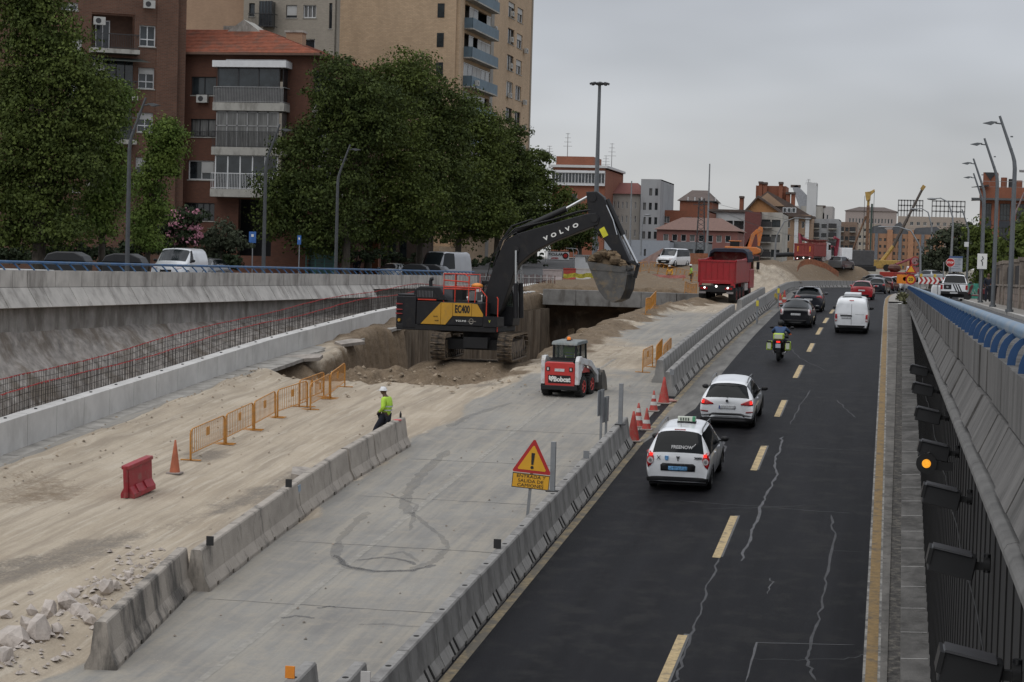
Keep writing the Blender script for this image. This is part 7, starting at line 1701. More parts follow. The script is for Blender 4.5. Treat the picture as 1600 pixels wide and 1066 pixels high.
# --- middle distance and far blocks
def block(label, px0, pytop, px1, pybot, Y, depth, m, rows=0, cols=0, name='apartment_building', wm=None, wf=FRW, ww=.5, wh=.5, roof=None, roofm=ROOFD, skip=(), u_in=.06, z_in=.10, balc=False, ang=0, gm=GLW, band=None):
 p = Plane(at(px0, (pytop + pybot) / 2, Y), R(ang)); z0 = p.uv((px0 + px1) / 2, pybot)[1]; z1 = p.uv((px0 + px1) / 2, pytop)[1]; p.O.z = z0 - 4
 t, B = bld(label, p, name); u1 = p.uv(px1, (pytop + pybot) / 2)[0]; zt = z1 - p.O.z
 holes = []
 if rows:
  hh = (z1 - z0) * (1 - z_in); wd = u1 * (1 - 2 * u_in)
  for r_ in range(rows):
   for c_ in range(cols):
    if (r_, c_) in skip: continue
    cu = u1 * u_in + wd * (c_ + .5) / cols; cz = 4 + (r_ + .5) * hh / rows + (z1 - z0) * z_in * .3
    holes.append((cu - wd / cols * ww / 2, cu + wd / cols * ww / 2, cz - hh / rows * wh / 2, cz + hh / rows * wh / 2))
 wall(t, p, 0, u1, 0, zt, holes, m, B, .25)
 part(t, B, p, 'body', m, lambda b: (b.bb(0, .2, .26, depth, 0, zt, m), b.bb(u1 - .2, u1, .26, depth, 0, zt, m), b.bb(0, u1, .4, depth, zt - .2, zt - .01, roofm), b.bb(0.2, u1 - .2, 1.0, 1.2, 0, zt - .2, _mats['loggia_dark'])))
 for i, h in enumerate(holes):
  window(t, B, p, h, wf, gm if (i * 7) % 3 else CUR, mull=1 if (h[1] - h[0]) > 1 else 0, sill=False, shut=(.0, .4, .0, .25, .6)[(i * 5) % 5] if h[1] - h[0] < 3 else 0)
  if balc and (i % cols) % 2 == 0: part(t, B, p, 'balcony', RAILD, lambda b: (b.bb(h[0] - .3, h[1] + .3, -1.0, -.01, h[2] - .2, h[2], SLAB), b.bb(h[0] - .3, h[1] + .3, -1.0, -.95, h[2], h[2] + .95, RAILD)))
 if roof == 'hip':
  rh = zt * .0 + 2.2
  part(t, B, p, 'roof', roofm, lambda b: b.add([(-.5, -.5, zt), (u1 + .5, -.5, zt), (u1 + .5, depth + .5, zt), (-.5, depth + .5, zt), (u1 * .25, depth / 2, zt + rh), (u1 * .75, depth / 2, zt + rh)], [(0, 1, 5, 4), (1, 2, 5), (2, 3, 4, 5), (3, 0, 4)], roofm))
 if roof == 'slab': part(t, B, p, 'roof_edge', roofm, lambda b: b.bb(-.4, u1 + .4, -.6, depth, zt, zt + .4, roofm))
 if band:
  part(t, B, p, 'gallery_band', FRW, lambda b: b.bb(-.2, u1 + .2, -.5, -.005, zt - band[0], zt - band[1], FRW))
 return t, B, p, u1, zt
t, B, p, u1, zt = block('orange brick block with a white window gallery under its flat roof', 862, 262, 944, 400, 330, 22, BRKO, 5, 6, skip=[(r_, c_) for r_ in range(5) for c_ in (1, 3, 4)], roof='slab', roofm=PLW, wf=FRW, ww=.7)
for k in range(16):
 part(t, B, p, 'gallery_window', GLW, lambda b: b.bb(u1 * k / 16 + .1, u1 * (k + 1) / 16 - .1, -.62, -.52, zt - 2.5, zt - 1.0, GLW))
part(t, B, p, 'gallery', FRW, lambda b: (b.bb(0, u1, -.5, -.005, zt - 3.0, zt - 2.6, FRW), b.bb(0, u1, -.5, -.005, zt - 2.6, zt - .9, FRW), b.bb(0, u1, -.8, -.005, zt - .9, zt - .5, FRW))); part(t, B, p, 'roof_house', BRKO, lambda b: b.bb(0, u1 * .72, 3, 12, zt, zt + 2.0, BRKO))
block('cream block with rows of small windows and a maroon roof', 945, 303, 999, 400, 340, 16, PL, 4, 7, ww=.34, wh=.5, roof='hip', roofm=mat('maroon_roof', (.16, .05, .04), .85))
block('light grey end block with dark windows beside the cream block', 1000, 280, 1031, 405, 338, 20, PLG, 5, 3, ww=.5, wh=.5, wf=FRD, skip=[(4, 0)])
block('low pale grey wall-like building with one small window behind the excavator arm', 944, 375, 1046, 412, 300, 8, mat('bluegrey_render', (.30, .32, .35), .9, var=.04), 1, 7, ww=.25, wh=.32, skip=[(0, c_) for c_ in (0, 1, 2, 3, 5, 6)], wf=FRD)
block('dark grey low shed behind the white van on the mound', 1046, 378, 1105, 412, 306, 8, mat('shed_grey', (.17, .18, .19), .8), 1, 3, ww=.8, wh=.4, skip=[(0, 0)], wf=FRD)
block('salmon brick hall with a shallow tiled roof left of the pylon', 1028, 329, 1106, 380, 345, 20, BRKO, 2, 4, ww=.55, wh=.45, skip=[(0, 1), (1, 1)], roof=None, roofm=ROOFD)
block('low brick wing with long brown roof in front of the hall', 1026, 360, 1152, 384, 325, 14, PINKR, 1, 8, ww=.6, wh=.5, roof='hip', roofm=mat('brown_roof', (.17, .10, .08), .85))
block('brick gable end with chimneys behind the hall', 1062, 314, 1112, 335, 370, 14, BRKO, 0, 0, roof='hip')
block('white banded building with long strip windows behind the dump truck', 1108, 331, 1166, 400, 360, 20, PLW, 2, 3, ww=.9, wh=.42, wf=FRD, roof='slab', roofm=ROOFD)
block('maroon blank tower wall beside the banded building', 1163, 331, 1187, 400, 352, 20, mat('maroon_wall', (.15, .055, .05), .9), 0, 0)
block('pale balcony block between maroon wall and gabled house', 1186, 332, 1222, 410, 356, 18, PL, 3, 2, ww=.85, wh=.5, wf=FRD, balc=True)
# gabled ochre house
t, B, p, u1, zt = block('ochre gabled house with dark roofs, chimneys and white pilasters', 1164, 335, 1266, 405, 384, 24, BRKS, 3, 8, ww=.4, wh=.5, roof=None, name='house')
OCH = mat('ochre_wall', (.42, .21, .09), .9, var=.06)
k_ = u1 / 102.0
part(t, B, p, 'gable', OCH, lambda b: b.prism([(-2 * k_, zt), (20 * k_, zt + 26 * k_), (60 * k_, zt - 2 * k_), (55 * k_, zt - 6 * k_), (-2 * k_, zt - 4 * k_)], -.4, 3, 'Y', OCH))
part(t, B, p, 'roof', ROOFD, lambda b: (b.prism([(-8 * k_, zt - 3 * k_), (19 * k_, zt + 29 * k_), (62 * k_, zt + 1 * k_), (108 * k_, zt - 2 * k_), (108 * k_, zt - 5 * k_), (62 * k_, zt - 3 * k_), (19 * k_, zt + 25 * k_), (-8 * k_, zt - 7 * k_)], -1.2, 5, 'Y', ROOFD), b.prism([(4 * k_, zt + 17 * k_), (30 * k_, zt + 38 * k_), (62 * k_, zt + 22 * k_), (100 * k_, zt), (60 * k_, zt)], 6, 16, 'Y', ROOFD)))
part(t, B, p, 'upper_block', BRKO, lambda b: b.bb(10 * k_, 58 * k_, 8, 18, zt, zt + 47 * k_, BRKO))
part(t, B, p, 'upper_gable', BRKS, lambda b: b.prism([(4 * k_, zt + 14 * k_), (30 * k_, zt + 35 * k_), (58 * k_, zt + 14 * k_)], 5.6, 5.9, 'Y', BRKS))
for cx, ht in ((-12, 26), (62, 34), (70, 34), (18, 50), (25, 49), (50, 50)):
 part(t, B, p, 'chimney', BRKO, lambda b: (b.bb(cx * k_ - 3 * k_, cx * k_ + 3 * k_, 7, 9, zt - 6 * k_, zt + ht * k_, BRKO), b.bb(cx * k_ - 3.6 * k_, cx * k_ + 3.6 * k_, 6.7, 9.3, zt + ht * k_, zt + ht * k_ + .4, ROOFD)))
for cx in (60, 80, 97): part(t, B, p, 'white_pilaster', FRW, lambda b: b.bb(cx * k_ - 3 * k_, cx * k_ + 3 * k_, -.5, -.005, 0, zt - 3 * k_, FRW))
for k in range(3): part(t, B, p, 'dormer_window', FRW, lambda b: (b.bb((58 + 7 * k) * k_, (64 + 7 * k) * k_, -.2, 2, zt + 3 * k_, zt + 11 * k_, FRW), b.bb((59 + 7 * k) * k_, (63 + 7 * k) * k_, -.26, -.21, zt + 4 * k_, zt + 10 * k_, GLW)))
# pale pitched roof with white gable
p = Plane(at(1236, 350, 415), 0); p.O.z = 0
t, B = bld('white gabled house with pale sloping roof behind the ochre house', p, 'house')
r1 = p.rect(1236, 297, 1286, 345)
part(t, B, p, 'pale_roof', PLG, lambda b: b.prism([(0, r1[3] + .5), (r1[1] * .14, r1[3] + 1), (r1[1] * 1.0, r1[2] + (r1[3] - r1[2]) * .28), (r1[1], r1[2]), (r1[1] * .4, r1[2])], 0, 8, 'Y', mat('pale_roof', (.30, .31, .33), .6)))
part(t, B, p, 'white_gable', PLW, lambda b: b.bb(r1[1] * .48, r1[1] * .78, -.5, 6, r1[2], r1[3] + 1.5, PLW)); part(t, B, p, 'wall', PL, lambda b: b.bb(r1[1] * .3, r1[1], -.2, 9, 0, r1[2] + 3, PL))
for cx in (.1, .63, .92): part(t, B, p, 'chimney_cap', ROOFD, lambda b: b.bb(r1[1] * cx - 1, r1[1] * cx + 1, 0, 2, r1[3] + 1 - cx * 5 + (3 if cx == .63 else 0), r1[3] + 1.5 - cx * 5 + (3 if cx == .63 else 0), ROOFD))
block('white sided block at the right of the gabled houses', 1264, 342, 1310, 405, 400, 16, PLG, 4, 3, ww=.6, wh=.45, balc=True, wf=FRD)
block('brownish block with dark balconies right of the white sided block', 1307, 347, 1338, 410, 430, 16, mat('brown_render', (.24, .17, .13), .9), 4, 3, ww=.55, wh=.45, balc=True, wf=FRD)
block('distant beige row behind the drilling rig', 1330, 350, 1372, 410, 640, 20, PLB, 5, 5, ww=.55, wh=.45)
# wide brown apartment block with dark hip roofs
t, B, p, u1, zt = block('wide brown apartment block with slate roofs and grey strips behind the crane', 1357, 366, 1474, 425, 600, 25, mat('brown_brick_far', (.30, .17, .105), .9, scale=.2, var=.08), 5, 14, ww=.5, wh=.42, wf=FRD)
for a_, c_, hgt in ((0, .22, 2.6), (.3, .48, 3.6), (.58, .97, 2.4)):
 part(t, B, p, 'slate_roof', ROOFS, lambda b: b.prism([(u1 * a_ - 1, zt), (u1 * (a_ + .05), zt + hgt * .8), (u1 * (c_ - .07), zt + hgt), (u1 * c_ + 1.5, zt)], 0, 16, 'Y', ROOFS))
for a_ in (.28, .56): part(t, B, p, 'brick_bay', BRKS, lambda b: b.bb(u1 * a_ - .8, u1 * a_ + .8, -.6, 6, 0, zt + 1.2, mat('far_orange_brick', (.36, .19, .11), .9)))
for a_ in (.10, .42, .72): part(t, B, p, 'grey_strip', ROOFS, lambda b: b.bb(u1 * a_ - .45, u1 * a_ + .45, -.4, -.01, 0, zt, mat('grey_strip', (.14, .15, .17), .8)))
t, B, p, u1, zt = block('distant beige slab block with rooftop scaffolding on the skyline', 1402, 339, 1508, 400, 800, 30, mat('far_beige', (.33, .28, .24), .9), 4, 9, ww=.5, wh=.4)
for (a_, c_) in ((.0, .36), (.5, .98)):
 def scaf(b):
  z0_ = zt; zt2 = zt + 6.5
  for k in range(9):
   x = u1 * (a_ + (c_ - a_) * k / 8); b.bb(x - .22, x + .22, 0, .4, z0_, zt2, RAILG)
  for q_ in (2, 4, 6): b.bb(u1 * a_, u1 * c_, 0, .4, z0_ + q_, z0_ + q_ + .5, RAILG)
 part(t, B, p, 'scaffolding', RAILG, scaf)
part(t, B, p, 'red_balconies', REDC, lambda b: b.bb(u1 * .72, u1 * .86, -1, -.02, zt - 8, zt - 5, mat('far_red', (.35, .08, .05), .8)))
part(t, B, p, 'teal_netting', RAILG, lambda b: b.bb(u1 * .99, u1 * 1.14, -3, 8, 0, zt - 4, mat('teal_net', (.08, .22, .24), .9, var=.15, scale=.3)))
block('hazy low row of houses on the skyline left of the brown block', 1320, 330, 1400, 400, 900, 30, mat('far_haze_row', (.33, .28, .26), .9), 3, 14, ww=.5, wh=.35, roof='hip')
block('faint pale row far beyond the drilling rig', 1225, 322, 1300, 400, 950, 30, mat('far_pale_row', (.38, .36, .35), .9), 3, 10, ww=.4, wh=.35)
# right-hand brick office with dark glazing
p = Plane(at(1528, 400, 300), R(-4)); p.O.z = -1
t, B = bld('orange brick office with tall dark window bays at the right edge', p, 'office_building')
zt = p.uv(1560, 293)[1] + 1; ue_ = 32
cols_ = [pr(p, 1541, 320, 1548, 343), ]
uu = [pr(p, a_, 330, c_, 340)[:2] for a_, c_ in ((1537, 1549), (1562, 1578), (1588, 1603), (1614, 1630), (1640, 1655))]
rr_ = [pr(p, 1560, a_, 1560, c_)[2:] for a_, c_ in ((318, 345), (352, 377), (384, 402), (408, 424))]
holes = [(a_, c_, z0_, z1_) for (a_, c_) in uu for (z0_, z1_) in rr_]
wall(t, p, 0, ue_, -2, zt, holes, BRKO, B, .3)
for h in holes:
 window(t, B, p, h, FRD, GLW, mull=2, sill=False, trans=True, fw=.09);
 part(t, B, p, 'spandrel', FRD, lambda b: b.bb(h[0] - .05, h[1] + .05, -.05, -.004, h[2] - 1.0, h[2] - .02, mat('dark_spandrel', (.03, .035, .045), .5)))
part(t, B, p, 'cornice', FRD, lambda b: b.bb(-1.2, ue_, -1.2, 3, zt - 1.9, zt - 1.6, mat('dark_cornice', (.08, .085, .09), .5)))
part(t, B, p, 'parapet', BRKO, lambda b: b.bb(-.1, ue_, -.2, -.005, zt - 1.59, zt, BRKO)); part(t, B, p, 'side_wall', BRKO, lambda b: b.bb(0, .3, .35, 20, -2, zt, BRKO))
part(t, B, p, 'roof', ROOFD, lambda b: b.bb(.3, ue_, .4, 20, zt - .4, zt - .2, ROOFD))
s1 = pr(p, 1535, 268, 1558, 300)
part(t, B, p, 'stair_tower', BRKO, lambda b: (b.bb(s1[0], s1[1], 3, 8, zt - .2, s1[3], BRKO), b.prism([(s1[0] + .2, s1[3]), (s1[1] - .2, s1[3]), (s1[1] - .9, s1[3] - .9), ((s1[0] + s1[1]) / 2, s1[3] - 1.2)], 2.9, 3.0, 'Y', FRD)))
for k in range(3): part(t, B, p, 'vent_stack', BRKO, lambda b: b.cyl((s1[1] + .9 + k * 1.1, 3.5, zt - .2), (s1[1] + .9 + k * 1.1, 3.5, zt + 1.6 - .2 * k), .45, m=(BRKO, FRD, BRKO)[k]))
railing(t, B, p, 0, ue_, zt, zt + .9, -.1, RAILG, 1.2, ret=False)
part(t, B, p, 'pergola', RAILG, lambda b: [b.bb(s1[1] + 3, ue_, 4 + k * 1.2, 4.15 + k * 1.2, zt + 2.6, zt + 2.8, RAILG) for k in range(4)] + [b.bb(x_, x_ + .15, 4, 4.15, zt - .2, zt + 2.6, RAILG) for x_ in (s1[1] + 4, s1[1] + 9, s1[1] + 14)])
for a_, c_ in ((1526, 293), (1523, 314)): part(t, B, p, 'roof_fin', FRD, lambda b: b.add([(-1.3, -1, p.uv(1530, c_)[1] + 1), (1.2, -1, p.uv(1530, c_)[1] + 1.15), (1.2, 1, p.uv(1530, c_)[1] + 1.15), (-1.3, 1, p.uv(1530, c_)[1] + 1), (1.2, -1, p.uv(1530, c_)[1] + 1.4), (1.2, 1, p.uv(1530, c_)[1] + 1.4)], [(0, 1, 2, 3), (0, 4, 5, 3), (0, 1, 4)], FRD))
# rooftop aerials
for px, pyt, pyb, Y, lab in ((886, 208, 262, 335, 'thin rooftop aerial mast on the orange brick block'), (955, 224, 276, 345, 'taller of the two aerials above the cream block'), (946, 243, 280, 350, 'shorter aerial left of the taller one above the cream block'), (858, 228, 262, 335, 'slim spike aerial at the left end of the orange block roof'), (1263, 280, 300, 415, 'thin aerial above the white gabled house')):
 a_ = at(px, pyb, Y); b_ = at(px + 1, pyt, Y)
 q = MB(); q.cyl((0, 0, 0), (0, 0, b_.z - a_.z), .09, .05, n=5, m=RAILG)
 for k in range(4): z_ = (b_.z - a_.z) * (.62 + .12 * k); q.box((0, 0, z_), (1.5 - .25 * k, .06, .06), RAILG)
 tag(q.obj('aerial', loc=(a_.x, Y, a_.z)), lab, 'aerial')
block('added dark facade row painted as deep shade under the plane trees', 425, 352, 652, 418, 166, 6, mat('facade_tree_shade', (.045, .030, .022), .9, scale=.5, var=.3), 1, 12, ww=.7, wh=.6, wf=FRD, name='shade_facade')  # added dark facade; the shade under the trees is painted into its colour
# ================================================================ TREES AND PLANTS
def leafmat(name, c, tr=.12, col2=None):
 m = mat(name, c, .7, var=.3, col2=col2, scale=.9, island=.3, spec=.2)
 n = m.node_tree.nodes; l = m.node_tree.links; p = n['Principled BSDF']
 tr_ = n.new('ShaderNodeBsdfTranslucent'); mx = n.new('ShaderNodeMixShader'); mx.inputs[0].default_value = tr
 l.new(p.inputs['Base Color'].links[0].from_socket, tr_.inputs[0]); o = n['Material Output']
 l.new(p.outputs[0], mx.inputs[1]); l.new(tr_.outputs[0], mx.inputs[2]); l.new(mx.outputs[0], o.inputs[0]); return m
LF1 = leafmat('plane_tree_leaves', (.034, .052, .012), col2=(.105, .135, .028)); LF2 = leafmat('dark_leaves', (.022, .037, .010), col2=(.078, .102, .022)); LF3 = leafmat('bright_leaves', (.060, .105, .020), col2=(.15, .20, .040)); LF4 = leafmat('olive_leaves', (.050, .060, .036)); LFP = leafmat('pink_flowers', (.55, .26, .33)); LF5 = leafmat('shrub_leaves', (.022, .034, .014)); BARK = mat('bark', (.060, .050, .038), .95, scale=6, var=.35, stretch=(1, 1, .3), bump=.5)
def foliage(name, spheres, n, size, m, parent, seed, cl=.9, origin=(0, 0, 0), inner=.35):
 """leaf quads gathered in clumps that fill the given ellipsoids (cx, cy, cz, rx, ry, rz)"""
 g = np.random.RandomState(seed); vol = np.array([s[3] * s[4] * s[5] for s in spheres]) ** .75; vol /= vol.sum()
 per = 46; nc = max(6, n // per)
 idx = g.choice(len(spheres), nc, p=vol); S = np.array(spheres)[idx]
 d = g.normal(size=(nc, 3)); d /= np.linalg.norm(d, axis=1)[:, None]
 keep_ = None; rad = np.where(g.rand(nc) < inner, g.rand(nc) ** .5 * .75, .68 + .42 * g.rand(nc)) * (1 + .14 * np.sin(d[:, 0] * 5 + seed) * np.cos(d[:, 2] * 6 + seed))
 cc = S[:, :3] + d * rad[:, None] * S[:, 3:]
 cr_ = cl * g.uniform(.4, 1.45, nc)
 dd = g.normal(size=(nc, per, 3)); dd[..., 2] = np.abs(dd[..., 2]) * .9 - .25; dd /= np.linalg.norm(dd, axis=2)[..., None]
 P = cc[:, None, :] + dd * cr_[:, None, None] * (.55 + .5 * g.rand(nc, per, 1)) * np.array([1, 1, .75])
 P = P.reshape(-1, 3); nn = dd.reshape(-1, 3) + g.normal(size=P.shape) * .36; nn /= np.linalg.norm(nn, axis=1)[:, None]
 u = np.cross(nn, g.normal(size=P.shape)); u /= np.linalg.norm(u, axis=1)[:, None]; v = np.cross(nn, u)
 sz = size * g.uniform(.5, 1.5, (len(P), 1)); a = P - np.array(origin)
 q = np.stack([a - u * sz * .5, a + v * sz * .32, a + u * sz * .5 - nn * sz * .12, a - v * sz * .32], 1).reshape(-1, 3)
 me = bpy.data.meshes.new(name); N = len(P)
 me.vertices.add(4 * N); me.vertices.foreach_set('co', q.ravel()); me.loops.add(4 * N); me.loops.foreach_set('vertex_index', np.arange(4 * N))
 me.polygons.add(N); me.polygons.foreach_set('loop_start', np.arange(0, 4 * N, 4)); me.polygons.foreach_set('loop_total', np.full(N, 4)); me.update(calc_edges=True)
 me.materials.append(m); o = bpy.data.objects.new(name, me); C.objects.link(o); o.parent = parent
 return o
def tree(label, base, circ, Y, n, size=.34, m=LF1, seed=1, trunk=.22, name='tree', cat='tree', cl=.9, depth=.8, extra=None, limbs=True, inner=.35, ground=None):
 """circ: crown lobes as (px, py, rx_px, ry_px) at distance Y"""
 bz = ground if ground is not None else zl(Y) + .1; bxy = at(base, 400, Y).x
 t = thing(name, label, cat, (bxy, Y, bz)); g = random.Random(seed); sp = []
 sc = Y / FPX * 1.02
 for (px, py, rx, ry) in circ:
  P = at(px, py, Y); oy = g.uniform(-.5, .5) * rx * sc * .5
  sp.append((P.x, Y + oy, P.z, rx * sc, rx * sc * depth, ry * sc))
 foliage('crown', sp, n, size, m, t, seed, cl, (bxy, Y, bz), inner)
 top = max(sp, key=lambda s: s[2])
 if trunk:
  b = MB(); cz = np.mean([s[2] for s in sp]) - bz; cxm = np.mean([s[0] for s in sp]) - bxy
  b.tube([(0, 0, -.2), (.05, 0, cz * .35), (cxm * .4, .05, cz * .7), (cxm * .8, 0, cz * 1.15)], [trunk * 1.25, trunk, trunk * .8, trunk * .35], 9, BARK)
  b.obj('trunk', t)
  if limbs:
   for s in sp[:7]:
    q = MB(); q.tube([(cxm * .3, 0, cz * .55), ((s[0] - bxy) * .5 + cxm * .2, (s[1] - Y) * .5, (s[2] - bz) * .8), (s[0] - bxy, s[1] - Y, s[2] - bz + s[5] * .4)], [trunk * .45, trunk * .3, trunk * .1], 6, BARK); q.obj('limb', t)
 if extra: foliage(extra[0], sp, extra[1], extra[2], extra[3], t, seed + 99, cl * .9, (bxy, Y, bz), 0)
 return t
tree('huge dark green tree filling the upper left corner', 60, [(20, -20, 60, 60), (60, 60, 70, 60), (20, 150, 60, 70), (100, 120, 60, 55), (60, 220, 85, 65), (140, 190, 45, 50), (0, 280, 60, 50), (110, 270, 60, 45), (60, 320, 60, 40), (20, 370, 50, 26), (100, 368, 44, 26), (150, 150, 36, 38), (60, 0, 50, 50), (20, 330, 45, 30)], 92, 78000, .155, LF1, 11, .3, inner=.5)
tree('tree with drooping crown right of the huge corner tree, beside the first lamp post', 158, [(165, 170, 32, 45), (150, 235, 36, 45), (172, 290, 24, 40), (155, 335, 26, 45), (186, 155, 18, 22)], 96, 24000, .15, LF3, 12, .16)
tree('slim bright green tree with a narrow bent crown in front of the brick houses', 230, [(258, 215, 26, 24), (252, 255, 22, 26), (232, 290, 24, 28), (240, 330, 20, 26), (222, 350, 18, 24), (268, 235, 16, 20), (232, 375, 22, 20)], 101, 20000, .14, LF3, 13, .13, cl=.7)
big = [('broad plane tree in front of the glazed balconies', 540, [(530, 140, 50, 50), (470, 235, 42, 42), (540, 210, 60, 60), (450, 300, 50, 40), (520, 300, 70, 50), (440, 350, 40, 35), (510, 370, 60, 35), (590, 180, 45, 50)], 131, 23000, 21),
    ('tall plane tree directly behind the white-topped lamp post', 575, [(600, 150, 50, 55), (640, 120, 40, 42), (620, 220, 60, 60), (600, 300, 62, 55), (650, 320, 55, 50), (590, 365, 50, 32)], 146, 20000, 22),
    ('plane tree with pointed top before the tan tower', 655, [(650, 140, 38, 45), (690, 180, 45, 50), (670, 240, 58, 55), (700, 300, 52, 50), (660, 350, 50, 30)], 160, 17000, 23),
    ('plane tree below the tower balconies', 715, [(735, 195, 42, 45), (760, 230, 40, 45), (740, 290, 52, 52), (720, 350, 45, 38), (770, 340, 40, 36)], 176, 15000, 24),
    ('dark plane tree behind the excavator boom', 775, [(790, 230, 34, 42), (800, 280, 40, 46), (780, 340, 44, 40), (810, 330, 36, 40), (760, 300, 34, 40)], 194, 12000, 25),
    ('last plane tree of the avenue row, left of the orange brick block', 835, [(835, 265, 30, 32), (845, 310, 32, 38), (850, 360, 36, 30), (820, 300, 30, 36), (870, 345, 30, 26), (880, 310, 14, 18)], 212, 10000, 26),
    ('low round tree before the orange brick block', 905, [(900, 340, 30, 26), (915, 370, 26, 24), (880, 370, 26, 24)], 240, 4500, 27)]
for lab, bx_, circ, Y, n, sd in big: tree(lab, bx_, circ, Y, int(n * 2.3), .19 if Y < 150 else (.22 if Y < 180 else .26), LF2 if sd % 2 else LF1, sd, .26, cl=1.0, inner=.4)
tree('pink flowering oleander bush beside the white parked van', 280, [(275, 352, 30, 22), (300, 345, 22, 18), (258, 360, 22, 22), (290, 372, 34, 16)], 110, 3500, .2, LF5, 31, 0, 'shrub', 'shrub', .5, extra=('blossom', 1500, .17, LFP))
tree('dim bush with few pink flowers under the corner tree', 95, [(95, 345, 34, 22), (70, 365, 30, 20), (125, 350, 24, 20)], 105, 3000, .2, LF5, 32, 0, 'shrub', 'shrub', .5, extra=('blossom', 260, .16, leafmat('dull_pink', (.16, .07, .08))))
tree('grey-green olive bush between oleander and parking sign', 345, [(345, 372, 28, 24), (365, 385, 24, 20), (325, 385, 18, 18)], 113, 3800, .18, LF4, 33, .06, 'shrub', 'shrub', .45, limbs=False)
for k, (px, Y, wd, hpx, lab) in enumerate([(40, 108, 60, 396, 'dark clipped hedge under the corner tree'), (130, 106, 60, 392, 'dark clipped hedge behind the two bins'), (345, 117, 24, 402, 'low green hedge at the foot of the olive bush'), (450, 138, 60, 398, 'dark shrubbery under the broad plane tree'), (600, 165, 70, 400, 'dark shrubbery strip under the plane trees'), (745, 190, 60, 404, 'dark undergrowth behind the excavator boom foot'), (812, 200, 44, 400, 'dark hedge between the boom and the white hoarding sign'), (520, 142, 80, 396, 'dark bushes behind the teal shelter'), (235, 112, 50, 384, 'dark bushes behind the slim bright tree')]):
 tree(lab, px, [(px - wd * .6, hpx + 6, wd * .5, 12), (px, hpx + 4, wd * .55, 13), (px + wd * .6, hpx + 6, wd * .5, 12)], Y, 3200, .2, LF5, 60 + k, 0, 'hedge', 'hedge', .4)
for lab, bx_, circ, Y, n, sd, mm in [('leafy green tree behind the billboard on the right', 1490, [(1480, 385, 26, 26), (1510, 378, 26, 26), (1465, 408, 22, 22), (1495, 412, 30, 22), (1525, 400, 20, 26)], 235, 9000, 41, LF4), ('tree with autumn-brown tips in front of the office', 1535, [(1530, 372, 22, 24), (1548, 395, 22, 28), (1530, 420, 24, 22), (1556, 415, 20, 24)], 215, 7000, 42, LF1),
          ('dark tree behind the stone wall at the right edge', 1592, [(1592, 385, 14, 22), (1604, 370, 16, 28), (1598, 410, 20, 18)], 150, 4000, 43, LF1), ('round shrub tree beyond the chevron board', 1455, [(1450, 415, 16, 12), (1440, 424, 14, 8)], 262, 2500, 44, LF4)]:
 tree(lab, bx_, circ, Y, n, .34, mm, sd, .18, cl=.95, ground=-.6)
tree('dry weeds growing at the end of the right parapet', 1412, [(1411, 466, 6, 8), (1413, 474, 4, 6)], 122, 500, .16, mat('dry_weed', (.12, .12, .06), .9, island=.3), 45, 0, 'weeds', 'weeds', .25, ground=-1.0)
# ================================================================ STREET FURNITURE
GAL = mat('grey_pole', (.115, .125, .135), .5, var=.08); GALL = mat('galvanised', (.24, .25, .26), .5, metal=.3, var=.1); DARKP = mat('dark_pole', (.045, .047, .05), .5)
def kink_lamp(label, loc, Ht, side, group='kinked street lamps', two=False, m=GAL):
 """side -1: leans to the left"""
 t = thing('street_lamp', label, 'street lamp', loc, 0, group)
 k = Ht * .77; tx = side * Ht * .085
 q = MB(); q.tube([(0, 0, -.1), (0, 0, k - .3), (side * .03, 0, k), (side * .10, 0, k + .25), (tx, 0, Ht)], [.11, .085, .08, .07, .05], 8, m); q.obj('pole', t)
 q = MB(); q.cyl((0, 0, 0), (0, 0, .12), .17, n=10, m=m); q.obj('base_plate', t)
 for d_, hz in ((side, Ht - .32),) + (((-side), Ht * .62),) * two:
  x0 = tx * (1 - .32 / (Ht - k)) if hz > k else 0
  q = MB(); q.tube([(x0, 0, hz), (x0 + d_ * .28, 0, hz + .03)], .03, 6, m); q.prism([(x0 + d_ * .2, hz + .08), (x0 + d_ * .45, hz + .10), (x0 + d_ * .78, hz + .02), (x0 + d_ * .45, hz - .05)], -.12, .12, 'Y', m); q.obj('lamp_head', t)
 q = MB();
 for z_ in (k + .5, k + 1.0): q.box((side * .17, 0, z_), (.1, .14, .05), m)
 q.obj('collar', t)
 return t
for px, pb, Y, Ht, lab in ((1577, 488, 83.4, 7.95, 'nearest and tallest kinked street lamp at the right, in front of the stone wall'), (1551, 480, 99.8, 8.2, 'second kinked street lamp on the right pavement, behind the litter bin'), (1532, 473, 121, 8.5, 'third kinked street lamp on the right, carrying the white direction sign'),
         (1531, 466, 139, 8.6, 'fourth kinked street lamp on the right, almost in line with the third'), (1510, 450, 196, 8.2, 'small distant kinked street lamp with a white box on its pole')):
 P = on(px, pb, zs, .12); kink_lamp(lab, (at(px, pb, Y).x, Y, zs(Y) + .12), Ht, -1)
kink_lamp('pinkish lamp pole right of the nearest kinked lamp with heads facing right', (at(1580, 440, 150).x, 150, zs(150)), 8.0, 1, m=mat('pinkish_pole', (.22, .17, .17), .6))
for px, Y, Ht, lab, sd in ((199, 80.5, 8.1, 'kinked street lamp in front of the dark red brick block', 1), (412, 97.5, 8.3, 'kinked street lamp rising before the glazed balconies', 1), (525, 113, 8.3, 'kinked street lamp standing before the broad plane trees', 1)):
 kink_lamp(lab, (at(px, 400, Y).x, Y, zl(Y)), Ht, sd, m=mat('dull_pole', (.07, .075, .08), .6))
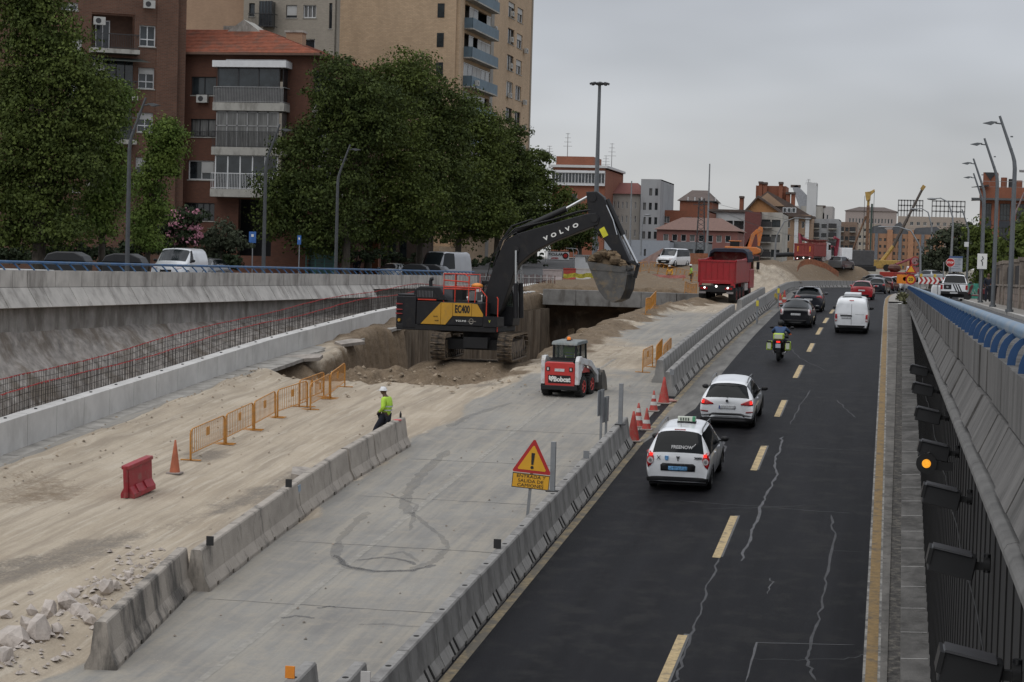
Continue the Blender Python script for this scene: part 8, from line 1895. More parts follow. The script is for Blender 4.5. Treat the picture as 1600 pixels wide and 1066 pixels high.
def arc_lamp(label, px, pyb, Y, px_top, pytop, hx, hy):
 a = at(px, pyb, Y); b_ = at(px_top, pytop, Y); h = at(hx, hy, Y)
 t = thing('street_lamp', label, 'street lamp', tuple(a), 0, 'curved-arm street lamps')
 B_ = b_ - a; Hh = h - a; mid = B_ * .85
 q = MB(); q.tube([(0, 0, 0), (B_.x * .8, 0, B_.z * .78), (B_.x - (B_.x - Hh.x) * .04, 0, B_.z * .92), (B_.x + (Hh.x - B_.x) * .25, 0, B_.z + (Hh.z - B_.z) * .75), (B_.x + (Hh.x - B_.x) * .6, 0, Hh.z + .1), (Hh.x, 0, Hh.z)], [.14, .11, .09, .08, .06, .05], 7, GALL); q.obj('pole', t)
 s_ = 1 if Hh.x > B_.x else -1
 q = MB(); q.ball((Hh.x, 0, Hh.z), .3, GALL, 8, 5, (1.6, .6, .4)); q.obj('lamp_head', t)
arc_lamp('tall curved-arm lamp between crane boom and office block', 1484, 440, 200, 1490, 330, 1456, 311)
arc_lamp('curved-arm lamp left of the tall one, before the distant slab block', 1452, 440, 240, 1457, 345, 1428, 327)
arc_lamp('long-armed lamp arching over the bend below the crane boom', 1438, 446, 215, 1438, 375, 1378, 355)
arc_lamp('curved-arm lamp in front of the gabled house', 1210, 415, 250, 1213, 362, 1262, 342)
arc_lamp('small curved-arm lamp in front of the grey end block', 1001, 400, 285, 1003, 350, 1012, 336)
a = at(929, 400, 290); b_ = at(938, 131, 290)
t = thing('high_mast_light', 'very tall mast with a ring of floodlights behind the excavator arm', 'light mast', tuple(a)); Hm = b_.z - a.z
q = MB(); q.tube([(0, 0, -2), (0, 0, Hm)], [.42, .22], 12, GAL); q.obj('mast', t)
q = MB(); q.lathe([(.5, Hm - .2), (.9, Hm), (.5, Hm + .2)], (0, 0, 0), 'Z', 14, DARKP)
q.obj('head_ring', t)
for k in range(8):
 a_ = 2 * PI * k / 8 + .2; q = MB(); q.cyl((0, 0, Hm), (math.cos(a_) * 1.1, math.sin(a_) * 1.1, Hm + .1), .07, n=5, m=DARKP); q.box((math.cos(a_) * 1.25, math.sin(a_) * 1.25, Hm), (.42, .42, .28), DARKP, rz=a_, ry=.4); q.obj('floodlight', t)
for px0, py0, px1, py1, Y, lab, nm in ((1105, 385, 1109, 256, 270, 'plain tall thin pole between hall and dump truck', 'pole'), (984, 400, 987, 283, 300, 'thin grey pole in front of the cream block', 'pole')):
 a = at(px0, py0, Y); b_ = at(px1, py1, Y); q = MB(); q.tube([(0, 0, -1), (b_.x - a.x, 0, b_.z - a.z)], [.16, .09], 6, GALL); tag(q.obj(nm, loc=a), lab, 'pole')
a = at(1094, 392, 290); b_ = at(1094, 310, 290); t = thing('lattice_pylon', 'slim lattice pylon carrying wires left of the dump truck', 'pylon', tuple(a)); Hp = b_.z - a.z
q = MB()
for sx in (-1, 1):
 for sy in (-1, 1): q.cyl((sx * .6, sy * .6, 0), (sx * .35, sy * .35, Hp), .06, n=4, m=DARKP)
q.obj('legs', t)
q = MB()
for k in range(11): z0_, z1_ = Hp * k / 11, Hp * (k + 1) / 11; q.cyl((-.55, -.5, z0_), (.55, -.5, z1_), .045, n=4, m=DARKP); q.cyl((.55, .5, z0_), (-.55, .5, z1_), .045, n=4, m=DARKP)
q.obj('bracing', t, kind='stuff')
q = MB(); q.box((0, 0, Hp - .4), (4.6, .12, .12), DARKP); q.box((0, 0, Hp - .9), (2.4, .12, .1), DARKP); q.obj('crossarm', t)
for k in range(5): q = MB(); q.cyl((-2 + k, 0, Hp - .35), (-2 + k, 0, Hp + .15), .08, n=6, m=FRW); q.obj('insulator', t)
for k, (px, py) in enumerate([(1340, 372), (1350, 378), (1480, 352)]):
 a_ = at(1094 + (k - 1) * 5, 313, 290); c_ = at(px, py, 420); q = MB(); pts = []
 for i in range(13): f = i / 12; P = a_.lerp(c_, f); P.z -= 2.2 * 4 * f * (1 - f); pts.append(P)
 q.tube(pts, .022, 3, DARKP); tag(q.obj('power_line'), ('lowest', 'middle', 'longest')[k] + ' overhead wire running right from the lattice pylon', 'wire')
# --- orange pedestrian fences
ORF = mat('orange_fence_paint', (.50, .215, .030), .5, var=.1, grime=(.32, .16, .05), gscale=4)
def fence_panel(L=2.45, Hf=1.05, plate=True, solid=False):
 t = thing('pedestrian_barrier', 'x', 'fence panel', group='orange crowd-control fence panels')
 q = MB(); q.tube([(0, 0, .06), (0, 0, Hf - .15), (.10, 0, Hf - .02), (.2, 0, Hf), (L - .2, 0, Hf), (L - .10, 0, Hf - .02), (L, 0, Hf - .15), (L, 0, .06)], .022, 6, ORF); q.tube([(0, 0, .24), (L, 0, .24)], .018, 5, ORF); q.obj('frame', t)
 n_ = 17; bar = None
 for k in range(1, n_):
  if bar is None: q = MB(); q.cyl((0, 0, .24), (0, 0, Hf), .009, n=4, m=ORF, cap=False); bar = q.obj('bar', t); o = bar
  else: o = bar.copy(); C.objects.link(o); o.parent = t
  o.location.x = L * k / n_
 if plate: q = MB(); q.box((L * .5, 0, Hf - .30), (.22, .02, .28), ORF); q.obj('name_plate', t)
 for x_ in (.04, L - .04): q = MB(); q.box((x_, 0, .03), (.05, .62, .03), ORF); q.box((x_, 0, .5), (.05, .03, 1.0), ORF); q.obj('foot', t)
 return t
fp = fence_panel(); fL = 2.45; first = True
def put_panel(a, b_, label, zfn=H):
 global first
 o = fp if first else dup(fp); first = False
 d = Vector((b_[0] - a[0], b_[1] - a[1])); za, zb_ = zfn(*a), zfn(*b_)
 o.location = (a[0], a[1], za); o.rotation_euler = (0, -math.atan2(zb_ - za, d.length), math.atan2(d.y, d.x)); o.scale = (d.length / fL, 1, .88); o['label'] = label
 o.rotation_mode = 'XYZ'
LF = [((-20.05, 55.0), (-20.15, 58.3), 'nearest orange fence panel on the sand, at the left end of its row'), ((-20.15, 58.4), (-20.2, 61.2), 'second orange fence panel of the left row, counted from the near end'), ((-20.2, 61.3), (-20.22, 63.6), 'third orange fence panel of the left row, counted from the near end'),
   ((-20.2, 63.7), (-20.0, 66.5), 'fourth orange fence panel of the left row, counted from the near end'), ((-20.25, 66.3), (-20.2, 69.2), 'rear one of the two overlapping orange panels in the left row'), ((-19.75, 66.0), (-19.9, 68.9), 'front one of the two overlapping orange panels in the left row'), ((-19.9, 69.0), (-20.1, 71.6), 'last orange panel of the left row, at the edge of the pit')]
for a, b_, lab in LF: put_panel(a, b_, lab)
for q4, lab in (((1004, 583, 1019.5, 574), 'left of the three orange panels standing alone near the barrier gap'), ((1025, 574, 1034, 562), 'middle one of the three orange panels standing alone near the barrier gap'), ((1036, 574, 1048, 560), 'right of the three orange panels standing alone near the barrier gap')): put_panel(tuple(on(*q4[:2])[:2]), tuple(on(*q4[2:])[:2]), lab)
pts = [(-14.0, 112.4), (-14.05, 114.8), (-14.1, 117.2), (-14.3, 119.6), (-14.6, 122), (-14.9, 124.4), (-14.75, 126.8), (-14.7, 129.2), (-14.9, 131.6), (-15.0, 134), (-15.1, 136.4), (-15.2, 138.8), (-15.2, 141.2), (-15.1, 143.6), (-14.9, 146.0), (-14.7, 148.4)]
for i, (a, b_) in enumerate(zip(pts, pts[1:])):
 put_panel(a, b_, f'{ORD[i]} orange panel along the far edge of the pit, counted from the viewer')
pts = [(at(945 + 13 * k, 438, 165).x, 165 + .3 * k) for k in range(12)]
for i, (a, b_) in enumerate(zip(pts, pts[1:])): put_panel(a, b_, f'{ORD[i]} orange panel from the left in the fence row before the two far workers')
# mesh sheets on the pit-side fence
MESHO = mat('orange_mesh', (.55, .25, .03), .8, var=.15, scale=5, alpha=.72)
# --- cones
CRD = mat('cone_red', (.40, .045, .035), .6, var=.08, grime=(.30, .12, .09), gscale=5); CWH = mat('cone_white', (.52, .50, .48), .6, var=.1); CBS = mat('cone_base', (.30, .26, .24), .8); COR = mat('dirty_cone_orange', (.40, .12, .06), .7, var=.15)
def cone(label, x, y, h=.78, bands=2, m=CRD, lean=(0, 0), zf=None):
 t = thing('traffic_cone', label, 'traffic cone', (x, y, (zf or H)(x, y)), 0, 'traffic cones'); t.rotation_euler = (lean[0], lean[1], 0)
 k = h / .78
 q = MB(); q.box((0, 0, .02), (.44 * k, .44 * k, .04), CBS if m is not COR else CBS); q.obj('base', t)
 rr = lambda z: .15 * k * (1 - z / h) + .025 * k
 q = MB(); q.lathe([(rr(z), z) for z in np.linspace(.03, h, 6)] + [(0, h)], (0, 0, 0), 'Z', 14, m); q.obj('cone_body', t)
 for i in range(bands):
  z0_ = h * (.30 + .32 * i); z1_ = z0_ + h * .17
  q = MB(); q.lathe([(rr(z0_) + .004, z0_), (rr(z1_) + .004, z1_)], (0, 0, 0), 'Z', 14, CWH); q.obj('white_band', t)
for px, py, h, bn, lab in ((997, 668, .80, 2, 'red and white cone at the left of the cone pair beyond the barrier end'), (1010, 672, .72, 1, 'red cone with a single white band right of the cone pair'), (1021, 643, .72, 2, 'red and white cone between the cone pair and the tall cone'),
         (1037, 631, .95, 0, 'tall plain red cone next to the start of the far barrier row'), (989, 690, .95, 0, 'plain red cone tucked behind the end of the near barrier row')):
 P = on(px, py); cone(lab, P.x, P.y, h, bn, zf=lambda a, b: zr(b))
P = onH(273, 741); cone('dirty orange cone on the sand between red barrier and orange fence', P.x, P.y, .95, 0, COR); [setattr(o_, 'scale', (.72, .72, 1)) for o_ in C.objects if o_.get('label', '').startswith('dirty orange cone')]
for k, (px, py) in enumerate([(1226, 484), (1232, 478)]): P = on(px, py - 4); cone(('left', 'right')[k] + ' far cone among the tape by the overlapping barrier ends', P.x - .3, P.y, .9, 1, zf=lambda a, b: zr(b))
q = MB(); q.ball((0, 0, .06), .16, mat('pink_rag', (.45, .25, .22), .9), 9, 5, (1.5, 1.1, .45), jit=.25); P = on(1046, 629); tag(q.obj('rag', loc=(P.x, P.y, P.z)), 'crumpled pink and white rag at the foot of the tall cone', 'rag')
# --- red plastic barrier
RPL = mat('red_plastic', (.30, .025, .035), .5, var=.1, grime=(.24, .09, .08), gscale=3)
P = onH(195, 780); P2 = onH(240, 764)
t = thing('plastic_barrier', 'tilted red plastic water barrier standing alone on the sand', 'plastic barrier', (P.x, P.y + .1, P.z - .02), math.atan2(P2.y - P.y, P2.x - P.x)); t.rotation_euler.y = R(-6); t.scale = (1.22, 1, 1.05)
q = MB(); q.prism([(-.20, 0), (-.20, .12), (-.09, .30), (-.06, .78), (.06, .78), (.09, .30), (.20, .12), (.20, 0)], .05, 1.12, 'X', RPL); q.obj('body', t, bevel=.02)
q = MB(); q.bb(-.02, 1.18, -.11, .11, .76, .86, RPL); q.obj('top_rim', t, bevel=.02)
for x_ in (.0, 1.16): q = MB(); q.cyl((x_, 0, .05), (x_, 0, .84), .06, n=10, m=RPL); q.obj('coupling', t)
for x_ in (.35, .75): q = MB(); q.box((x_, -.135, .22), (.16, .08, .2), RPL, rx=-.5); q.obj('moulded_recess', t)
# --- barrier-top reflector tabs
TABK = mat('tab_black', (.015, .015, .016), .6); TABO = mat('tab_orange', (.75, .25, .02), .5)
for px, py, Xo, m_, lab in ((328, 849, -14.35, TABK, 'black square marker on top of the long old barrier'), (451, 759, -14.7, TABK, 'black square marker halfway along the old barrier row'), (453, 1056, None, TABO, 'small orange square marker at the bottom edge'), (571, 1064, None, CWH, 'small white square marker at the bottom edge'), (777, 855, -8.2, TABK, 'dark square marker on the near grey barrier row'), (916, 714, -8.2, GALL, 'grey framed marker on the near grey barrier row, before the square posts'), (1050, 584, -8.2, GALL, 'grey marker on the first unit of the far barrier row')):
 P = on(px, py, off=.95)
 q = MB(); q.box((0, 0, .10), (.16, .03, .20), m_); q.box((0, .03, .02), (.10, .08, .03), GALL); tag(q.obj('reflector_marker', loc=(P.x, P.y, zr(P.y) + .90)), lab, 'marker')
# --- square posts and sign backs
for px, pyb, pyt, lab in ((863, 768, 688, 'near grey square steel post standing on the barrier beside the warning sign'), (969, 664, 598, 'far grey square steel post at the end of the near barrier row')):
 P = on(px, pyb, off=.9); hh = (pyb - pyt) / FPX * (P.y * .99)
 t = thing('steel_post', lab, 'post', (P.x, P.y, P.z)); q = MB(); q.box((0, 0, hh / 2), (.12, .12, hh), GALL); q.obj('tube', t); q = MB(); q.box((0, 0, .01), (.3, .25, .025), TABK); q.obj('base_plate', t)
for px, pyt, pyb, lab in ((938, 607, 695, 'left of the two edge-on road signs behind the near barrier row'), (946, 618, 688, 'right of the two edge-on road signs behind the near barrier row')):
 P = on(px, pyb + 6); s_ = P.y / FPX; hh = (pyb + 6 - pyt) * s_
 t = thing('road_sign', lab, 'road sign', (P.x, P.y, P.z)); q = MB(); q.box((0, 0, hh / 2), (.07, .07, hh), GALL); q.obj('post', t)
 q = MB(); q.box((-.04, .1, hh - .42), (.025, .85, .8), GALL, rz=R(-4)); q.obj('sign_panel', t, bevel=.01)
 q = MB(); q.box((-.057, .1, hh - .42), (.008, .80, .75), mat('sign_edge_white', (.5, .52, .55), .5), rz=R(-4)); q.obj('sign_face', t)
# --- triangular warning sign
P = on(824, 806); t = thing('warning_sign', 'yellow triangular exclamation sign with ENTRADA Y SALIDA DE CAMIONES plate', 'warning sign', (P.x, P.y, P.z), R(3)); t.rotation_euler.y = R(4)
SY = mat('sign_yellow', (.70, .36, .02), .45, var=.04); SR = mat('sign_red', (.42, .02, .02), .45, var=.04)
s_ = P.y * 1.0 / FPX
q = MB(); q.box((0, .03, .85), (.075, .05, 1.8), GALL); q.obj('post', t)
z0_ = 1.06;
def tri(r_, zc, y, th, m, nm, par):
 q = MB(); pl = []
 for k in range(3):
  a_ = PI / 2 + 2 * PI * k / 3
  for j in (-1, 0, 1):
   b2 = a_ + j * .5; pl.append((r_ * .9 * math.cos(a_) + r_ * .1 * math.cos(b2), zc + r_ * .9 * math.sin(a_) + r_ * .1 * math.sin(b2)))
 q.prism(pl, y - th, y, 'Y', m); return q.obj(nm, par)
zc = 1.06 + .28 + .02
st_ = tri(.56, 1.40, 0, .02, SR, 'triangle', t); tri(.41, 1.395, -.021, .004, SY, 'yellow_field', st_)
q = MB(); q.prism([(-.045, 1.62), (.045, 1.62), (.028, 1.32), (-.028, 1.32)], -.034, -.026, 'Y', TABK); q.cyl((0, -.034, 1.25), (0, -.026, 1.25), .042, n=12, m=TABK); q.obj('exclamation_mark', st_)
q = MB(); q.bb(-.48, .48, -.02, 0, .70, 1.08, SY); pl_ = q.obj('plate', t);
q = MB(); q.bb(-.48, .48, -.023, -.0205, 1.06, 1.08, TABK); q.bb(-.48, .48, -.023, -.0205, .70, .72, TABK); q.bb(-.48, -.465, -.023, -.0205, .72, 1.06, TABK); q.bb(.465, .48, -.023, -.0205, .72, 1.06, TABK); q.obj('border', pl_)
for k, s2 in enumerate(('ENTRADA Y', 'SALIDA DE', 'CAMIONES')): text(s2, .115, TABK, pl_, (0, -.026, 1.005 - k * .115), (PI / 2, 0, 0), sx=1.2, bold=.0, ext=.002)
# --- rocks and rubble behind the near old barrier
RK = mat('pale_rock', (.46, .41, .37), .95, var=.14, scale=2.5, bump=.8, bscale=14, grime=(.22, .185, .16), gscale=2.5)
def rock(r_, seed, sq=(1, 1, .7)):
 g = random.Random(seed); bmv = []; q = MB()
 n_ = 14; pts_ = []
 for k in range(n_):
  z_ = 1 - 2 * (k + .5) / n_; rr = math.sqrt(1 - z_ * z_); a_ = k * 2.4; f = g.uniform(.75, 1.1)
  pts_.append(Vector((math.cos(a_) * rr * sq[0] * f, math.sin(a_) * rr * sq[1] * f, z_ * sq[2] * f)) * r_)
 import bmesh
 bm_ = bmesh.new(); [bm_.verts.new(p) for p in pts_]; bmesh.ops.convex_hull(bm_, input=bm_.verts); me = bpy.data.meshes.new('rock'); bm_.to_mesh(me); bm_.free(); me.materials.append(RK); return me
rks = [(20, 1010, .36, 'squarish pale boulder at the lower left corner'), (62, 995, .34, 'pale boulder with a flat top beside the corner boulder'), (75, 965, .26, 'pointed pale rock in the middle of the heap'), (105, 955, .30, 'large tilted pale boulder in the heap'), (45, 985, .22, 'rounded pale rock wedged between the corner boulders'), (125, 962, .20, 'pale rock leaning towards the barrier end'),
    (140, 975, .18, 'small pale rock nearest the barrier end'), (150, 945, .17, 'small pale rock at the right of the heap'), (165, 930, .20, 'flat pale rock near the barrier middle'), (10, 965, .16, 'small rock at the left picture edge'), (90, 990, .14, 'small angular rock in front of the heap'), (180, 920, .15, 'small pale rock higher up along the barrier'), (50, 960, .16, 'small rock on top of the heap'), (115, 935, .18, 'rock at the back of the heap'), (200, 905, .14, 'little rock last in the line along the barrier'), (8, 1030, .2, 'rock cut by the left picture edge')]
for k, (px, py, r_, lab) in enumerate(rks):
 P = onH(px, py); o = bpy.data.objects.new('rock', rock(r_ * 1.1, k)); C.objects.link(o); o.location = (P.x, P.y, H(P.x, P.y) + r_ * .35); o.rotation_euler = (k, k * .7, k * 1.3); tag(o, lab, 'rock', 'pale rocks in the heap behind the barrier')
g = random.Random(3); q = MB()
def peb(q, x, y, r_, m=None):
 z_ = H(x, y) + r_ * .3; n_ = 5; vs = [(x, y, z_ + r_)] + [(x + r_ * g.uniform(.8, 1.5) * math.cos(2 * PI * k / n_), y + r_ * g.uniform(.8, 1.5) * math.sin(2 * PI * k / n_), z_ + g.uniform(-.3, .5) * r_) for k in range(n_)]
 q.add(vs, [(0, 1 + k, 1 + (k + 1) % n_) for k in range(n_)], m)
for k in range(380):
 y_ = 33 + 11 * g.random() ** 1.2; x_ = -15.9 - .07 * (y_ - 36) + g.gauss(0, .55); x_ = min(x_, -15.0)
 peb(q, x_, y_, g.uniform(.015, .075), RK)
tag(q.obj('gravel', kind='stuff'), 'loose pale gravel strewn around the rock heap', 'gravel')
q = MB(); BRS = mat('brown_clods', (.27, .215, .155), .97, var=.3, scale=3, bump=.6)
for k in range(560):
 r_ = g.random()
 if r_ < .35: x_, y_ = g.gauss(-19.2, 2.4), g.gauss(76.2, 2.2)
 elif r_ < .6: y_ = g.uniform(84, 128); x_ = float(np.interp(y_, [84, 90, 118, 128], [-14.6, -15.0, -14.3, -13.6])) + g.gauss(.2, .6)
 elif r_ < .8: y_ = g.uniform(45, 80); x_ = -24.0 + g.gauss(.2, .55)
 else: x_, y_ = g.uniform(-24, -14.8), g.uniform(50, 84)
 if x_ < -25.2 or x_ > -12.5: continue
 peb(q, x_, y_, g.uniform(.02, .09) * (1.2 if r_ < .35 else .55), BRS)
tag(q.obj('clods', kind='stuff'), 'brown clods and stones scattered round the pit and spoil heap', 'soil')
q = MB()
for k in range(420):
 x_, y_ = g.uniform(-24.5, -8.8), g.uniform(36, 125)
 peb(q, x_, y_, g.uniform(.012, .035), mat('scattered_stones', (.26, .22, .18), .95, island=.5))
tag(q.obj('small_stones', kind='stuff'), 'small stones scattered over sand track and concrete', 'stones')
for k, (px, py, L_, W_, lab) in enumerate(((470, 565, 1.9, .9, 'broken concrete slab lying at the left edge of the pit'), (545, 541, 1.6, .7, 'tilted slab on the pit edge below the pale wall'), (470, 752, 1.3, .8, 'rubble slab leaning behind the old barrier row'))):
 P = onH(px, py); q = MB(); q.prism([(-L_ / 2, -W_ / 2), (L_ * .4, -W_ * .55), (L_ / 2, W_ * .1), (L_ * .3, W_ / 2), (-L_ * .4, W_ * .4)], 0, .14, 'Z', mat('slab_concrete', (.30, .27, .24), .95, scale=3, var=.2, bump=.5)); o = q.obj('broken_slab', loc=(P.x + (.1 if k == 2 else 0), P.y, H(P.x, P.y) + (.05 if k < 2 else .12)), rz=R(20 + 40 * k)); o.rotation_euler.x = R(8); o.rotation_euler.y = R(-5); tag(o, lab, 'slab')
# --- left street furniture
BIN = mat('black_bin', (.016, .017, .019), .45, var=.15)
for px, Y, lab in ((107, 80, 'left of the two large black waste containers behind the blue railing'), (196, 84, 'right of the two large black waste containers behind the blue railing'), (650, 138, 'dark container partly hidden behind the end of the blue railing'), (672, 141, 'second dark container close to the excavator cab')):
 x_ = at(px, 405, Y).x; t = thing('waste_container', lab, 'waste container', (x_, Y, zl(Y)), R(4), 'black waste containers on the left street'); w_ = .92
 q = MB(); q.prism([(-w_ * .92, .1), (-w_, 1.05), (w_, 1.05), (w_ * .92, .1)], -.5, .5, 'Y', BIN); q.obj('body', t, bevel=.03)
 q = MB(); q.prism([(-w_ - .03, 1.05), (-w_ * .82, 1.36), (-w_ * .4, 1.47), (w_ * .45, 1.47), (w_ * .86, 1.3), (w_ + .03, 1.05)], -.53, .53, 'Y', BIN); q.obj('lid', t, bevel=.05)
 for s in (-1, 1): q = MB(); q.cyl((s * w_, -.1, 1.0), (s * (w_ + .08), -.1, 1.0), .05, n=8, m=GALL); q.obj('lifting_pin', t)
x_ = at(28, 424, 72).x; q = MB(); q.bb(-1.3, 1.3, -.5, .5, 0, .62, mat('white_block', (.40, .41, .41), .7)); tag(q.obj('planter', loc=(x_, 72, zl(72) + .1), bevel=.03), 'low whitish block behind the railing at the left edge', 'block')
def street_sign(label, px, pyt, pyb, Y, m, wd=.45, hd=.7, face=1):
 a = at(px, pyb, Y); b_ = at(px, pyt, Y); t = thing('parking_sign', label, 'street sign', (a.x, Y, zl(Y) + .1)); hh = b_.z - zl(Y) - .1
 q = MB(); q.cyl((0, 0, 0), (0, 0, hh), .035, n=7, m=GALL); q.obj('post', t); q = MB(); q.box((.0, -.05, hh - hd / 2), (wd, .03, hd), m); o = q.obj('panel', t)
 q = MB(); q.box((0, -.07, hh - hd * .35), (wd * .35, .008, hd * .22), LET); q.obj('white_mark', o)
street_sign('blue parking sign left of the kinked lamp before the glazed balconies', 394, 362, 415, 118, mat('sign_blue', (.04, .13, .38), .5)); street_sign('narrow blue sign under the broad plane tree', 467, 368, 415, 126, _mats['sign_blue'], .25, .6)
a = at(500, 400, 134); t = thing('glazed_shelter', 'teal framed mesh shelter under the plane trees', 'shelter', (a.x, 134, zl(134) + .1)); TEAL = mat('teal_paint', (.05, .20, .18), .5)
for x_ in (-1.0, -.33, .33, 1.0): q = MB(); q.box((x_, 0, 1.15), (.06, .06, 2.3), TEAL); q.obj('post', t)
for z_ in np.linspace(.2, 2.2, 9): q = MB(); q.box((0, 0, z_), (2.0, .03, .025), TEAL); q.obj('bar', t)
q = MB(); q.box((0, .4, 2.35), (2.3, 1.2, .12), TEAL); q.obj('roof', t); q = MB(); q.box((0, .8, 1.15), (2, .02, 2.2), mat('shelter_glass', (.06, .12, .11), .3)); q.obj('back_glass', t)
q = MB(); q.bb(-1.6, 1.6, 0, .2, -.5, 3.0, mat('orange_brown_door', (.22, .085, .04), .7)); a = at(560, 400, 150); tag(q.obj('wooden_screen', loc=(a.x, 150, zl(150))), 'orange-brown panel seen between trunks under the plane trees', 'panel')
person('dark pedestrian standing under the plane trees before the orange-brown panel', 'pedestrian', (at(558, 400, 146).x, 146, zl(146) + .1), R(180), stand(), top=DKC, legs=DKC, helmet=None, tape=False)
wv, b__ = van('van', 'large white van parked under the trees left of the excavator boom', 2.0, 2.4, 5.4, paint('shaded_white_paint', (.36, .37, .39)), at(712, 410, 150).x, 152, R(180 - 20), zf=zl)  # white van; tree shade is painted into this greyer paint
for k, (px, lab, m_) in enumerate(((340, 'grey-blue car roof behind the railing right of the white van', GREYC), (625, 'silver car behind the railing under the plane trees', SILV), (690, 'dark car behind the railing near the excavator rail', NAVY))):
 Y_ = (112, 150, 146)[k]; c_, b2 = hatch('parked_car', lab, 'car', 1.75, 1.45, 4.2, m_, at(px, 410, Y_).x, Y_, R(180), slope=.5, belt=.95, zf=lambda y: zl(y))
# --- site edge beyond the pit: steel fence, barriers, booth, sign, nets
RSTF = mat('rusty_fence', (.13, .06, .05), .8, var=.3, scale=3); LGF = mat('pale_fence', (.30, .29, .28), .7, var=.2)
a = at(745, 450, 141); b_ = at(870, 452, 148); t = thing('steel_fence', 'rusty upright bar fence with red tape behind the excavator', 'fence', (a.x, 142, a.z - .2)); Lx = b_.x - a.x
for k in range(38):
 f = k / 37; q = MB(); q.box((Lx * f, 5 * f, .55), (.06, .05, 1.35 + .1 * math.sin(k)), RSTF if k % 3 else LGF); q.obj('bar', t)
q = MB(); q.tube([(0, -.1, .25), (Lx * .5, 2.4, .2), (Lx, 4.9, .25)], .045, 5, RED); q.tube([(0, -.1, 1.0), (Lx, 4.9, 1.0)], .03, 5, LGF); q.obj('rails', t)
q = MB(); q.box((Lx * .55, 2.2, .35), (.14, .1, 1.6), LGF, ry=-.35); q.obj('leaning_plank', t)
a = at(914, 427, 200); t = thing('site_booth', 'small white site cabin with barred opening behind the excavator bucket', 'cabin', (a.x, 200, a.z - .3)); w_ = 33 * 200 / FPX; hB = 27 * 200 / FPX + .3
q = MB(); q.bb(-w_ / 2, w_ / 2, 0, 2.4, 0, hB, FRW); q.obj('body', t); q = MB(); q.bb(-w_ / 2 - .1, w_ / 2 + .1, -.1, 2.5, hB, hB + .12, PLG); q.obj('roof', t)
q = MB(); q.bb(w_ * .2, w_ * .48, -.03, -.004, .3, hB * .75, FRD); q.obj('opening', t)
for k in range(4): q = MB(); q.bb(w_ * .22 + k * .17, w_ * .22 + k * .17 + .04, -.06, -.03, .3, hB * .75, FRW); q.obj('bar', t)
a = at(872, 407, 205); t = thing('hoarding_sign', 'white sign with TICULAR lettering on a tubular frame left of the cabin', 'sign', (a.x, 205, a.z));
q = MB(); q.bb(-1.15, 1.15, -.05, 0, 0, .95, FRW); q.bb(-1.15, 1.15, -.07, -.05, .90, .95, TABK); q.bb(-1.15, 1.15, -.07, -.05, 0, .05, TABK); pn = q.obj('board', t)
text('TICULAR', .38, TABK, pn, (-.28, -.075, .62), (PI / 2, 0, 0), bold=.01); text('LERMA', .26, SR, pn, (-.35, -.075, .22), (PI / 2, 0, 0), bold=.006)
q = MB(); q.cyl((.78, -.08, .5), (.78, -.055, .5), .33, n=18, m=TABK); q.cyl((.78, -.085, .5), (.78, -.08, .5), .2, n=14, m=SR); q.obj('round_mark', pn)
for x_ in (-1.3, 1.6, 2.1): q = MB(); q.tube([(x_, 0, -1.8), (x_, 0, 1.0), (x_ - .15, 0, 1.25), (x_ - .8, 0, 1.3)], .04, 6, GALL); q.obj('tube_frame', t)
def site_barrier(px0, px1, pyb, Y, m, lab, h=.95):
 a = at(px0, pyb, Y); b_ = at(px1, pyb, Y); L_ = b_.x - a.x; t = thing('plastic_barrier', lab, 'plastic barrier', (a.x, Y, max(H(a.x, Y), a.z) - .05), 0, 'plastic barriers beyond the pit')
 q = MB(); q.prism([(-.22, 0), (-.18, .15), (-.08, .35), (-.06, h), (.06, h), (.08, .35), (.18, .15), (.22, 0)], 0, L_, 'X', m); q.obj('body', t, bevel=.02)
 q = MB(); q.bb(-.02, L_ + .02, -.1, .1, h - .06, h + .04, m); q.obj('top_rim', t)
site_barrier(880, 899, 441, 170, CRD, 'red plastic barrier left in the far row beyond the beam'); site_barrier(925, 941, 441, 172, CRD, 'red plastic barrier beside the raised bucket'); site_barrier(900, 923, 441, 171, CWH, 'white plastic barrier between the two far red ones')
site_barrier(848, 878, 443, 168, mat('pinkish_white', (.42, .36, .35), .7), 'pale pinkish mesh barrier at the left of the far row')
NET = mat('yellow_net', (.42, .38, .05), .8, var=.3, scale=6); ORN = mat('orange_net', (.32, .12, .06), .85, var=.25, scale=4, grime=(.3, .16, .1), gscale=1.5)
def net(label, pxs_, Y0, Y1, hpx, m, name='safety_net'):
 b = MB(); vs = []; n_ = len(pxs_)
 for i, (px, py) in enumerate(pxs_):
  Y = Y0 + (Y1 - Y0) * i / (n_ - 1); a = at(px, py, Y); k = hpx * Y / FPX
  vs += [(a.x, Y, a.z - k * .5 - .1), (a.x + .02, Y + .03 * (-1) ** i, a.z + k * .5)]
 b.add(vs, [(2 * i, 2 * i + 2, 2 * i + 3, 2 * i + 1) for i in range(n_ - 1)], m)
 o = b.obj(name); s = o.modifiers.new('s', 'SOLIDIFY'); s.thickness = .02; return tag(o, label, 'safety net')
net('yellow-green safety net draped over the far plastic barriers', [(880 + 6 * k, 430 + 1.2 * math.sin(k * 1.7)) for k in range(10)], 168.6, 169.4, 5, NET)
net('orange safety net climbing over the dirt mound before the far dump truck', [(1246, 420), (1250, 413), (1258, 409), (1268, 408), (1278, 411), (1290, 415), (1300, 421), (1310, 428)], 217, 224, 7, ORN)
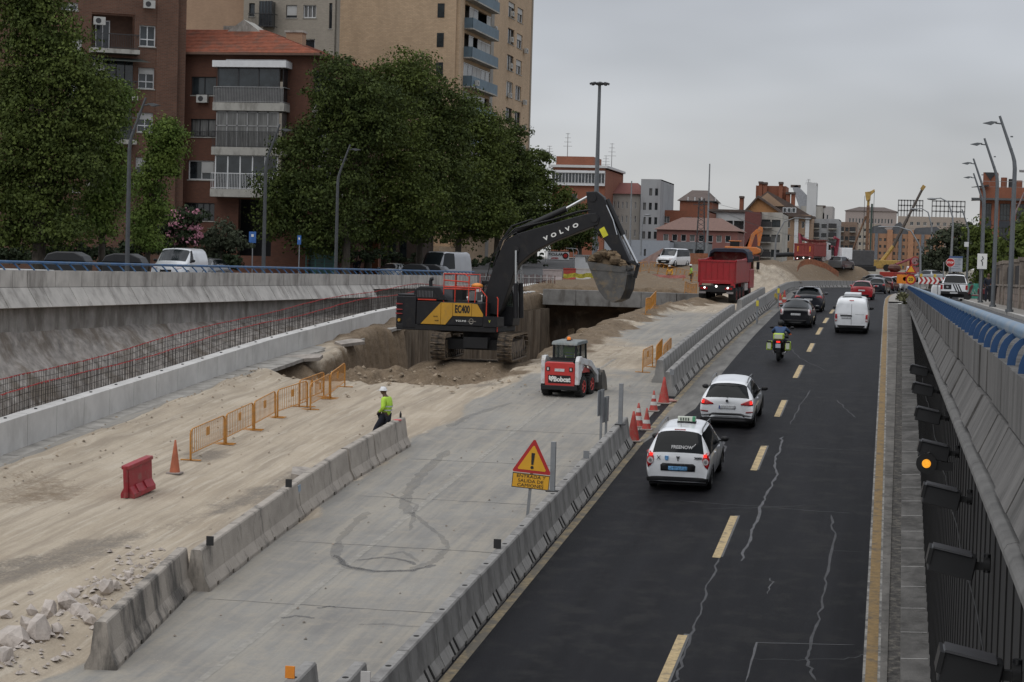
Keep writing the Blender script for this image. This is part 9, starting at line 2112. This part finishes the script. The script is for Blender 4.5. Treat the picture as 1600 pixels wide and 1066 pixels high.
net('orange net fence behind the white van on the mound', [(1076 + 6 * k, 404) for k in range(6)], 222, 224, 16, ORN); net('pale pink sloping netting left of the white van', [(1000 + 6 * k, 415 - 3.4 * k) for k in range(7)], 210, 212, 14, mat('pink_net', (.36, .25, .22), .85))
net('red and white tape strung before the far workers', [(945 + 14 * k, 431 + .8 * math.sin(k)) for k in range(10)], 163, 166, 3, mat('tape_red_white', (.45, .25, .22), .7, col2=(.5, .1, .08), scale=12), 'warning_tape')
net('yellow and red tape tied to the overlapping barrier ends', [(1205, 466), (1212, 460), (1218, 468), (1224, 462)], 140, 146, 4, mat('tape_yellow', (.6, .45, .05), .7), 'warning_tape')
for px, py, lab in ((1216, 470, 'thin grey post rising from the barrier curve'), (1183, 492, 'small yellow-tagged post at the barrier gap')):
 P = on(px, py, off=.8); q = MB(); q.cyl((0, 0, -.5), (0, 0, .9), .05, n=6, m=GALL); q.box((0, -.05, .6), (.14, .02, .3), mat('yellow_tag', (.6, .5, .06), .6)); tag(q.obj('marker_post', loc=P), lab, 'post')
# --- right side: bin, stone wall, chevrons, signs
P = on(1550, 479, zs, .12); Yb = 102.5; xb = at(1550, 479, Yb).x; t = thing('litter_bin', 'black litter bin on a post on the right pavement', 'litter bin', (xb, Yb, zs(Yb) + .12))
q = MB(); q.cyl((0, 0, 0), (0, 0, .4), .07, n=8, m=GALL); q.obj('post', t); q = MB(); q.lathe([(.17, .30), (.21, .95), (.23, 1.0), (.23, 1.06), (.17, 1.07), (.16, .95), (0, .9)], (0, 0, 0), 'Z', 16, BIN); q.obj('basket', t)
STW = mat('wall_stone', (.22, .185, .155), .92, var=.14, scale=2, bump=.4, grime=(.12, .10, .085), gscale=1.5); STB = mat('wall_stone_pinkish', (.25, .19, .16), .92, var=.14, scale=2, bump=.4)
t = thing('garden_wall', 'stone boundary wall with tall pillars and dark infill at the right edge', 'wall', (5.65, 78, 0));
for y in np.arange(78, 121, 1.2):
 for c_ in range(3): q = MB(); z_ = zs(y) + .12 + .33 * c_; q.bb(0, .3, y - 78 + .01, y - 78 + 1.18, z_ + .006, z_ + .32, STB if (c_ + int(y)) % 2 else STW); q.obj('stone', t)
q = MB();
for a_, b_ in zip(range(78, 122, 4), range(82, 126, 4)):
 q = MB(); z_ = zs(a_) + 1.12; q.bb(-.05, .35, a_ - 78, b_ - 78 - .02, z_, z_ + .1, STW); q.obj('coping', t); q = MB(); q.bb(.12, .16, a_ - 78, b_ - 78, z_ + .1, z_ + 1.05, mat('dark_infill', (.03, .027, .027), .8)); q.obj('infill_panel', t)
for y in (81, 88.5, 96, 103.5, 111, 114.5, 121.5):
 q = MB(); z_ = zs(y) + .12; q.bb(-.09, .39, y - 78 - .3, y - 78 + .3, z_, z_ + 2.25, STW); q.obj('pillar', t, bevel=.02); q = MB(); q.bb(-.16, .46, y - 78 - .37, y - 78 + .37, z_ + 2.25, z_ + 2.42, STW); q.obj('pillar_cap', t)
a = at(1456, 444, 163); t = thing('chevron_board', 'red and white chevron board pointing right behind the right railing', 'chevron board', (a.x, 163, zs(163))); sc_ = 163 / FPX; z1_ = at(1456, 433.5, 163).z - zs(163); z0_ = at(1456, 444, 163).z - zs(163)
w_ = 41 * sc_; q = MB(); q.bb(-w_ / 2, w_ / 2, -.03, 0, z0_, z1_, LET); bd = q.obj('board', t)
for k in range(6):
 x_ = -w_ / 2 + .06 + k * w_ / 6; hh = (z1_ - z0_) / 2; zc_ = (z0_ + z1_) / 2; q = MB(); q.add([(x_, -.035, zc_ + hh), (x_ + .17, -.035, zc_ + hh), (x_ + .34, -.035, zc_), (x_ + .17, -.035, zc_), (x_ + .17, -.035, zc_ - hh), (x_, -.035, zc_ - hh)], [(0, 1, 2, 3), (3, 2, 4, 5)], SR); q.obj('chevron', bd)
for x_ in (-w_ * .42, w_ * .22): q = MB(); q.box((x_, .03, z0_ * .5 + .2), (.08, .05, z0_ + .5), GALL); q.obj('post', t)
for x_ in (-w_ * .4, w_ * .1): q = MB(); q.box((x_, 0, z1_ + .14), (.2, .1, .24), mat('yellow_lamp', (.65, .45, .05), .4)); q.obj('flash_lamp', t)
def sign_at(label, px, py, pyb, Y, build, cat='road sign', name='road_sign'):
 a = at(px, py, Y); t = thing(name, label, cat, (a.x, Y, zs(Y) - .3)); hz = a.z - zs(Y) + .3; q = MB(); q.cyl((0, .03, 0), (0, .03, hz), .045, n=6, m=GALL); q.obj('post', t); build(t, hz); return t
def disc(t, z, r_, m1, m2, nm='disc', k=.75):
 q = MB(); q.cyl((0, -.02, z), (0, 0, z), r_, n=20, m=m1); o = q.obj(nm, t); q = MB(); q.cyl((0, -.03, z), (0, -.021, z), r_ * k, n=20, m=m2); q.obj('face', o); return o
def bstop(t, z): o = disc(t, z, .33, LET, SR, k=.92); text('STOP', .2, LET, o, (0, -.035, z), (PI / 2, 0, 0), bold=.006)
sign_at('round red stop sign in front of the billboard', 1485, 410.5, 450, 150, bstop)
def b30(t, z): o = disc(t, z, .5, SR, SY, k=.72); text('20', .42, TABK, o, (0, -.035, z), (PI / 2, 0, 0), bold=.01); tri(.55, z + .95, 0, .02, SR, 'triangle', t); tri(.38, z + .94, -.022, .004, SY, 'triangle_face', t)
sign_at('yellow round speed sign below a yellow triangle beside the white SUV', 1423, 437, 452, 196, b30)
def bor(t, z): q = MB(); q.bb(-.85, .35, -.03, 0, z - .5, z + .45, mat('orange_board', (.75, .24, .02), .5)); o = q.obj('board', t); disc(t, z, .3, SR, SY)
sign_at('orange panel signs left of the yellow round sign', 1414, 436, 452, 215, bor)
def bpink(t, z): disc(t, z, .55, SR, mat('pinkish', (.35, .2, .2), .5), k=.8); q = MB(); q.bb(-.5, .5, -.02, 0, z - 1.6, z - .7, mat('faded_sign', (.3, .12, .12), .6)); q.obj('lower_panel', t)
sign_at('faded red sign on a tall post before the brown apartments', 1430, 408, 440, 245, bpink)
def bbill(t, z):
 q = MB(); q.bb(-.75, .45, -.04, 0, z - .85, z + .55, mat('billboard_white', (.36, .39, .43), .6, scale=2, var=.15)); o = q.obj('board', t); q = MB(); q.bb(-.75, .45, -.05, -.042, z + .38, z + .55, mat('billboard_blue', (.06, .10, .22), .6)); q.obj('blue_band', o)
 for k in range(5): q = MB(); q.bb(-.65, .3 - .2 * (k % 2), -.05, -.042, z + .2 - .2 * k, z + .25 - .2 * k, mat('billboard_text', (.2, .22, .27), .7)); q.obj('text_line', o)
 q = MB(); q.cyl((-1.2, .03, 0), (-1.2, .03, z), .05, n=6, m=GALL); q.obj('second_post', t)
sign_at('white works billboard with blue header before the green trees', 1496, 410, 450, 185, bbill, 'billboard', 'billboard')
def bdir(t, z):
 q = MB(); q.bb(-.28, .28, -.16, -.13, z - .45, z + .45, LET); o = q.obj('board', t); q = MB(); q.tube([(.02, -.17, z - .25), (.02, -.17, z - .05), (-.06, -.17, z + .05), (.06, -.17, z + .15), (.0, -.17, z + .3)], .025, 5, TABK); q.obj('arrow', o)
sign_at('white board with a bent black arrow on the third right-hand lamp', 1534.5, 408.5, 450, 120.6, bdir)
P_ = at(1510, 382, 195); q = MB(); q.box((0, -.2, 0), (.4, .3, .45), FRW); tag(q.obj('signal_box', loc=P_), 'small white box strapped to the distant kinked lamp pole', 'box')
t = thing('hoarding', 'green graffiti-covered panel beside the pickup', 'hoarding', (at(1523, 460, 150).x, 150, zs(150))); q = MB(); q.bb(-.5, .45, 0, .08, 0, 1.25, mat('graffiti_green', (.04, .20, .15), .8, scale=3, var=.5)); q.obj('panel', t)
for k in range(3): q = MB(); q.tube([(-.35 + .25 * k, -.02, .4), (-.25 + .25 * k, -.02, .8), (-.15 + .25 * k, -.02, .5)], .03, 5, mat('graffiti_pale', (.3, .38, .34), .8)); q.obj('graffiti_stroke', t)
t = thing('motor_scooter', 'dark red scooter parked beside the green panel', 'scooter', (at(1539, 466, 138).x, 138, zs(138) + .12), R(70))
for y_ in (0, 1.2): q = MB(); q.cyl((-.06, y_, .25), (.06, y_, .25), .25, n=14, m=TYRE); q.obj('wheel', t)
q = MB(); q.box((0, .15, .62), (.34, .7, .4), DREDC); q.box((0, .6, .32), (.34, .6, .12), DREDC); q.box((0, 1.0, .7), (.4, .12, .7), DREDC, rx=.3); q.obj('body', t, bevel=.05); q = MB(); q.tube([(-.3, .95, 1.1), (.3, .95, 1.1)], .025, 6, VB); q.box((0, .1, .86), (.28, .6, .1), VB); q.obj('seat', t)
for k, (px, py, wpx, hpx, Y, m_, lab) in enumerate(((1466, 432, 8, 6, 230, SILV, 'pale parked car beyond the chevron board'), (1376, 437, 14, 6, 262, GREYC, 'grey car roof far up the bend beside the drilling rig'))):
 c_, b2 = hatch('parked_car', lab, 'car', 1.75, 1.45, 4.2, m_, at(px, py, Y).x, Y, R(30), slope=.5, belt=.95, zf=lambda y, px=px, py=py, Y=Y: at(px, py + hpx, Y).z - .3)
